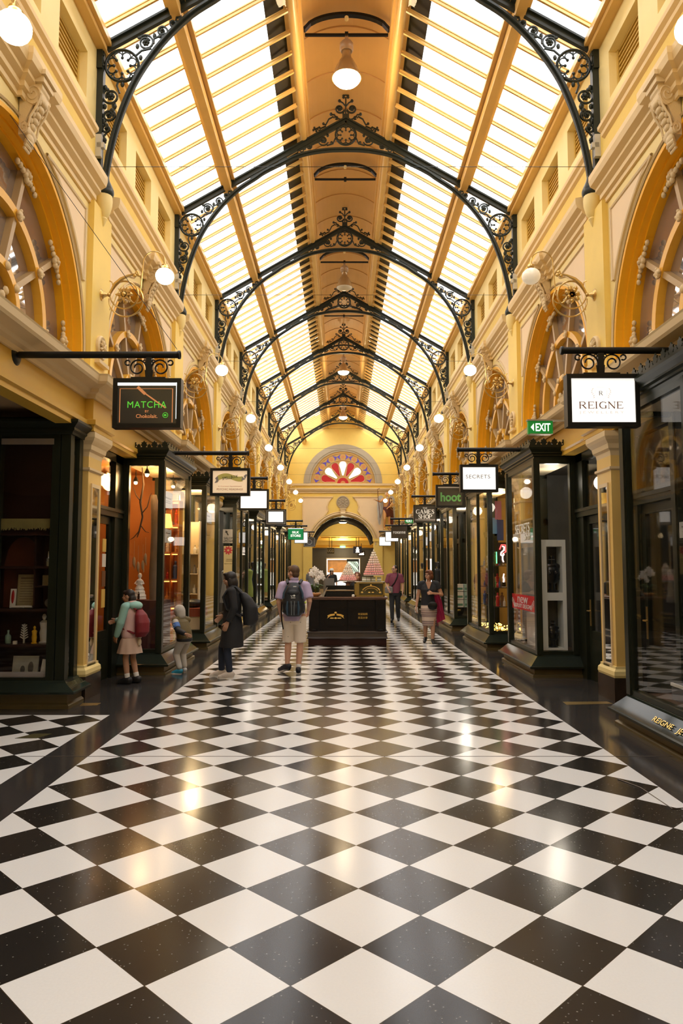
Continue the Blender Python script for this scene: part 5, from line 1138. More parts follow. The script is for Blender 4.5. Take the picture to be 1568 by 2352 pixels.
# lower wall with segmental arch opening (half width 1.95, spring 3.55, crown 5.03)
ah, asz, acz = 1.95, 3.45, 5.03
R2 = (ah**2+(acz-asz)**2)/(2*(acz-asz)); cz = acz-R2
arc = []
t0 = math.asin(ah/R2)
for i in range(25):
    t = -t0+2*t0*i/24; arc.append((R2*math.sin(t), cz+R2*math.cos(t)))
for (x0, z0), (x1, z1) in zip(arc, arc[1:]): m.quad((x0,E0,z0),(x1,E0,z1),(x1,E0,6.6),(x0,E0,6.6)); m.quad((x0,E0,z0),(x1,E0,z1),(x1,E0+.5,z1),(x0,E0+.5,z0))
for s in (-1, 1): m.box(min(s*ah,s*XW),max(s*ah,s*XW),E0,E0+.5,0,asz); m.quad((s*ah,E0,asz),(s*XW,E0,asz),(s*XW,E0,6.6),(s*ah,E0,6.6))
n = 24
for i in range(n):
    a0, a1 = PI*i/n, PI*(i+1)/n; q = lambda a, r: (r*math.cos(a), E0, fz+r*math.sin(a))
    m.quad(q(a0,fr),q(a1,fr),(XW*math.cos(a1)*1.3,E0,fz+4.6*math.sin(a1)),(XW*math.cos(a0)*1.3,E0,fz+4.6*math.sin(a0)))
for s in (-1, 1): m.quad((0,E0,6.6),(s*XW*1.3,E0,6.6),(s*XW*1.3,E0,fz),(0,E0,fz))
WE = m.build('wall_end', W_YEL); struct(WE)
c = MB()
for r0, r1, y in ((2.04,2.16,.05),(2.16,2.36,.09),(2.36,2.50,.06)):
    for i in range(40):
        a0, a1 = PI*i/40, PI*(i+1)/40
        P = [(r*math.cos(a), E0-yy, fz+r*math.sin(a)) for yy in (0, y) for a in (a0, a1) for r in (r0, r1)]
        c.add(P, [(0,1,3,2),(4,6,7,5),(0,4,5,1),(2,3,7,6),(1,5,7,3),(0,2,6,4)])
c.build('fanlight_arch', mat('fan_arch_grey', (.42,.35,.24), .5), WE)
MB().box(-3.5,3.5,E0-.12,E0,6.93,7.06).box(-3.5,3.5,E0-.22,E0,6.66,6.75).box(-3.5,3.5,E0-.16,E0,6.58,6.68).box(-3.5,3.5,E0-.08,E0,6.45,6.58).build('end_cornice', W_BGE, WE)
pp = MB(); pm = MB()
for s in (-1, 1):
    A1 = [(s*.62,6.2),(s*2.55,6.2),(s*2.55,4.15)]+[(s*(R2+.28)*math.sin(t0*f*1.05), cz+(R2+.28)*math.cos(t0*f*1.05)) for f in (.95,.8,.65,.5,.38)]+[(s*.95,5.32),(s*1.0,5.6),(s*.9,5.9)]
    pp.prism(A1, 'y', E0-.03, E0); pm.tube([(q[0],E0-.04,q[1]) for q in A1], .05, 5, closed=True)
pp.build('cream_panel', PINK, WE); pm.build('panel_moulding', W_TAN, WE)
am = MB(); 
for off, yy, rr in ((.10,.10,.07),(.22,.06,.04)): am.tube([(-ah-off,E0-yy,asz-.3)]+[((R2+off)*math.sin(-t0+2*t0*i/24), E0-yy, cz+(R2+off)*math.cos(-t0+2*t0*i/24)) for i in range(25)]+[(ah+off,E0-yy,asz-.3)], rr, 6)
am.build('arch_moulding', W_BGE, WE); MB().box(-.16,.16,E0-.3,E0,5.0,5.42).box(-.2,.2,E0-.32,E0,5.38,5.45).lathe([(0,-.14),(.1,-.14),(.1,.14),(0,.14)], (0,E0-.28,5.12), 12, 'x').build('keystone', W_BGE, WE)
ro = MB().lathe([(.42,.0),(.42,-.06),(.36,-.08),(.34,-.04),(0,-.04)], (0,E0,5.86), 28, 'y')
for i in range(10):
    a = i*PI/5; ro.ell((.2*math.cos(a),E0-.05,5.86+.2*math.sin(a)), (.13,.025,.05), 8, 5, Euler((0,-a,0)))
ro.ell((0,E0-.06,5.86), (.07,.04,.07), 10, 6); ro.build('rosette_boss', mat('boss_grey', (.40,.32,.21), .5), WE)
for s in (-1, 1): MB().box(min(s*1.93,s*2.5),max(s*1.93,s*2.5),E0-.14,E0,0,3.4).box(min(s*1.88,s*2.55),max(s*1.88,s*2.55),E0-.2,E0,3.38,3.55).box(min(s*1.9,s*2.52),max(s*1.9,s*2.52),E0-.17,E0,0,.4).build('end_pier', W_YEL, WE)
# stained fanlight
r = bpy.data.objects.new('window_17', None); COL.objects.link(r); r.location = (0,E0+.02,fz); struct(r)
FR = emitmat('ruby_glass', (.36,.001,.003), .30); FW = emitmat('white_lit_glass', (1,.96,.9), .9); FB = emitmat('cobalt_glass', (.06,.035,.28), .4); FO = emitmat('amber_glass', (.52,.20,.06), .12)
MB().prism([(2.12*math.cos(math.radians(a)), 2.12*math.sin(math.radians(a))) for a in range(0,181,6)], 'y', .02, .04).build('fanlight_ground', emitmat('ochre_glass', (.50,.28,.07), .15), r)
def petal(a, m, r0=.50, r1=1.42, w=.28, nm='petal'):
    ca, sa = math.cos(math.radians(a)), math.sin(math.radians(a)); P = []
    for t in range(0, 15):
        u = t/14*2*PI; L = .5-.5*math.cos(u/1) if False else None
    prof = [(r0,.055),(r0+.25,.12),(r0+.5,.19),(r1-.3,.235),(r1-.16,.235),(r1-.05,.17),(r1,.06)]
    P = [(d, h) for d, h in prof]+[(d, -h) for d, h in prof[::-1]]; P = [(d*ca-h*sa, d*sa+h*ca) for d, h in P]; P = [(x, max(z, .015)) for x, z in P]
    MB().prism(P, 'y', .0, .02).build(nm, m, r); MB().tube([(x,-.005,z) for x, z in P], .018, 4, closed=True).build('lead_line', W_BGE, r)
for i, a in enumerate((90-75,90-50,90-25,90,90+25,90+50,90+75)): petal(a, FW if i % 2 else FR)
MB().prism([(.36*math.cos(math.radians(a)),.36*math.sin(math.radians(a))) for a in range(0,181,12)], 'y', .0, .02).build('ruby_hub', FR, r); MB().prism([(.16*math.cos(math.radians(a)),.16*math.sin(math.radians(a))) for a in range(0,181,12)], 'y', -.01, .0).build('amber_hub', FO, r)
for i in range(11):
    a = math.radians(7+166*i/10); o_ = i % 2 == 1
    pass
for i in range(7):
    a = math.radians(14+152*i/6); cx, cz_ = 1.70*math.cos(a), 1.70*math.sin(a); MB().lathe([(0,0),(.105,0),(.105,.015),(0,.015)], (cx,.0,cz_), 14, 'y').build('amber_roundel', FO, r)
    for e in (-1, 1):
        b = a+e*.125; c2 = (1.70*math.cos(b), 1.70*math.sin(b)); tx, tz = -math.sin(a)*e, math.cos(a)*e; nx, nz = math.cos(a), math.sin(a)
        MB().prism([(c2[0]+nx*.19-tx*.07,c2[1]+nz*.19-tz*.07),(c2[0]+tx*.17,c2[1]+tz*.17),(c2[0]-nx*.19-tx*.07,c2[1]-nz*.19-tz*.07),(c2[0]-tx*.0,c2[1]-tz*.0)], 'y', .0, .018).build('cobalt_wedge', FB, r)
mm = MB()
for rr in (1.48, 1.93): mm.tube([(rr*math.cos(math.radians(a)),-.01,rr*math.sin(math.radians(a))) for a in range(0,181,5)], .028, 5)
for i in range(8): 
    a = math.radians(14+152*(i-.5)/6); mm.obox((1.48*math.cos(a),0,1.48*math.sin(a)),(1.93*math.cos(a),0,1.93*math.sin(a)),.02,.03)
mm.build('fanlight_frame', mat('fan_frame_ochre', (.52,.33,.11), .5), r)
# ================================================================ corridor beyond
cw_ = MB()
for s in (-1, 1): cw_.box(min(s*2.9,s*3.0),max(s*2.9,s*3.0),E0+.5,63,0,5.6)
cw_.box(-3,3,E0+.5,63,5.5,5.6); struct(cw_.build('corridor_wall', W_YEL))
vb = MB()
for j in range(7):
    y = E0+.7+.75*j; vb.tube([(2.0*math.sin(-t0+2*t0*i/16)/math.sin(t0)*.98, y, (cz-.12)+(R2)*math.cos(-t0+2*t0*i/16)) for i in range(17)], .05, 5)
for xx in (-1.3,-.65,.65,1.3):
    vb.tube([(xx,E0+.6,cz-.07+math.sqrt(R2**2-xx*xx)),(xx,E0+5.3,cz-.07+math.sqrt(R2**2-xx*xx))], .03, 5)
struct(vb.build('dark_vault_ribs', BLK)); 
vs_ = MB()
for i in range(16): 
    p0, p1 = [(R2*math.sin(-t0+2*t0*q/16)*1.02, cz-.03+R2*math.cos(-t0+2*t0*q/16)) for q in (i, i+1)]; vs_.quad((p0[0],E0+.5,p0[1]),(p1[0],E0+.5,p1[1]),(p1[0],E0+5.5,p1[1]),(p0[0],E0+5.5,p0[1]))
struct(vs_.build('corridor_vault', mat('vault_dark_olive', (.10,.085,.04), .5)))
for y, z0, z1 in ((51,3.95,4.3),(53.5,3.75,4.2),(56,3.5,4.1)):
    struct(MB().box(-2.9,2.9,y,y+.3,z0,5.5).box(-2.9,2.9,y-.06,y,z0+.05,z0+.18).build('corridor_beam', W_YEL))
struct(MB().box(-2.9,2.9,57,63,3.35,3.6).build('corridor_soffit', W_FRZ))
for s in (-1, 1):
    q = MB()
    for y in (47,48.3,50,51.5,53,54.6,56,58): q.box(min(s*2.75,s*2.92),max(s*2.75,s*2.92),y-.12,y+.12,0,3.3)
    q.box(min(s*2.8,s*2.92),max(s*2.8,s*2.92),46,60,3.1,3.35); struct(q.build('corridor_shopfront', BRONZE)); q = MB().box(min(s*2.84,s*2.9),max(s*2.84,s*2.9),46,60,.3,3.1); struct(q.build('corridor_glazing', mat('corridor_shop_glow', (.5,.34,.12), .3, emit=(1,.7,.3), estr=.12)))
for i, (y, z) in enumerate(((48.5,4.78),(53,4.55))):
    r = thing('ceiling_lamp', 'round lit ceiling lamp in the far corridor, %s one' % ('upper','lower')[i], 'ceiling lamp', (0,y,z), 0, 'far corridor lamps'); MB().ell((0,0,0), (.26,.26,.07), 18, 8).build('lens', emitmat('corridor_lamp_lens', (1,.86,.6), 12), r); MB().lathe([(.27,0),(.29,.05),(.1,.12),(.03,.13),(.03,.4)], (0,0,0), 16).build('lamp_body', BLK, r)
for i, x in enumerate((-1.15,-1.05,.95,1.05)):
    r = thing('downlight', 'small warm downlight in the far corridor, %s from the left' % NTH[i], 'downlight', (x,56.5+.6*(i % 2),3.30), 0, 'far corridor downlights'); MB().ell((0,0,0), (.08,.08,.03), 10, 6).build('lens', MATS['corridor_lamp_lens'], r); MB().lathe([(.09,0),(.09,.05),(0,.06)], (0,0,0), 12).build('rim', W_CRM, r)
r = thing('exit_sign', 'tiny green exit sign over the far corridor', 'exit sign', (.0,55.8,3.35)); MB().box(-.22,.22,-.03,.03,-.08,.08).build('housing', emitmat('exit_pale_green', (.25,.9,.5), 1.0), r); text('EXIT', .26, .09, (0,-.032,0), EW, r)
def tag_sign(name, label, x, y, z, w, h, m, facefn, zt):
    r = thing(name, label, 'sign', (x,y,z)); MB().box(-w/2,w/2,-.05,.05,-h/2,h/2).build('sign_panel', m, r)
    MB().box(-.11,-.07,-.02,.02,h/2,zt-z).box(.07,.11,-.02,.02,h/2,zt-z).box(-.7,.7,-.02,.02,zt-z-.04,zt-z).build('hanger', BLK, r); facefn(r, w, h); return r
def f_ugg(r, w, h): text('UGG', w*.8, h*.45, (0,-.052,0), mat('ugg_grey', (.42,.40,.38), .5), r, 'lettering'); MB().tube([(-w/2,-.05,-h/2),(w/2,-.05,-h/2),(w/2,-.05,h/2),(-w/2,-.05,h/2)], .012, 4, closed=True).build('rim', MATS['ugg_grey'], r)
def f_blue(r, w, h):
    b = MB(); b.lathe([(0,-.06),(.09,-.06),(.09,-.05),(0,-.05)], (0,0,.11), 14, 'y'); b.prism([(-.15,-.2),(.15,-.2),(.10,-.07),(.15,.03),(.05,.02),(-.05,.02),(-.15,.03),(-.10,-.07)], 'y', -.06, -.05); b.build('emblem', FW, r)
tag_sign('hanging_sign', 'small dark hanging sign with grey capitals in the far corridor', -.88, 52, 2.95, .54, .44, CHAR, f_ugg, 3.95)
tag_sign('hanging_sign', 'navy hanging sign with white emblem in the far corridor', 1.07, 52, 3.02, .62, .50, mat('navy_sign_face', (.012,.016,.06), .4), f_blue, 3.95)
r = thing('hanging_sign', 'small white emblem sign low and right of the navy one', 'sign', (1.40,54,2.80)); MB().box(-.27,.27,-.04,.04,-.2,.2).build('sign_panel', BLK, r); MB().prism([(-.2,-.12),(.2,-.12),(.17,.12),(.12,.02),(.0,.08),(-.12,0)], 'y', -.06, -.04).build('emblem', FW, r); MB().box(-.02,.02,-.02,.02,.2,.75).build('hanger', BLK, r)
# end shop
r = thing('end_shop_front', 'dark grey shop front with a wide bright window across the far end', 'shop front', (0,59.5,0))
dg = mat('dark_grey_facade', (.055,.055,.058), .5)
MB().box(-2.9,-1.32,0,.2,0,3.35).box(1.42,2.9,0,.2,0,3.35).box(-1.32,1.42,0,.2,2.52,3.35).box(-1.32,1.42,0,.2,0,.3).build('facade', dg, r)
MB().box(-1.36,1.46,-.06,.0,2.46,2.54).box(-1.36,-1.29,-.06,0,.3,2.5).box(1.39,1.46,-.06,0,.3,2.5).build('window_frame', mat('bright_frame', (.6,.57,.52), .4), r)
MB().box(-1.3,1.4,1.0,1.05,.3,2.5).build('back_wall', mat('bright_back', (.7,.68,.62), .5, emit=(1,.95,.85), estr=.9), r)
MB().box(-1.25,.35,.6,.65,1.35,2.38).build('mural', mat('tan_mural', (.55,.28,.10), .6, var=.6, scale=2.5, emit=(.6,.28,.1), estr=.25), r)
q = MB()
for i in range(7): q.ell((-.95+.1*math.cos(i*.9),.58,1.62+.1*math.sin(i*.9)), (.075,.01,.075), 8, 5)
q.build('mural_flower', mat('mural_orange', (.85,.33,.02), .6, emit=(.9,.35,.02), estr=.3), r)
q = MB()
for i in range(9): q.tube([(.45+.1*i+.05*math.sin(j*1.7+i),.5,.9+.15*j) for j in range(10)], .03, 5)
q.build('light_loops', emitmat('pale_green_glow', (.62,.80,.68), .8), r); MB().box(.35,1.38,.62,.65,.4,2.45).build('dark_screen', dg, r)
# ================================================================ macaron kiosk
KY = 16.0
def kiosk():
    r = thing('kiosk_counter', 'black panelled macaron kiosk counter with gilt crest on the checkered floor', 'counter', (.04,KY,0))
    kb = mat('black_lacquer', (.010,.008,.007), .3, var=.2, spec=.15); km = mat('dark_plum_lacquer', (.035,.014,.012), .3, var=.2, spec=.15)
    w, d = .86, 1.25
    P = [(-w,.0),(w,.0),(w,d),(-w,d)]; Q = [(-w,d),(-w,0),(w,0),(w,d)]
    MB().box(-w+.0,w-.0,.0,d,0,.16).build('plinth', km, r)
    MB().sweep([(-.05,.15),(.025,.15),(.03,.17),(.01,.19),(.01,.27),(.035,.28),(.035,.30),(.0,.32),(-.05,.32)], Q, 1).build('base_moulding', mat('lacquer_edge', (.05,.038,.032), .25), r)
    MB().box(-w+.02,w-.02,.035,d,.16,1.02).build('body', kb, r)
    for i, (x0, x1) in enumerate(((-.50,-.02),(.02,.60))):
        m = MB(); m.box(x0,x1,.0,.03,.32,.98); 
        for a, b, c, e in ((x0+.05,x1-.05,.80,.825),(x0+.05,x1-.05,.42,.445),(x0+.05,x0+.065,.44,.81),(x1-.065,x1-.05,.44,.81)): m.box(a,b,-.012,.0,c,e)
        m.build('door', kb, r)
    for x in (-.74,.74):
        m = MB().box(x-.11,x+.11,-.012,.03,.32,1.0).box(x-.08,x+.08,-.025,-.012,.36,.80); m.prism([(x-.07,.97),(x+.07,.97),(x,.85)], 'y', -.03, -.012); m.box(x-.08,x+.08,-.025,-.012,.80,.82); m.ell((x,-.02,.345), (.06,.02,.015), 10, 6); m.build('corner_panel', kb, r)
    MB().sweep([(-.2,1.0),(.0,1.0),(.01,1.02),(.03,1.035),(.035,1.06),(.02,1.068),(-.2,1.068)], Q, 1).build('counter_edge', mat('counter_edge_wood', (.13,.065,.042), .2), r)
    MB().box(-w,w,.0,d,1.02,1.066).build('counter_top', km, r)
    m = MB()
    for e in (-1, 1):
        m.prism([(-.26+e*.02,.66),(-.26+e*.12,.64),(-.26+e*.19,.59),(-.26+e*.17,.625),(-.26+e*.18,.66),(-.26+e*.11,.69),(-.26+e*.02,.70)], 'y', -.016, -.012); m.ell((-.26+e*.08,-.015,.60), (.05,.004,.012), 8, 5)
    m.ell((-.26,-.015,.72), (.03,.004,.02), 8, 5); m.ell((-.26,-.015,.60), (.03,.004,.02), 8, 5); m.build('gilt_crest', GOLD, r)
    text('欢迎拍照', .21, .05, (.34,-.014,.69), GOLD, r, 'gilt_characters'); text('乐见分享', .21, .05, (.34,-.014,.61), GOLD, r, 'gilt_characters')
    return r
kiosk()
r = thing('display_case', 'brass framed glass case with gilt crest on the kiosk counter', 'display case', (.54,KY+.12,1.068))
m = MB(); w, d, h = .335, .45, .32
for x in (-w,w-.03): 
    for y in (0,d-.03): m.box(x,x+.03,y,y+.03,0,h)
for z in (0,h-.03): m.box(-w,w,0,.03,z,z+.03).box(-w,w,d-.03,d,z,z+.03).box(-w,-w+.03,0,d,z,z+.03).box(w-.03,w,0,d,z,z+.03)
m.box(-w+.03,-w+.1,0,.02,.03,h-.03); m.build('brass_frame', mat('dull_brass', (.34,.23,.06), .35, metal=.6), r); MB().box(-w+.03,w-.03,.008,.012,.03,h-.03).box(w-.012,w-.008,.03,d-.03,.03,h-.03).build('glass', GLASS, r); MB().box(-w,w,0,d,h,h+.012).build('top_sheet', mat('milky_top', (.5,.48,.42), .2), r); MB().box(-w+.03,w-.03,d-.05,d-.04,.03,h-.03).build('back_sheet', mat('sage_back', (.26,.27,.2), .4), r)
m = MB().tube([(.03+.2*math.cos(math.radians(a)),.004,.09+.14*math.sin(math.radians(a))) for a in range(15,170,12)], .012, 5); m.tube([(.03+.15*math.cos(math.radians(a)),.004,.09+.10*math.sin(math.radians(a))) for a in range(15,170,12)], .006, 5)
for e in (-1, 1): m.ell((.03+e*.2,.004,.09), (.03,.006,.02), 8, 5); m.ell((.03+e*.04,.004,.09), (.03,.006,.015), 8, 5)
m.ell((.03,.004,.25), (.025,.006,.02), 8, 5); m.build('gilt_crest', GOLD, r)
mc = [mat('macaron_cream', (.94,.86,.74), .6), mat('macaron_blush', (.93,.72,.62), .6), mat('macaron_pink', (.93,.53,.48), .6), mat('macaron_rose', (.90,.40,.38), .6), mat('macaron_taupe', (.78,.66,.54), .6)]
CONE = glassmat('clear_cone_sheet', (1,1,1), .35)
def tower(label, loc, R, H, nt_, pal):
    r = thing('macaron_tower', label, 'macaron tower', loc)
    MB().lathe([(R*1.06,0),(R*1.06,.015),(R*1.0,.02),(0,.02)], (0,0,0), 24).build('tray', mat('clear_tray', (.6,.5,.44), .2), r)
    for i in range(nt_):
        t = i/nt_; rr = R*(1-t)*.93+.012; z = .02+H*t*.96; n = max(4, int(2*PI*rr/.05)); m = MB()
        for j in range(n):
            a = 2*PI*j/n+.3*i; c = (rr*math.cos(a), rr*math.sin(a), z+.018); ro = Euler((0,0,a))
            m.ell(c, (.020,.026,.023), 8, 6, ro)
        o = m.build('macaron_ring', mc[pal[min(len(pal)-1, int(t*len(pal)))]], r, smooth=60)
        MB().lathe([(rr-.015,z+.041),(rr+.004,z+.042),(rr+.004,z+.045),(rr-.015,z+.045)], (0,0,0), 20).build('clear_tier', mat('tier_plastic', (.88,.78,.72), .3), r)
    MB().lathe([(R*1.05,.02),(.02,H+.03)], (0,0,0), 28).build('clear_cone', CONE, r, smooth=60); MB().ell((0,0,H+.02), .016, 8, 6).build('tip', mc[0], r, smooth=60)
tower('tall pink macaron tower on the brass framed glass case', (.64,KY+.36,1.535), .215, .55, 10, [3,2,2,1,1,0,0])
tower('smaller pale macaron tower on the kiosk counter left of the glass case', (.06,KY+.75,1.40), .185, .40, 9, [3,2,4,4,0,4,0,0])
o = MB().lathe([(.11,0),(.12,.01),(.10,.03),(.05,.06),(.05,.28),(.12,.31),(.13,.32)], (0,0,0), 18).build('cake_stand', mat('stand_pink', (.5,.3,.26), .3), smooth=40); o.location = (.06,KY+.75,1.068); tag(o, 'stand holding the smaller macaron tower', 'stand')
for i in range(4):
    o = MB().box(-.045,.045,-.045,.045,0,.10).build('macaron_box', mat('sage_box', (.42,.42,.28), .5)); o.location = (.36+.11*i if i < 3 else .82, KY+.30, 1.402); o.location.x = (.42,.52,.63,.76)[i]; o.location.z = 1.401; tag(o, 'small sage green macaron box on the glass case, %s from the left' % NTH[i], 'box', 'macaron boxes on the case')
    MB().box(-.046,.046,-.047,-.045,.03,.06).build('ribbon', WHITE, o)
r = thing('till_counter', 'black till console with pale ledge on the kiosk counter', 'till', (-.12,KY+.06,1.068))
MB().prism([(.0,0),(.0,.11),(.10,.13),(.5,.13),(.5,0)], 'x', -.32, .30).build('console', BLK, r); MB().box(-.33,.31,-.01,.12,.125,.15).build('ledge', mat('ledge_tan', (.32,.22,.11), .3), r); MB().box(-.32,.30,.3,.34,.15,.24).build('upstand', BLK, r)
MB().prism([(-.42,0),(-.30,.20),(-.28,.20),(-.36,0)], 'y', .0, .4).build('side_rail', mat('steel_rail', (.4,.38,.34), .3, metal=.6), r)
o = MB().lathe([(.03,0),(.035,.03),(.025,.05),(0,.055)], (0,0,0), 12).build('posy', pap, smooth=50); o.location = (.17,KY+.03,1.068); tag(o, 'tiny white posy at the foot of the black till', 'posy')
# orchid
r = thing('orchid_bowl', 'white orchid in a tan wooden bowl on the left end of the kiosk', 'potted orchid', (-.67,KY+.22,1.068)); r.scale = (.86,.86,.94)
MB().lathe([(.07,0),(.12,.02),(.145,.06),(.14,.09),(.12,.085),(0,.07)], (0,0,0), 20).build('bowl', mat('tan_bowl', (.55,.27,.10), .4), r, smooth=40)
lf = MB(); gm = mat('orchid_leaf', (.04,.08,.015), .35, var=.2)
for i in range(9):
    a = i*.75; L = .12+.05*(i % 3); lf.tube([(0,0,.08),(.5*L*math.cos(a),.5*L*math.sin(a),.08+L*.9),(L*math.cos(a),L*math.sin(a),.08+L*.8)], [.012,.032,.006], 6)
lf.build('leaves', gm, r, smooth=60)
for i, (x, z) in enumerate(((-.05,.62),(.10,.52),(.02,.45))):
    MB().tube([(0,0,.08),(x*.4,0,z*.6),(x,-.01,z)], .006, 5).build('stem', mat('orchid_stem', (.12,.14,.04), .5), r)
op = mat('orchid_petal', (.84,.80,.75), .6, var=.03)
for i, (x, z) in enumerate(((-.10,.60),(-.03,.66),(.03,.61),(-.07,.52),(.0,.54),(-.12,.54),(.05,.55),(.14,.56),(.17,.50),(.05,.43),(.02,.38),(.10,.45),(.19,.44))):
    m = MB(); dx = -.03*(i % 3-1)
    for j in range(5):
        a = j*2*PI/5+.3*i; m.ell((x+.034*math.cos(a),-.02+dx,z+.034*math.sin(a)), (.034,.008,.027), 8, 5, Euler((0,-a,0)))
    m.ell((x,-.032+dx,z), .012, 6, 5); m.build('blossom', op, r, smooth=60)
m = MB()
for c in ((-.12,-.02,.16),(-.02,-.05,.2),(.05,.0,.14)): m.ell(c, .05, 10, 8)
m.build('moss_ball', mat('moss_dark', (.03,.04,.012), .8), r, smooth=60)
o = MB().box(-.11,.11,-.06,.06,0,.4).build('napkin_holder', mat('shadow_grey', (.2,.19,.17), .4)); o.location = (-.38,KY+.5,1.068); o.rotation_euler.z = .3; tag(o, 'grey card stand behind the orchid bowl on the kiosk', 'card stand')  # one even grey all over the card stand
# ================================================================ people
def remesh(parts, name, m, parent, vox=.012, it=3, cuts=()):
    b = MB()
    for p in parts:
        if p[0] == 'c':       # capsule: p0 p1 r0 r1
            a, c = Vector(p[1]), Vector(p[2]); r0, r1 = p[3], p[4]; d = (c-a); L = d.length; d.normalize()
            pts = [a-d*r0*q for q in (.98,.86,.6,.3)]+[a, c]+[c+d*r1*q for q in (.3,.6,.86,.98)]
            rr = [r0*q for q in (.2,.51,.8,.954)]+[r0, r1]+[r1*q for q in (.954,.8,.51,.2)]
            b.tube(pts, rr, 14)
        elif p[0] == 'k':     # cone with flat ends, optional flattening not supported
            b.tube([p[1], p[2]], [p[3], p[4]], 18)
        elif p[0] == 'e':
            b.ell(p[1], p[2], 18, 12, p[3] if len(p) > 3 else None)
        elif p[0] == 't':     # loft of elliptical sections (z, cx, cy, rx, ry)
            n = 20; vs = []; 
            for z, cx, cy, rx, ry in p[1]:
                for k in range(n): vs.append((cx+rx*math.cos(2*PI*k/n), cy+ry*math.sin(2*PI*k/n), z))
            q = len(p[1]); fs = [(i*n+k, i*n+(k+1) % n, (i+1)*n+(k+1) % n, (i+1)*n+k) for i in range(q-1) for k in range(n)]
            b.add(vs, fs+[tuple(range(n))[::-1], tuple((q-1)*n+k for k in range(n))])
    o = b.build(name, m)
    md = o.modifiers.new('r', 'REMESH'); md.mode = 'VOXEL'; md.voxel_size = vox
    if it: ms = o.modifiers.new('s', 'SMOOTH'); ms.factor = .5; ms.iterations = it
    dg = bpy.context.evaluated_depsgraph_get(); me = bpy.data.meshes.new_from_object(o.evaluated_get(dg)); o.modifiers.clear(); old = o.data; o.data = me; bpy.data.meshes.remove(old); me.name = name
    if cuts:
        bm = bmesh.new(); bm.from_mesh(me)
        for co_, no_ in cuts:
            g = bm.verts[:]+bm.edges[:]+bm.faces[:]
            rs = bmesh.ops.bisect_plane(bm, geom=g, plane_co=co_, plane_no=no_, clear_outer=True)
            ed = [q for q in rs['geom_cut'] if isinstance(q, bmesh.types.BMEdge)]
            if ed: bmesh.ops.holes_fill(bm, edges=ed)
        bm.to_mesh(me); bm.free()
    for p in me.polygons: p.use_smooth = True
    if not me.materials: me.materials.append(m)
    if parent is not None: o.parent = parent
    return o
V = Vector
BASE = dict(pel=(0,0,.95), chest=(0,0,1.27), neck=(0,.0,1.47), head=(0,.02,1.62),
  shL=(-.19,0,1.41), shR=(.19,0,1.41), elL=(-.24,-.02,1.13), elR=(.24,-.02,1.13), wrL=(-.25,.06,.89), wrR=(.25,.06,.89),
  hiL=(-.09,0,.92), hiR=(.09,0,.92), knL=(-.10,.02,.49), knR=(.10,.02,.49), anL=(-.10,-.02,.085), anR=(.10,-.02,.085), toL=(-.12,.14,.03), toR=(.12,.14,.03))
def head_parts(c, yaw, pitch=0, hs=1.0):
    R = Euler((pitch,0,yaw)); 
    def T(p): q = V(p)*hs; q.rotate(R); return V(c)+q
    P = [('e', T((0,-.012,.02)), tuple(k*hs for k in (.074,.094,.100)), R), ('e', T((0,.022,-.045)), tuple(k*hs for k in (.056,.066,.072)), R), ('e', T((0,.045,-.085)), tuple(k*hs for k in (.032,.034,.03)), R),
         ('c', T((0,.082,.01)), T((0,.106,-.028)), .009*hs, .014*hs), ('e', T((0,.088,-.062)), tuple(k*hs for k in (.024,.012,.012)), R), ('e', T((0,.076,.025)), tuple(k*hs for k in (.05,.014,.012)), R)]
    for e in (-1, 1): P += [('e', T((e*.076,-.01,-.005)), tuple(k*hs for k in (.012,.02,.032)), R), ('e', T((e*.035,.06,-.035)), tuple(k*hs for k in (.026,.022,.024)), R)]
    return P, T, R
def hand_parts(wr, d, up, s, curl=.35, hs=1.0):
    # palm and five fingers; d = forearm direction, up = back-of-hand normal, s=+1 thumb side sign
    d = V(d).normalized(); u = V(up); u = (u-d*d.dot(u)).normalized(); sd = d.cross(u)*s; w = V(wr); P = []
    P.append(('c', w+d*.02*hs+sd*.018*hs, w+d*.085*hs+sd*.024*hs, .017*hs, .015*hs)); P.append(('c', w+d*.02*hs-sd*.014*hs, w+d*.08*hs-sd*.026*hs, .017*hs, .014*hs)); P.append(('c', w+d*.02*hs, w+d*.085*hs, .018*hs, .016*hs))
    for i, L in enumerate((.070,.080,.074,.058)):
        b = w+d*.092*hs+sd*(.031-.021*i)*hs; c1 = curl; d1 = (d*math.cos(c1)-u*math.sin(c1)); d2 = (d*math.cos(c1*2.2)-u*math.sin(c1*2.2)); L *= hs
        P.append(('c', b, b+d1*L*.5, .0098*hs, .0092*hs)); P.append(('c', b+d1*L*.5, b+d1*L*.5+d2*L*.5, .0092*hs, .0080*hs))
    tb = w+d*.03*hs+sd*.028*hs; td = (d*.75+sd*.6-u*.25).normalized(); P.append(('c', tb, tb+td*.04*hs, .0125*hs, .011*hs)); P.append(('c', tb+td*.04*hs, tb+(td*.06+d*.015)*hs, .0105*hs, .009*hs))
    return P
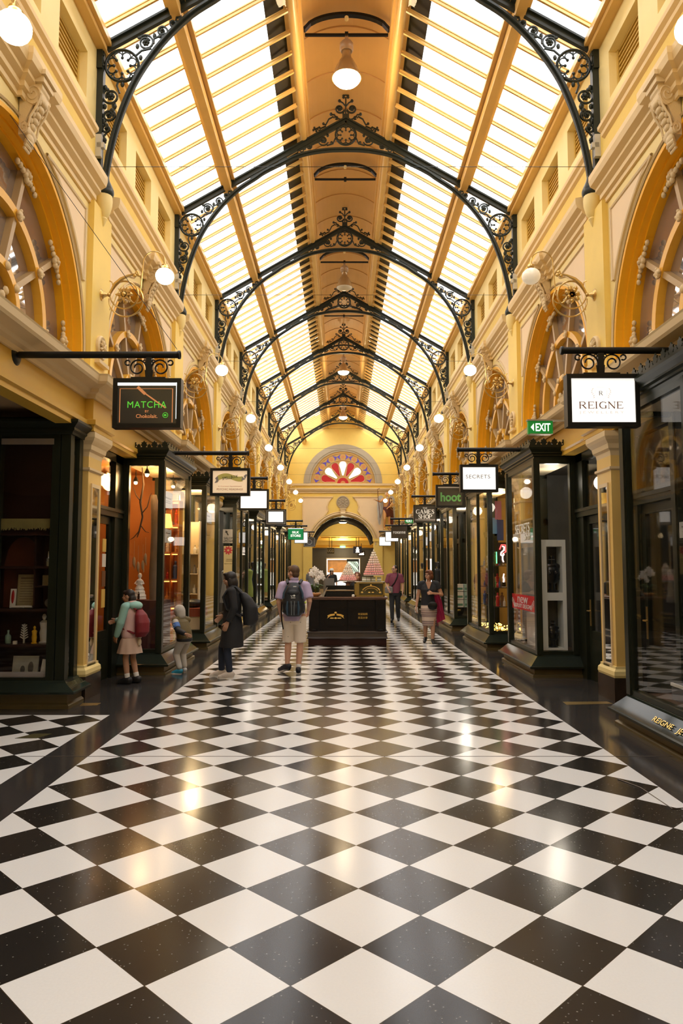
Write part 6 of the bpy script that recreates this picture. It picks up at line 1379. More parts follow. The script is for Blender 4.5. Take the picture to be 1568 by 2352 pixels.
def person(label, loc, heading, height, pose, skin, hair, outfit, yaw=0, pitch=0, hs=1.0, handup=None, curl=(.35,.35), build_=1.0, face=True):
    r = thing('person', label, 'person', loc, heading); k = height/1.75; r.scale = (k,k,k)
    J = {a: V(b) for a, b in BASE.items()}
    for a, b in pose.items(): J[a] = V(b)
    B_ = build_; P = []
    P.append(('t', [(J['pel'].z-.10,J['pel'].x,J['pel'].y,.13*B_,.10*B_),(J['pel'].z,J['pel'].x,J['pel'].y,.155*B_,.115*B_),(J['pel'].z+.12,(J['pel'].x*.6+J['chest'].x*.4),(J['pel'].y*.6+J['chest'].y*.4),.135*B_,.10*B_),(J['chest'].z,J['chest'].x,J['chest'].y,.155*B_,.115*B_),(J['chest'].z+.10,J['chest'].x,J['chest'].y*.8+J['neck'].y*.2,.165*B_,.105*B_),(J['neck'].z-.04,J['neck'].x,J['neck'].y,.085*B_,.07)]))
    P.append(('c', J['neck']-V((0,0,.05)), J['head']-V((0,.01,.05)), .054, .05))
    hp, T, R = head_parts(J['head'], yaw, pitch, hs); P += hp
    for s in 'LR':
        e = -1 if s == 'L' else 1
        P += [('c', J['neck']*.35+J['sh'+s]*.65, J['sh'+s], .055*B_, .058*B_), ('c', J['sh'+s], J['el'+s], .052*B_, .039*B_), ('c', J['el'+s], J['wr'+s], .040*B_, .027)]
        d = J['wr'+s]-J['el'+s]; up = (handup or {}).get(s, (e*1,0,.2)); P += hand_parts(J['wr'+s], d, up, -e if not (handup and s in handup) else (handup.get(s+'t', -e)), curl[0 if s == 'L' else 1], 1.05)
        P += [('c', J['hi'+s], J['kn'+s], .092*B_, .056), ('c', J['kn'+s], J['kn'+s]*.62+J['an'+s]*.38, .055, .056), ('c', J['kn'+s]*.62+J['an'+s]*.38, J['an'+s], .056, .036), ('c', J['an'+s], J['to'+s], .035, .028)]
    remesh(P, 'body', skin, r, .0085, 2)
    if face:
        ew = mat('eye_white', (.75,.72,.68), .3); ed = mat('eye_dark', (.03,.02,.015), .2)
        for e in (-1, 1):
            m = MB(); m.ell(T((e*.030,.079,.002)), tuple(q*hs for q in (.012,.0055,.006)), 10, 6, R); m.build('eye', ew, r, smooth=60)
            m = MB(); m.ell(T((e*.030,.082,.002)), .0055*hs, 8, 6); m.build('pupil', ed, r, smooth=60)
            m = MB(); m.tube([T((e*.014,.090,.020)), T((e*.032,.088,.026)), T((e*.05,.076,.021))], .0042*hs, 5); m.build('eyebrow', hair or ed, r, smooth=60)
        m = MB(); m.ell(T((0,.098,-.060)), tuple(q*hs for q in (.021,.006,.0055)), 10, 6, R); m.build('lips', mat('lip', (.42,.14,.11), .5), r, smooth=60)
    outfit(r, J, T, R, hs)
    return r
def limb(J, a, b, r0, r1, t0=0., t1=1.):
    p, q = J[a], J[b]; return ('k', p+(q-p)*t0, p+(q-p)*t1, r0, r1)
def shoe(J, s, m, r, sole=None, big=1.0, sock=None):
    a, t = J['an'+s], J['to'+s]; f = (t-a); up = V((0,0,1)); g = V((f.x,f.y,0)).normalized() if V((f.x,f.y,0)).length > .01 else V((0,1,0))
    fl = f.normalized()
    parts = [('c', a-g*.03-V((0,0,.035)), t, .043*big, .036*big), ('c', a-g*.035-V((0,0,.01)), a+g*.02-V((0,0,.015)), .046*big, .046*big), ('c', a-V((0,0,.0)), t+(a-t)*.35, .045*big, .04*big)]
    lo = min((a-g*.03).z-.08, t.z-.035)
    cut = [((0,0,-.0),(0,0,-1))] if a.z < .12 else []
    o = remesh(parts, 'shoe', m, r, .010, 2, cuts=cut)
    if sole:
        n = V((0,0,1)) if a.z < .12 else fl.cross(V((g.y,-g.x,0))).normalized()*-1
        h = a-g*.045; b = MB()
        zz = lambda p: .012 if a.z < .12 else p.z-.045
        pts = []
        for q, w in ((h-g*.01,.030*big),(h+g*.05,.034*big),((a+t)/2,.034*big),(t+g*.0,.038*big),(t+g*.038,.022*big)): pts.append((V((q.x,q.y,zz(a+(t-a)*max(0,min(1,(q-h).dot(g)/.2))))), w))
        sdv = V((g.y,-g.x,0)); vs = []
        for p, w in pts: vs += [p-sdv*w-V((0,0,.012)), p+sdv*w-V((0,0,.012)), p+sdv*w+V((0,0,.013)), p-sdv*w+V((0,0,.013))]
        n_ = len(pts); fs = [(i*4+j, i*4+(j+1) % 4, (i+1)*4+(j+1) % 4, (i+1)*4+j) for i in range(n_-1) for j in range(4)]+[(3,2,1,0),tuple((n_-1)*4+j for j in range(4))]
        b.add(vs, fs); b.build('sole', sole, r)
    return o
def strap(r, pts, m, w=.018, name='strap'):
    b = MB()
    b.tube(pts, w, 6); return b.build(name, m, r, smooth=60)
SK1 = mat('skin_fair', (.56,.31,.20), .5, var=.05); SK2 = mat('skin_tan', (.46,.25,.155), .5, var=.05); SK3 = mat('skin_olive', (.46,.25,.15), .5, var=.05)
# ---- man with backpack, seen from behind
def o_man(r, J, T, R, hs):
    lil = mat('lilac_polo_cloth', (.47,.38,.55), .8, var=.08, scale=8, bump=.2, bscale=25); shr = mat('cream_shorts_cloth', (.76,.65,.52), .85, var=.08, scale=6, bump=.3, bscale=20)
    P = [('t', [(.845,0,0,.185,.135),(.90,0,0,.188,.14),(1.05,0,.01,.172,.132),(1.27,0,0,.188,.14),(1.38,0,0,.185,.118),(1.46,0,0,.11,.085),(1.50,0,.0,.075,.07)])]
    for s in 'LR': P += [('c', J['neck']*.4+J['sh'+s]*.6-V((0,0,.01)), J['sh'+s], .075, .078), limb(J, 'sh'+s, 'el'+s, .076, .082, 0, .82)]
    remesh(P, 'polo_shirt', lil, r, .011, 4)
    remesh([('t', [(1.475,0,0,.068,.066),(1.545,0,-.005,.072,.068)])], 'collar', lil, r, .01, 2)
    P = [('t', [(.80,0,0,.17,.13),(.88,0,0,.178,.135),(.94,0,0,.175,.13)])]
    for s in 'LR': P += [('c', J['hi'+s]+V((0,0,-.04)), J['kn'+s]*.35+J['hi'+s]*.65, .11, .105), limb(J, 'hi'+s, 'kn'+s, .108, .098, .1, .98)]
    remesh(P, 'shorts', shr, r, .012, 4)
    m = MB()
    for p in ((-.05,-.125,.83),(.11,-.125,.83),(-.09,-.10,.60),(.10,-.085,.62)): m.ell(p, .006, 6, 5)
    m.build('rivet', BLK, r)
    remesh([('e', T((0,-.018,.038)), (.082,.100,.092), R), ('e', T((0,-.05,-.02)), (.068,.062,.075), R), ('e', T((0,.05,.085)), (.06,.045,.03), R)], 'hair', mat('brown_hair', (.10,.050,.022), .6, var=.25, scale=30), r, .009, 2, cuts=[(T((0,.075,0)), (R.to_matrix() @ V((0,1,-.35))).normalized())])
    bl = mat('navy_sneaker', (.012,.013,.02), .6); so = mat('sneaker_sole_grey', (.5,.47,.42), .6)
    shoe(J, 'L', bl, r, so); shoe(J, 'R', bl, r, so)
    for s in 'R': remesh([limb(J, 'kn'+s, 'an'+s, .045, .042, .82, .97)], 'sock', mat('white_sock', (.7,.66,.6), .8), r, .009, 2)
    bp = mat('backpack_black', (.012,.013,.016), .6, var=.2, bump=.2); bb = mat('backpack_blue', (.025,.055,.085), .6); 
    t = r
    b = remesh([('t', [(.93,0,-.19,.10,.06),(1.0,0,-.22,.165,.10),(1.15,0,-.235,.18,.12),(1.30,0,-.225,.155,.11),(1.40,0,-.20,.12,.08),(1.47,0,-.17,.07,.04)])], 'backpack', bp, t, .012, 4)
    remesh([('e', (0,-.30,1.07), (.125,.055,.125)), ('e', (0,-.295,1.30), (.10,.05,.06))], 'front_pocket', bp, b, .011, 3)
    for x in (-.085,.085): MB().tube([(x,-.345,.96),(x*1.1,-.36,1.07),(x,-.345,1.18)], [.012,.022,.012], 8).build('blue_trim', bb, b, smooth=60)
    for x in (-.02,.02): MB().tube([(x,-.352,.96),(x,-.362,1.07),(x*1.4,-.352,1.18)], .006, 5).build('grey_cord', mat('cord_grey', (.18,.2,.21), .6), b, smooth=60)
    for e in (-1, 1): MB().tube([(e*.10,-.27,1.42),(e*.15,-.30,1.30),(e*.155,-.31,1.22)], .018, 6).build('blue_trim', bb, b, smooth=60)
    m = MB(); m.tube([(-.035,-.352,1.27),(-.02,-.353,1.25),(-.005,-.352,1.27)], .004, 4); m.ell((.02,-.352,1.265), (.018,.004,.016), 8, 5); m.box(-.03,.04,-.352,-.346,1.225,1.235); m.box(0,.05,-.28,-.275,1.40,1.415); m.build('white_logo', g1, b)
    for e in (-1, 1): strap(b, [(e*.09,-.17,1.45),(e*.115,-.06,1.505),(e*.13,.06,1.47),(e*.14,.12,1.34),(e*.15,.09,1.18),(e*.16,-.08,1.03),(e*.15,-.18,1.0)], bp, .024, 'shoulder_strap')
    strap(b, [(-.19,-.16,1.16),(-.20,-.15,1.0),(-.19,-.14,.85),(-.165,-.145,.72)], BLK, .011, 'loose_strap')
    MB().ell((-.13,-.26,1.16), (.035,.02,.02), 8, 6).build('red_tag', mat('red_tag', (.5,.03,.07), .6), b); MB().ell((.19,-.2,1.15), .018, 8, 6).build('yellow_toggle', mat('yellow_green', (.6,.7,.1), .5), b)
person('man in lilac polo and cream shorts seen from behind with a black backpack', (-.86,11.80,0), 0, 1.75,
  dict(elL=(-.25,-.03,1.15), wrL=(-.22,.03,.93), elR=(.25,-.05,1.17), wrR=(.23,.10,1.02), knL=(-.10,.09,.50), anL=(-.11,.02,.125), toL=(-.24,.13,.05), hiL=(-.09,.01,.92), hiR=(.09,-.01,.92), knR=(.10,.0,.49), anR=(.075,-.05,.085), toR=(.07,.11,.03), head=(-.02,.02,1.625)), SK1, None, o_man, yaw=.95, build_=1.08, face=True)
# ---- woman in black coat (faces left)
def o_woman(r, J, T, R, hs):
    ck = mat('black_coat_cloth', (.010,.010,.011), .8, var=.2, bump=.2, bscale=30); jn = mat('navy_jeans', (.012,.018,.035), .8, var=.15)
    P = [('t', [(.50,0,.01,.235,.20),(.70,0,0,.225,.185),(.92,0,0,.20,.16),(1.08,0,.01,.168,.14),(1.27,0,0,.185,.145),(1.38,0,0,.18,.12),(1.46,0,0,.11,.09),(1.52,0,.0,.08,.075)])]
    for s in 'LR': P += [('c', J['neck']*.4+J['sh'+s]*.6-V((0,0,.01)), J['sh'+s], .07, .072), ('c', J['sh'+s], J['el'+s], .07, .062), limb(J, 'el'+s, 'wr'+s, .063, .052, 0, .96)]
    remesh(P, 'coat', ck, r, .012, 4)
    MB().ell((-.16,.13,.88), .012, 8, 6).build('coat_button', MATS['silver'], r)
    P = []
    for s in 'LR': P += [limb(J, 'hi'+s, 'kn'+s, .098, .066, .3, 1), ('c', J['kn'+s], J['kn'+s]*.6+J['an'+s]*.4, .066, .064), limb(J, 'kn'+s, 'an'+s, .064, .050, .4, .95)]
    remesh(P, 'jeans', jn, r, .011, 3)
    remesh([('e', T((0,-.015,.035)), (.086,.106,.096), R), ('e', T((0,-.065,-.06)), (.085,.07,.12), R), ('e', T((0,-.07,-.16)), (.075,.055,.09), R), ('e', T((0,.06,.088)), (.062,.045,.026), R), ('e', T((.07,-.01,-.05)), (.022,.045,.09), R), ('e', T((-.07,-.01,-.05)), (.022,.045,.09), R)], 'hair', mat('black_hair', (.012,.008,.007), .5, var=.2, scale=30), r, .010, 2)
    be = mat('beige_sneaker', (.58,.50,.42), .7, var=.06); so = mat('sneaker_sole_pale', (.62,.57,.5), .6)
    shoe(J, 'L', be, r, so, 1.05); shoe(J, 'R', be, r, so, 1.05)
    b = remesh([('t', [(.86,0,-.28,.16,.10),(.95,0,-.30,.17,.13),(1.15,0,-.29,.165,.125),(1.30,0,-.22,.14,.10),(1.39,0,-.16,.10,.06)])], 'backpack', mat('matte_black_pack', (.009,.009,.010), .7, var=.2), r, .012, 4)
    for e in (-1, 1): strap(b, [(e*.09,-.16,1.37),(e*.11,-.05,1.485),(e*.12,.06,1.46),(e*.14,.14,1.32),(e*.155,.08,1.12),(e*.15,-.16,1.0)], MATS['matte_black_pack'], .022, 'shoulder_strap')
    remesh([('t', [(1.44,0,.03,.075,.075),(1.50,0,.035,.08,.08)])], 'scarf', mat('brown_scarf', (.09,.05,.03), .8), r, .012, 2)
person('woman in long black coat with black backpack looking into the left windows', (-1.80,11.36,0), PI/2+.05, 1.66,
  dict(knL=(-.11,.07,.49), anL=(-.12,.02,.085), toL=(-.13,.18,.03), knR=(.11,.17,.49), anR=(.10,.18,.085), toR=(.10,.34,.03), elL=(-.245,-.05,1.14), wrL=(-.23,.05,.92), elR=(.23,.02,1.14), wrR=(.17,.18,1.0), head=(0,.05,1.61), neck=(0,.015,1.46)), SK3, mat('black_hair_brow', (.012,.008,.007), .5, var=0), o_woman, yaw=.0, pitch=-.08)
# ---- girl with red backpack
def o_girl(r, J, T, R, hs):
    pk = mat('pink_sweat_cloth', (.62,.40,.37), .85, var=.06, bump=.2, bscale=25); mt = mat('mint_sleeve_cloth', (.28,.50,.44), .85, var=.06, bump=.2, bscale=25)
    remesh([('t', [(.84,0,0,.18,.15),(.90,0,0,.185,.155),(1.1,0,.0,.17,.145),(1.3,0,0,.18,.14),(1.4,0,0,.15,.11),(1.45,0,0,.09,.08)])], 'sweater', pk, r, .012, 4)
    for s in 'LR': remesh([('c', J['neck']*.3+J['sh'+s]*.7, J['sh'+s], .08, .08), ('c', J['sh'+s], J['el'+s], .078, .072), ('c', J['el'+s], J['wr'+s], .074, .056)], 'sleeve', mt, r, .012, 4)
    remesh([('e', (0,-.10,1.43), (.15,.12,.085)), ('e', (0,-.02,1.47), (.115,.10,.05))], 'hood', mt, r, .012, 3); remesh([('e', (0,-.04,1.485), (.10,.085,.045))], 'hood_lining', pk, r, .012, 2)
    n = 40; m = MB(); pr = [(.87,.155,.13),(.80,.19,.165),(.70,.215,.19),(.56,.245,.22)]; vs = []
    for i, (z, rx, ry) in enumerate(pr):
        for k in range(n): f = 1+.05*i/3*math.sin(k*2*PI/n*9); vs.append((rx*f*math.cos(2*PI*k/n), ry*f*math.sin(2*PI*k/n), z))
    fs = [(i*n+k, i*n+(k+1) % n, (i+1)*n+(k+1) % n, (i+1)*n+k) for i in range(3) for k in range(n)]+[tuple(range(n)), tuple(3*n+k for k in range(n))]
    m.add(vs, fs).build('skirt', mat('beige_skirt_cloth', (.52,.36,.27), .85, var=.08), r, smooth=70)
    remesh([('e', T((0,-.02,.04)), (.088,.104,.094), R), ('e', T((0,-.07,-.05)), (.08,.07,.11), R), ('e', T((0,-.08,-.15)), (.05,.05,.10), R), ('e', T((0,.06,.07)), (.065,.035,.04), R)], 'hair', MATS['black_hair'], r, .010, 2)
    sk = mat('black_boot', (.010,.009,.009), .6)
    for s in 'LR':
        remesh([limb(J, 'kn'+s, 'an'+s, .050, .047, .70, .95)], 'sock', MATS['white_sock'] if 'white_sock' in MATS else W_CRM, r, .010, 2); shoe(J, s, sk, r, None, 1.35)
    rd = mat('crimson_pack', (.19,.010,.016), .6, var=.15, bump=.15)
    b = remesh([('t', [(.86,0,-.22,.12,.08),(.95,0,-.25,.155,.12),(1.12,0,-.25,.16,.125),(1.27,0,-.22,.13,.10),(1.36,0,-.19,.06,.05)])], 'backpack', rd, r, .012, 4)
    for e in (-1, 1): strap(b, [(e*.09,-.18,1.36),(e*.12,-.04,1.44),(e*.14,.10,1.40),(e*.15,.16,1.25),(e*.165,.08,1.02),(e*.14,-.18,.93)], rd, .02, 'shoulder_strap')
    MB().ell((.0,-.20,.76), (.045,.035,.075), 10, 8).ell((0,-.2,.86), .04, 10, 8).tube([(0,-.2,.9),(0,-.22,.98)], .006, 5).build('keyring_toy', mat('cream_plush', (.6,.5,.36), .9), b, smooth=60)
person('girl in mint and pink sweater with red backpack at the amber shop door', (-3.23,10.80,0), 1.25, 1.40,
  dict(head=(0,.06,1.60), neck=(0,.03,1.45), elL=(-.235,.05,1.13), wrL=(-.22,.14,.90), elR=(.20,.16,1.2), wrR=(.10,.36,1.14), knL=(-.09,.03,.46), anL=(-.09,-.02,.085), knR=(.09,.0,.46), anR=(.09,-.10,.085), toL=(-.10,.14,.03), toR=(.10,.07,.03)), SK2, MATS['black_hair_brow'], o_girl, yaw=.15, hs=1.08)
# ---- boy with hood up
def o_boy(r, J, T, R, hs):
    ol = mat('olive_jacket_cloth', (.11,.075,.02), .7, var=.2, bump=.2, bscale=20); bk = mat('black_panel_cloth', (.014,.014,.015), .7); gy = mat('pale_grey_sweat', (.46,.42,.36), .85, var=.06, bump=.2, bscale=25)
    c = J['chest']; p = J['pel']
    remesh([('t', [(p.z-.06,p.x,p.y,.20,.17),(p.z+.05,p.x,p.y,.205,.18),(p.z+.2,(p.x+c.x)/2,(p.y+c.y)/2,.205,.185),(c.z,c.x,c.y,.205,.18),(c.z+.12,c.x,c.y+.03,.18,.14),(J['neck'].z-.02,J['neck'].x,J['neck'].y,.10,.10)])]+[('c', J['neck']*.4+J['sh'+s]*.6, J['sh'+s], .078, .082) for s in 'LR'], 'jacket', ol, r, .012, 4)
    remesh([('t', [(p.z-.07,p.x,p.y,.205,.175),(p.z+.01,p.x,p.y,.21,.182)])], 'hem_band', bk, r, .012, 2)
    for s in 'LR': remesh([('c', J['sh'+s]*.97+J['el'+s]*.03, J['sh'+s]*.5+J['el'+s]*.5, .080, .082)], 'upper_sleeve', gy, r, .012, 3); remesh([('c', J['sh'+s]*.5+J['el'+s]*.5, J['el'+s], .083, .074), limb(J, 'el'+s, 'wr'+s, .075, .058, 0, .92)], 'sleeve', bk, r, .012, 3)
    q = J['shL']*.45+J['elL']*.55
    remesh([limb(J, 'shL', 'elL', .089, .086, .35, .8)], 'blue_patch', mat('patch_blue', (.04,.12,.36), .6), r, .011, 2)
    text('C', .07, .08, (q.x-.095,q.y,q.z), g1, r, 'patch_letter', rz=-PI/2)
    remesh([('e', T((0,-.015,.025)), (.125,.142,.135), R), ('c', T((0,-.03,.0)), T((0,-.035,-.085)), .132, .118)], 'hood', gy, r, .012, 3, cuts=[(T((0,.092,0)), (R.to_matrix() @ V((0,1,-.15))).normalized())])
    P = [('t', [(p.z-.12,p.x,p.y,.16,.14),(p.z-.02,p.x,p.y,.18,.16)])]
    for s in 'LR': P += [('c', J['hi'+s], J['kn'+s], .115, .085), ('c', J['kn'+s], J['an'+s]+V((0,0,.08)), .086, .068)]
    remesh(P, 'sweatpants', gy, r, .012, 4)
    tl = mat('teal_sneaker', (.02,.24,.36), .5); 
    for s in 'LR': shoe(J, s, tl if s == 'L' else mat('grey_sneaker', (.5,.5,.5), .5), r, MATS['sneaker_sole_pale'] if 'sneaker_sole_pale' in MATS else pap, 1.2)
person('small boy with pale hood up and olive jacket leaning to the amber window', (-2.70,11.85,0), .85, 1.06*1.08,
  dict(pel=(0,-.12,.86), chest=(0,-.02,1.16), neck=(0,.08,1.37), head=(0,.13,1.52), shL=(-.19,.02,1.30), shR=(.19,.02,1.30), elL=(-.26,-.20,1.08), wrL=(-.22,-.47,1.0), elR=(.24,.18,1.14), wrR=(.2,.38,1.20), hiL=(-.09,-.12,.83), hiR=(.09,-.12,.83), knL=(-.11,.06,.48), anL=(-.12,-.10,.085), toL=(-.22,.02,.03), knR=(.10,.08,.48), anR=(.10,.0,.085), toR=(.12,.16,.03)), SK2, MATS['black_hair_brow'], o_boy, yaw=.45, pitch=-.15, hs=1.25)
# ---- woman in striped skirt walking to the camera
def stripes():
    m = bpy.data.materials.new('striped_skirt_cloth'); t = nt(m); N, L = t.nodes, t.links; o = N.new('ShaderNodeOutputMaterial'); b = N.new('ShaderNodeBsdfPrincipled'); L.new(b.outputs[0], o.inputs[0]); b.inputs['Roughness'].default_value = .85
    tc = N.new('ShaderNodeTexCoord'); s = N.new('ShaderNodeSeparateXYZ'); L.new(tc.outputs['Object'], s.inputs[0])
    mr = N.new('ShaderNodeMapRange'); mr.inputs[1].default_value = .40; mr.inputs[2].default_value = .95; L.new(s.outputs[2], mr.inputs[0])
    cr = N.new('ShaderNodeValToRGB'); cr.color_ramp.interpolation = 'CONSTANT'; e = cr.color_ramp.elements
    A_, C_, D_ = (.60,.47,.37,1), (.16,.11,.11,1), (.36,.26,.23,1); seq = [(0,D_),(.04,C_),(.07,A_),(.10,C_),(.13,D_),(.22,C_),(.25,A_),(.42,C_),(.44,D_),(.50,C_),(.53,A_),(.57,C_),(.60,D_),(.64,A_),(.67,C_),(.70,A_),(.74,C_),(.77,A_),(.9,D_)]
    e[0].position, e[0].color = seq[0]; e[1].position, e[1].color = seq[1]
    for p, c in seq[2:]: q = e.new(p); q.color = c
    L.new(mr.outputs[0], cr.inputs[0]); L.new(cr.outputs[0], b.inputs['Base Color']); return m
def o_lady(r, J, T, R, hs):
    bk = mat('black_top_cloth', (.012,.013,.015), .8, var=.2, bump=.15)
    P = [('t', [(.90,0,0,.20,.155),(1.0,0,0,.195,.15),(1.1,0,.01,.18,.145),(1.27,0,.015,.20,.165),(1.36,0,0,.195,.13),(1.43,0,-.01,.14,.09)])]
    for s in 'LR': P += [('c', J['neck']*.35+J['sh'+s]*.65-V((0,0,.005)), J['sh'+s], .066, .07), limb(J, 'sh'+s, 'el'+s, .074, .078, 0, .45)]
    remesh(P, 'black_top', bk, r, .011, 4)
    remesh([('t', [(.42,0,.0,.165,.14),(.60,0,0,.175,.15),(.80,0,0,.20,.165),(.92,0,0,.19,.15)])], 'striped_skirt', stripes(), r, .012, 3)
    MB().prism([(-.07,1.46),(.07,1.46),(.0,1.24)], 'y', .10, .165).build('neckline', SK3, r)
    remesh([('e', T((0,-.02,.035)), (.088,.104,.092), R), ('e', T((0,-.055,-.04)), (.084,.075,.095), R), ('e', T((.062,.0,-.04)), (.03,.05,.07), R), ('e', T((-.062,.0,-.04)), (.03,.05,.07), R), ('e', T((0,.055,.085)), (.06,.04,.028), R)], 'hair', mat('auburn_hair', (.12,.035,.012), .55, var=.25, scale=30), r, .010, 2)
    m = MB()
    for e in (-1, 1): m.tube([T((e*.032+.024*math.cos(a*PI/8),.098,.0+.019*math.sin(a*PI/8))) for a in range(16)], .002, 4, closed=True); m.tube([T((e*.056,.095,.004)), T((e*.078,.0,.006))], .002, 4)
    m.tube([T((-.01,.1,.004)), T((.01,.1,.004))], .002, 4); m.build('spectacles', BLK, r)
    sh = mat('black_flat_shoe', (.010,.010,.010), .3)
    for s in 'LR': shoe(J, s, sh, r, None, .98)
    strap(r, [(.10,-.02,1.47),(.05,.09,1.41),(-.02,.165,1.25),(-.07,.19,1.08),(-.10,.19,1.0)], BLK, .010, 'bag_strap')
    MB().ell((-.09,.20,.90), (.115,.03,.10), 14, 10).build('shoulder_bag', BLK, r, smooth=60)
    m = MB(); n = 14; vs = []
    for i, (z, x0, x1, y) in enumerate(((1.16,-.24,-.12,.14),(1.02,-.30,-.10,.10),(.85,-.33,-.12,.06),(.70,-.36,-.16,.03),(.58,-.38,-.18,.02))):
        for j in range(n): u = j/(n-1); vs.append((x0+(x1-x0)*u, y+.022*math.sin(u*18+i), z-.10*u*(i > 3)))
    vs += [(x, y-.02, z) for x, y, z in vs]; h = n*5
    fs = [(i*n+j, i*n+j+1, (i+1)*n+j+1, (i+1)*n+j) for i in range(4) for j in range(n-1)]; fs = fs+[tuple(q+h for q in f[::-1]) for f in fs]
    rim = [j for j in range(n)]+[i*n+n-1 for i in range(1,5)]+[4*n+j for j in range(n-2,-1,-1)]+[i*n for i in range(3,0,-1)]
    fs += [(a, b, b+h, a+h) for a, b in zip(rim, rim[1:]+rim[:1])]
    m.add(vs, fs)
    for j in range(12): 
        u = j/11; m.tube([(-.38+.2*u,.01,.58-.10*u),(-.38+.2*u+.01*math.sin(j),.01,.50-.10*u)], .003, 4)
    m.build('raspberry_shawl', mat('raspberry_cloth', (.30,.008,.05), .8, var=.12), r, smooth=60)
    w = J['wrR']; MB().box(w.x-.035,w.x+.035,w.y+.01,w.y+.025,w.z-.13,w.z-.0).build('phone', pap, r)
person('woman in black top and striped skirt carrying a raspberry shawl, walking toward the camera', (1.90,16.45,0), PI-.15, 1.67,
  dict(elL=(-.30,-.02,1.15), wrL=(-.09,.21,1.19), elR=(.26,-.02,1.12), wrR=(.30,.05,.86), knR=(.09,-.04,.47), anR=(.10,-.16,.12), toR=(.12,-.03,.035), knL=(-.09,.06,.48), anL=(-.08,.02,.085), toL=(-.10,.17,.03), hiL=(-.09,0,.90), hiR=(.09,0,.90)), SK3, mat('auburn_brow', (.12,.035,.012), .5, var=0), o_lady, yaw=-.65, handup={'L':(0,.9,.3),'Lt':1}, curl=(.9,.6), build_=1.1)
# ---- man in maroon shirt with satchel
def o_purple(r, J, T, R, hs):
    mr_ = mat('maroon_polo_cloth', (.20,.045,.075), .8, var=.1, bump=.15, bscale=20); tr = mat('charcoal_trousers', (.014,.015,.017), .8, var=.2)
    P = [('t', [(.88,0,0,.175,.13),(1.0,0,.01,.172,.138),(1.27,0,0,.182,.138),(1.38,0,0,.18,.115),(1.46,0,0,.11,.085),(1.49,0,0,.075,.07)])]
    for s in 'LR': P += [('c', J['neck']*.4+J['sh'+s]*.6, J['sh'+s], .07, .074), limb(J, 'sh'+s, 'el'+s, .072, .080, 0, .8)]
    remesh(P, 'polo_shirt', mr_, r, .011, 4); remesh([('t', [(1.465,0,0,.072,.07),(1.51,0,0,.078,.076)])], 'collar', mr_, r, .01, 1)
    P = [('t', [(.80,0,0,.155,.12),(.92,0,0,.165,.125)])]
    for s in 'LR': P += [('c', J['hi'+s], J['kn'+s], .098, .075), ('c', J['kn'+s], J['an'+s], .075, .058)]
    remesh(P, 'trousers', tr, r, .012, 3)
    remesh([('e', T((0,-.022,.04)), (.082,.098,.088), R), ('e', T((0,-.055,-.02)), (.072,.055,.07), R)], 'hair', MATS['black_hair'], r, .009, 2, cuts=[(T((0,.058,0)), (R.to_matrix() @ V((0,1,.25))).normalized())])
    m = MB()
    for e in (-1, 1): m.tube([T((e*.032+.024*math.cos(a*PI/8),.098,.0+.016*math.sin(a*PI/8))) for a in range(16)], .0025, 4, closed=True); m.tube([T((e*.056,.095,.004)), T((e*.078,.0,.006))], .002, 4)
    m.build('spectacles', BLK, r)
    for s in 'LR': shoe(J, s, MATS['black_flat_shoe'], r, None, 1.05)
    strap(r, [(-.11,-.08,1.44),(-.10,.03,1.49),(-.09,.12,1.40),(.0,.165,1.2),(.10,.17,1.08)], BLK, .020, 'bag_strap')
    remesh([('c', (.10,.16,1.04), (.26,.10,1.04), .05, .05), ('c', (.10,.16,.93), (.26,.10,.93), .055, .055), ('c', (.10,.16,.98), (.26,.10,.98), .055, .055)], 'satchel', mat('grey_satchel', (.20,.18,.16), .7, var=.1), r, .012, 3)
person('man in maroon polo with glasses and grey satchel walking toward the camera', (1.62,23.2,0), PI-.1, 1.80,
  dict(elR=(.25,.02,1.14), wrR=(.19,.20,1.0), elL=(-.25,-.02,1.15), wrL=(-.25,.08,.92), knR=(.09,.09,.50), anR=(.08,.10,.085), toR=(.10,.26,.03), knL=(-.09,-.02,.48), anL=(-.10,-.18,.12), toL=(-.11,-.05,.035)), SK1, MATS['black_hair_brow'], o_purple, yaw=-.75, build_=1.05)
# ---- sales woman and distant visitors
def o_simple(top, leg, hairm, hat=None, longhair=True, skirt=False):
    def f(r, J, T, R, hs):
        P = [('t', [(.88,0,0,.17,.13),(1.05,0,0,.158,.125),(1.27,0,0,.175,.135),(1.38,0,0,.175,.11),(1.46,0,0,.10,.08)])]
        for s in 'LR': P += [('c', J['neck']*.4+J['sh'+s]*.6, J['sh'+s], .066, .068), limb(J, 'sh'+s, 'el'+s, .068, .062, 0, .9)]
        remesh(P, 'top', top, r, .014, 3); P = [('t', [(.78,0,0,.15,.12),(.92,0,0,.16,.12)])]
        for s in 'LR': P += [('c', J['hi'+s], J['kn'+s], .098, .072), ('c', J['kn'+s], J['an'+s], .072, .055)]
        remesh(P, 'trousers', leg, r, .014, 3)
        q = [('e', T((0,-.02,.035)), (.086,.102,.092), R), ('e', T((0,-.06,-.04)), (.08,.06,.09), R)]
        if longhair: q += [('e', T((0,-.07,-.14)), (.085,.05,.10), R), ('e', T((.07,-.0,-.08)), (.025,.045,.1), R), ('e', T((-.07,-.0,-.08)), (.025,.045,.1), R)]
        remesh(q, 'hair', hairm, r, .012, 2, cuts=[(T((0,.07,0)), (R.to_matrix() @ V((0,1,.1))).normalized())])
        for s in 'LR': shoe(J, s, MATS['black_flat_shoe'], r, None)
        if hat: m = MB(); m.lathe([(.15,.0),(.15,.012),(.10,.02),(.095,.08),(.06,.11),(0,.115)], tuple(T((0,-.01,.06))), 18); m.build('hat', hat, r, smooth=50)
    return f
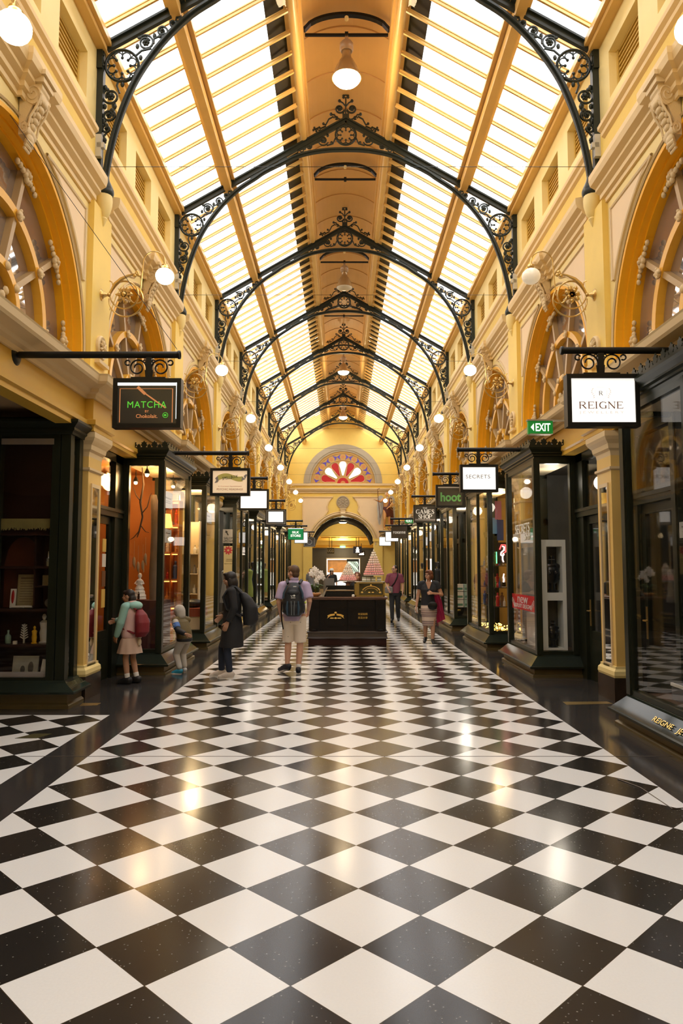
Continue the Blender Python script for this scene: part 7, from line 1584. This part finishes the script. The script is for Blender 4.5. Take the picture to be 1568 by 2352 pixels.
jm_ = mat('mid_blue_jeans', (.07,.12,.20), .8); tb_ = MATS['black_top_cloth']; ah_ = MATS['auburn_hair']; bh_ = MATS['black_hair']
person('saleswoman with auburn hair in black behind the macaron kiosk', (.30,17.75,0), PI-.3, 1.62, dict(wrR=(.18,.22,1.0), wrL=(-.18,.22,1.0)), SK1, None, o_simple(tb_, tb_, ah_), yaw=.2)
person('visitor in black crop top, blue jeans and white hat beyond the kiosk', (-.55,33.5,0), PI+.1, 1.66, dict(elR=(.27,.05,1.2), wrR=(.2,.2,1.35)), SK1, None, o_simple(tb_, jm_, bh_, pap), yaw=.1)
person('visitor in black trousers and pale top beyond the kiosk, left of the white hat', (-1.25,33.0,0), PI/2+.4, 1.74, dict(elL=(-.22,.12,1.28), wrL=(-.1,.3,1.45), elR=(.22,.12,1.28), wrR=(.1,.3,1.45)), SK3, None, o_simple(MATS['pale_cloth'], tb_, bh_), yaw=.1)
person('visitor in grey beyond the kiosk beside the orchid', (-1.62,36.0,0), PI-.4, 1.70, {}, SK3, None, o_simple(mat('grey_jersey', (.2,.2,.21), .8), tb_, bh_, None, False), yaw=.3)
o = MB().tube([(-.30,-.0,-.0),(-.30,0,.16),(-.22,0,.30),(.05,0,.38),(.25,0,.42)], .016, 6).build('gooseneck_arm', BLK, smooth=60); o.location = (-.05,17.0,1.068); tag(o, 'curved black lamp arm rising behind the till', 'lamp arm')
# ================================================================ winged statue
def statue():
    r = thing('winged_statue', 'painted statue of a bearded winged old man in dark robe on the right end wall', 'statue', (2.74,44.7,4.05), PI+.12)
    k = 1.36; r.scale = (k,)*3; J = {a: V(b) for a, b in BASE.items()}
    J.update(elR=V((.30,.08,1.30)), wrR=V((.52,.16,1.36)), elL=V((-.24,.10,1.15)), wrL=V((-.06,.22,1.05)), knR=V((.12,.12,.50)), anR=V((.12,.02,.085)), toR=V((.14,.2,.03)))
    st = mat('statue_flesh_paint', (.58,.28,.09), .5, var=.15)
    P = [('t', [(.85,0,0,.13,.10),(.95,0,0,.16,.12),(1.1,0,0,.145,.11),(1.27,0,0,.175,.13),(1.38,0,0,.17,.11),(1.45,0,0,.09,.08)]), ('c', J['neck']-V((0,0,.05)), J['head'], .055, .05)]
    hp, T, R = head_parts(J['head'], .3, -.2); P += hp
    for s in 'LR':
        e = -1 if s == 'L' else 1
        P += [('c', J['neck']*.35+J['sh'+s]*.65, J['sh'+s], .06, .065), ('c', J['sh'+s], J['el'+s], .058, .045), ('c', J['el'+s], J['wr'+s], .046, .03)]+hand_parts(J['wr'+s], J['wr'+s]-J['el'+s], (0,0,1), -e)
        P += [('c', J['hi'+s], J['kn'+s], .095, .06), ('c', J['kn'+s], J['kn'+s]*.62+J['an'+s]*.38, .058, .06), ('c', J['kn'+s]*.62+J['an'+s]*.38, J['an'+s], .06, .036), ('c', J['an'+s], J['to'+s], .036, .028)]
    remesh(P, 'figure', st, r, .011, 2)
    rb = mat('statue_robe_paint', (.10,.018,.010), .6, var=.3)
    remesh([('t', [(.62,-.06,-.04,.20,.13),(.8,-.02,-.01,.19,.15),(.98,0,0,.18,.14),(1.08,.0,.0,.165,.13)]), ('c', (-.17,.03,1.42), (-.08,.10,1.05), .075, .09), ('c', (-.16,-.03,1.42), (-.22,-.1,.6), .09, .12), ('c', (-.2,-.08,.8), (-.26,-.1,.22), .11, .06)], 'robe', rb, r, .014, 3)
    remesh([('e', T((0,.07,-.14)), (.05,.045,.10), R), ('e', T((0,-.04,.03)), (.083,.08,.085), R)], 'beard_and_hair', mat('statue_grey_hair', (.62,.54,.42), .7), r, .011, 2)
    wg = mat('wing_grey_paint', (.50,.48,.43), .6, var=.2, scale=8)
    for e in (-1, 1):
        m = MB(); m.prism([(e*.05,1.38),(e*.20,1.62),(e*.32,1.60),(e*.40,1.45),(e*.42,1.1),(e*.40,.7),(e*.32,.25),(e*.26,.30),(e*.22,.6),(e*.16,.9),(e*.10,1.15)], 'y', -.20, -.15)
        for i in range(6): m.tube([(e*(.14+.045*i),-.14,1.35-.02*i),(e*(.18+.04*i),-.13,.95-.08*i),(e*(.20+.03*i),-.14,.75-.09*i)], [.03,.035,.012], 6)
        m.build('wing', wg, r, smooth=40)
    MB().tube([(.36,.26,.55),(.40,.24,1.0),(.43,.22,1.35),(.46,.2,1.75)], .014, 6).tube([(.43,.2,1.72),(.48,.2,1.85),(.38,.3,1.9)], .012, 5).build('scythe_staff', rb, r)
    MB().box(-.30,.30,-.50,.3,-.08,.0).box(-.26,.26,-.50,.25,-.2,-.08).build('base', W_BGE, r)
    b = MB().prism([(-.3,-.25),(.3,-.25),(.22,-.5),(.0,-.62),(-.22,-.5)], 'y', -.50, .2); b.build('bracket', W_BGE, r)
statue()
# ================================================================ light and view
w = bpy.data.worlds.new('sky'); sc.world = w; w.use_nodes = True
bg = w.node_tree.nodes['Background']; bg.inputs[0].default_value = (.965,.985,1.0,1); bg.inputs[1].default_value = 4.0
def area(name, loc, rot, sx, sy, power, col, portal=False):
    l = bpy.data.lights.new(name, 'AREA'); l.shape = 'RECTANGLE'; l.size = sx; l.size_y = sy; l.energy = power; l.color = col
    if portal: l.cycles.is_portal = True
    o = bpy.data.objects.new(name, l); COL.objects.link(o); o.location = loc; o.rotation_euler = rot; return o
for s in (-1, 1):
    a = math.atan2(11.1-9.035, 3.55)
    area('roof_portal', (s*2.3, 18, ZR(2.3)+.25), (0, s*a, 0), 3.1, 55, 1, (1,1,1), True)
struct(MB().box(-4.4,4.4,-9.2,-9.0,0,12).build('wall_back', W_YEL))  # unseen blocker added behind the camera to keep bright sky out of reflections
def lamp_light(loc, e, col, r=.15):
    l = bpy.data.lights.new('lamp_light', 'POINT'); l.energy = e; l.color = col; l.shadow_soft_size = r
    o = bpy.data.objects.new('lamp_light', l); COL.objects.link(o); o.location = loc
for k, e in ((1,75),(5,60),(7,60)): lamp_light((0,B(k),10.02), e, (1,.74,.42), .2)
for y, z in ((48.5,4.5),(53,3.6),(57.5,3.0)): lamp_light((0,y,z), 110, (1,.78,.45))
sc.view_settings.view_transform = 'Standard'; sc.view_settings.look = 'None'; sc.view_settings.exposure = 0.36; sc.view_settings.gamma = 1; sc.view_settings.use_curve_mapping = False
sc.cycles.use_denoising = True; sc.cycles.max_bounces = 10; sc.cycles.diffuse_bounces = 4; sc.cycles.glossy_bounces = 4; sc.cycles.transparent_max_bounces = 24; sc.cycles.transmission_bounces = 6
sc.cycles.sample_clamp_indirect = 6; sc.cycles.caustics_reflective = False; sc.cycles.caustics_refractive = False
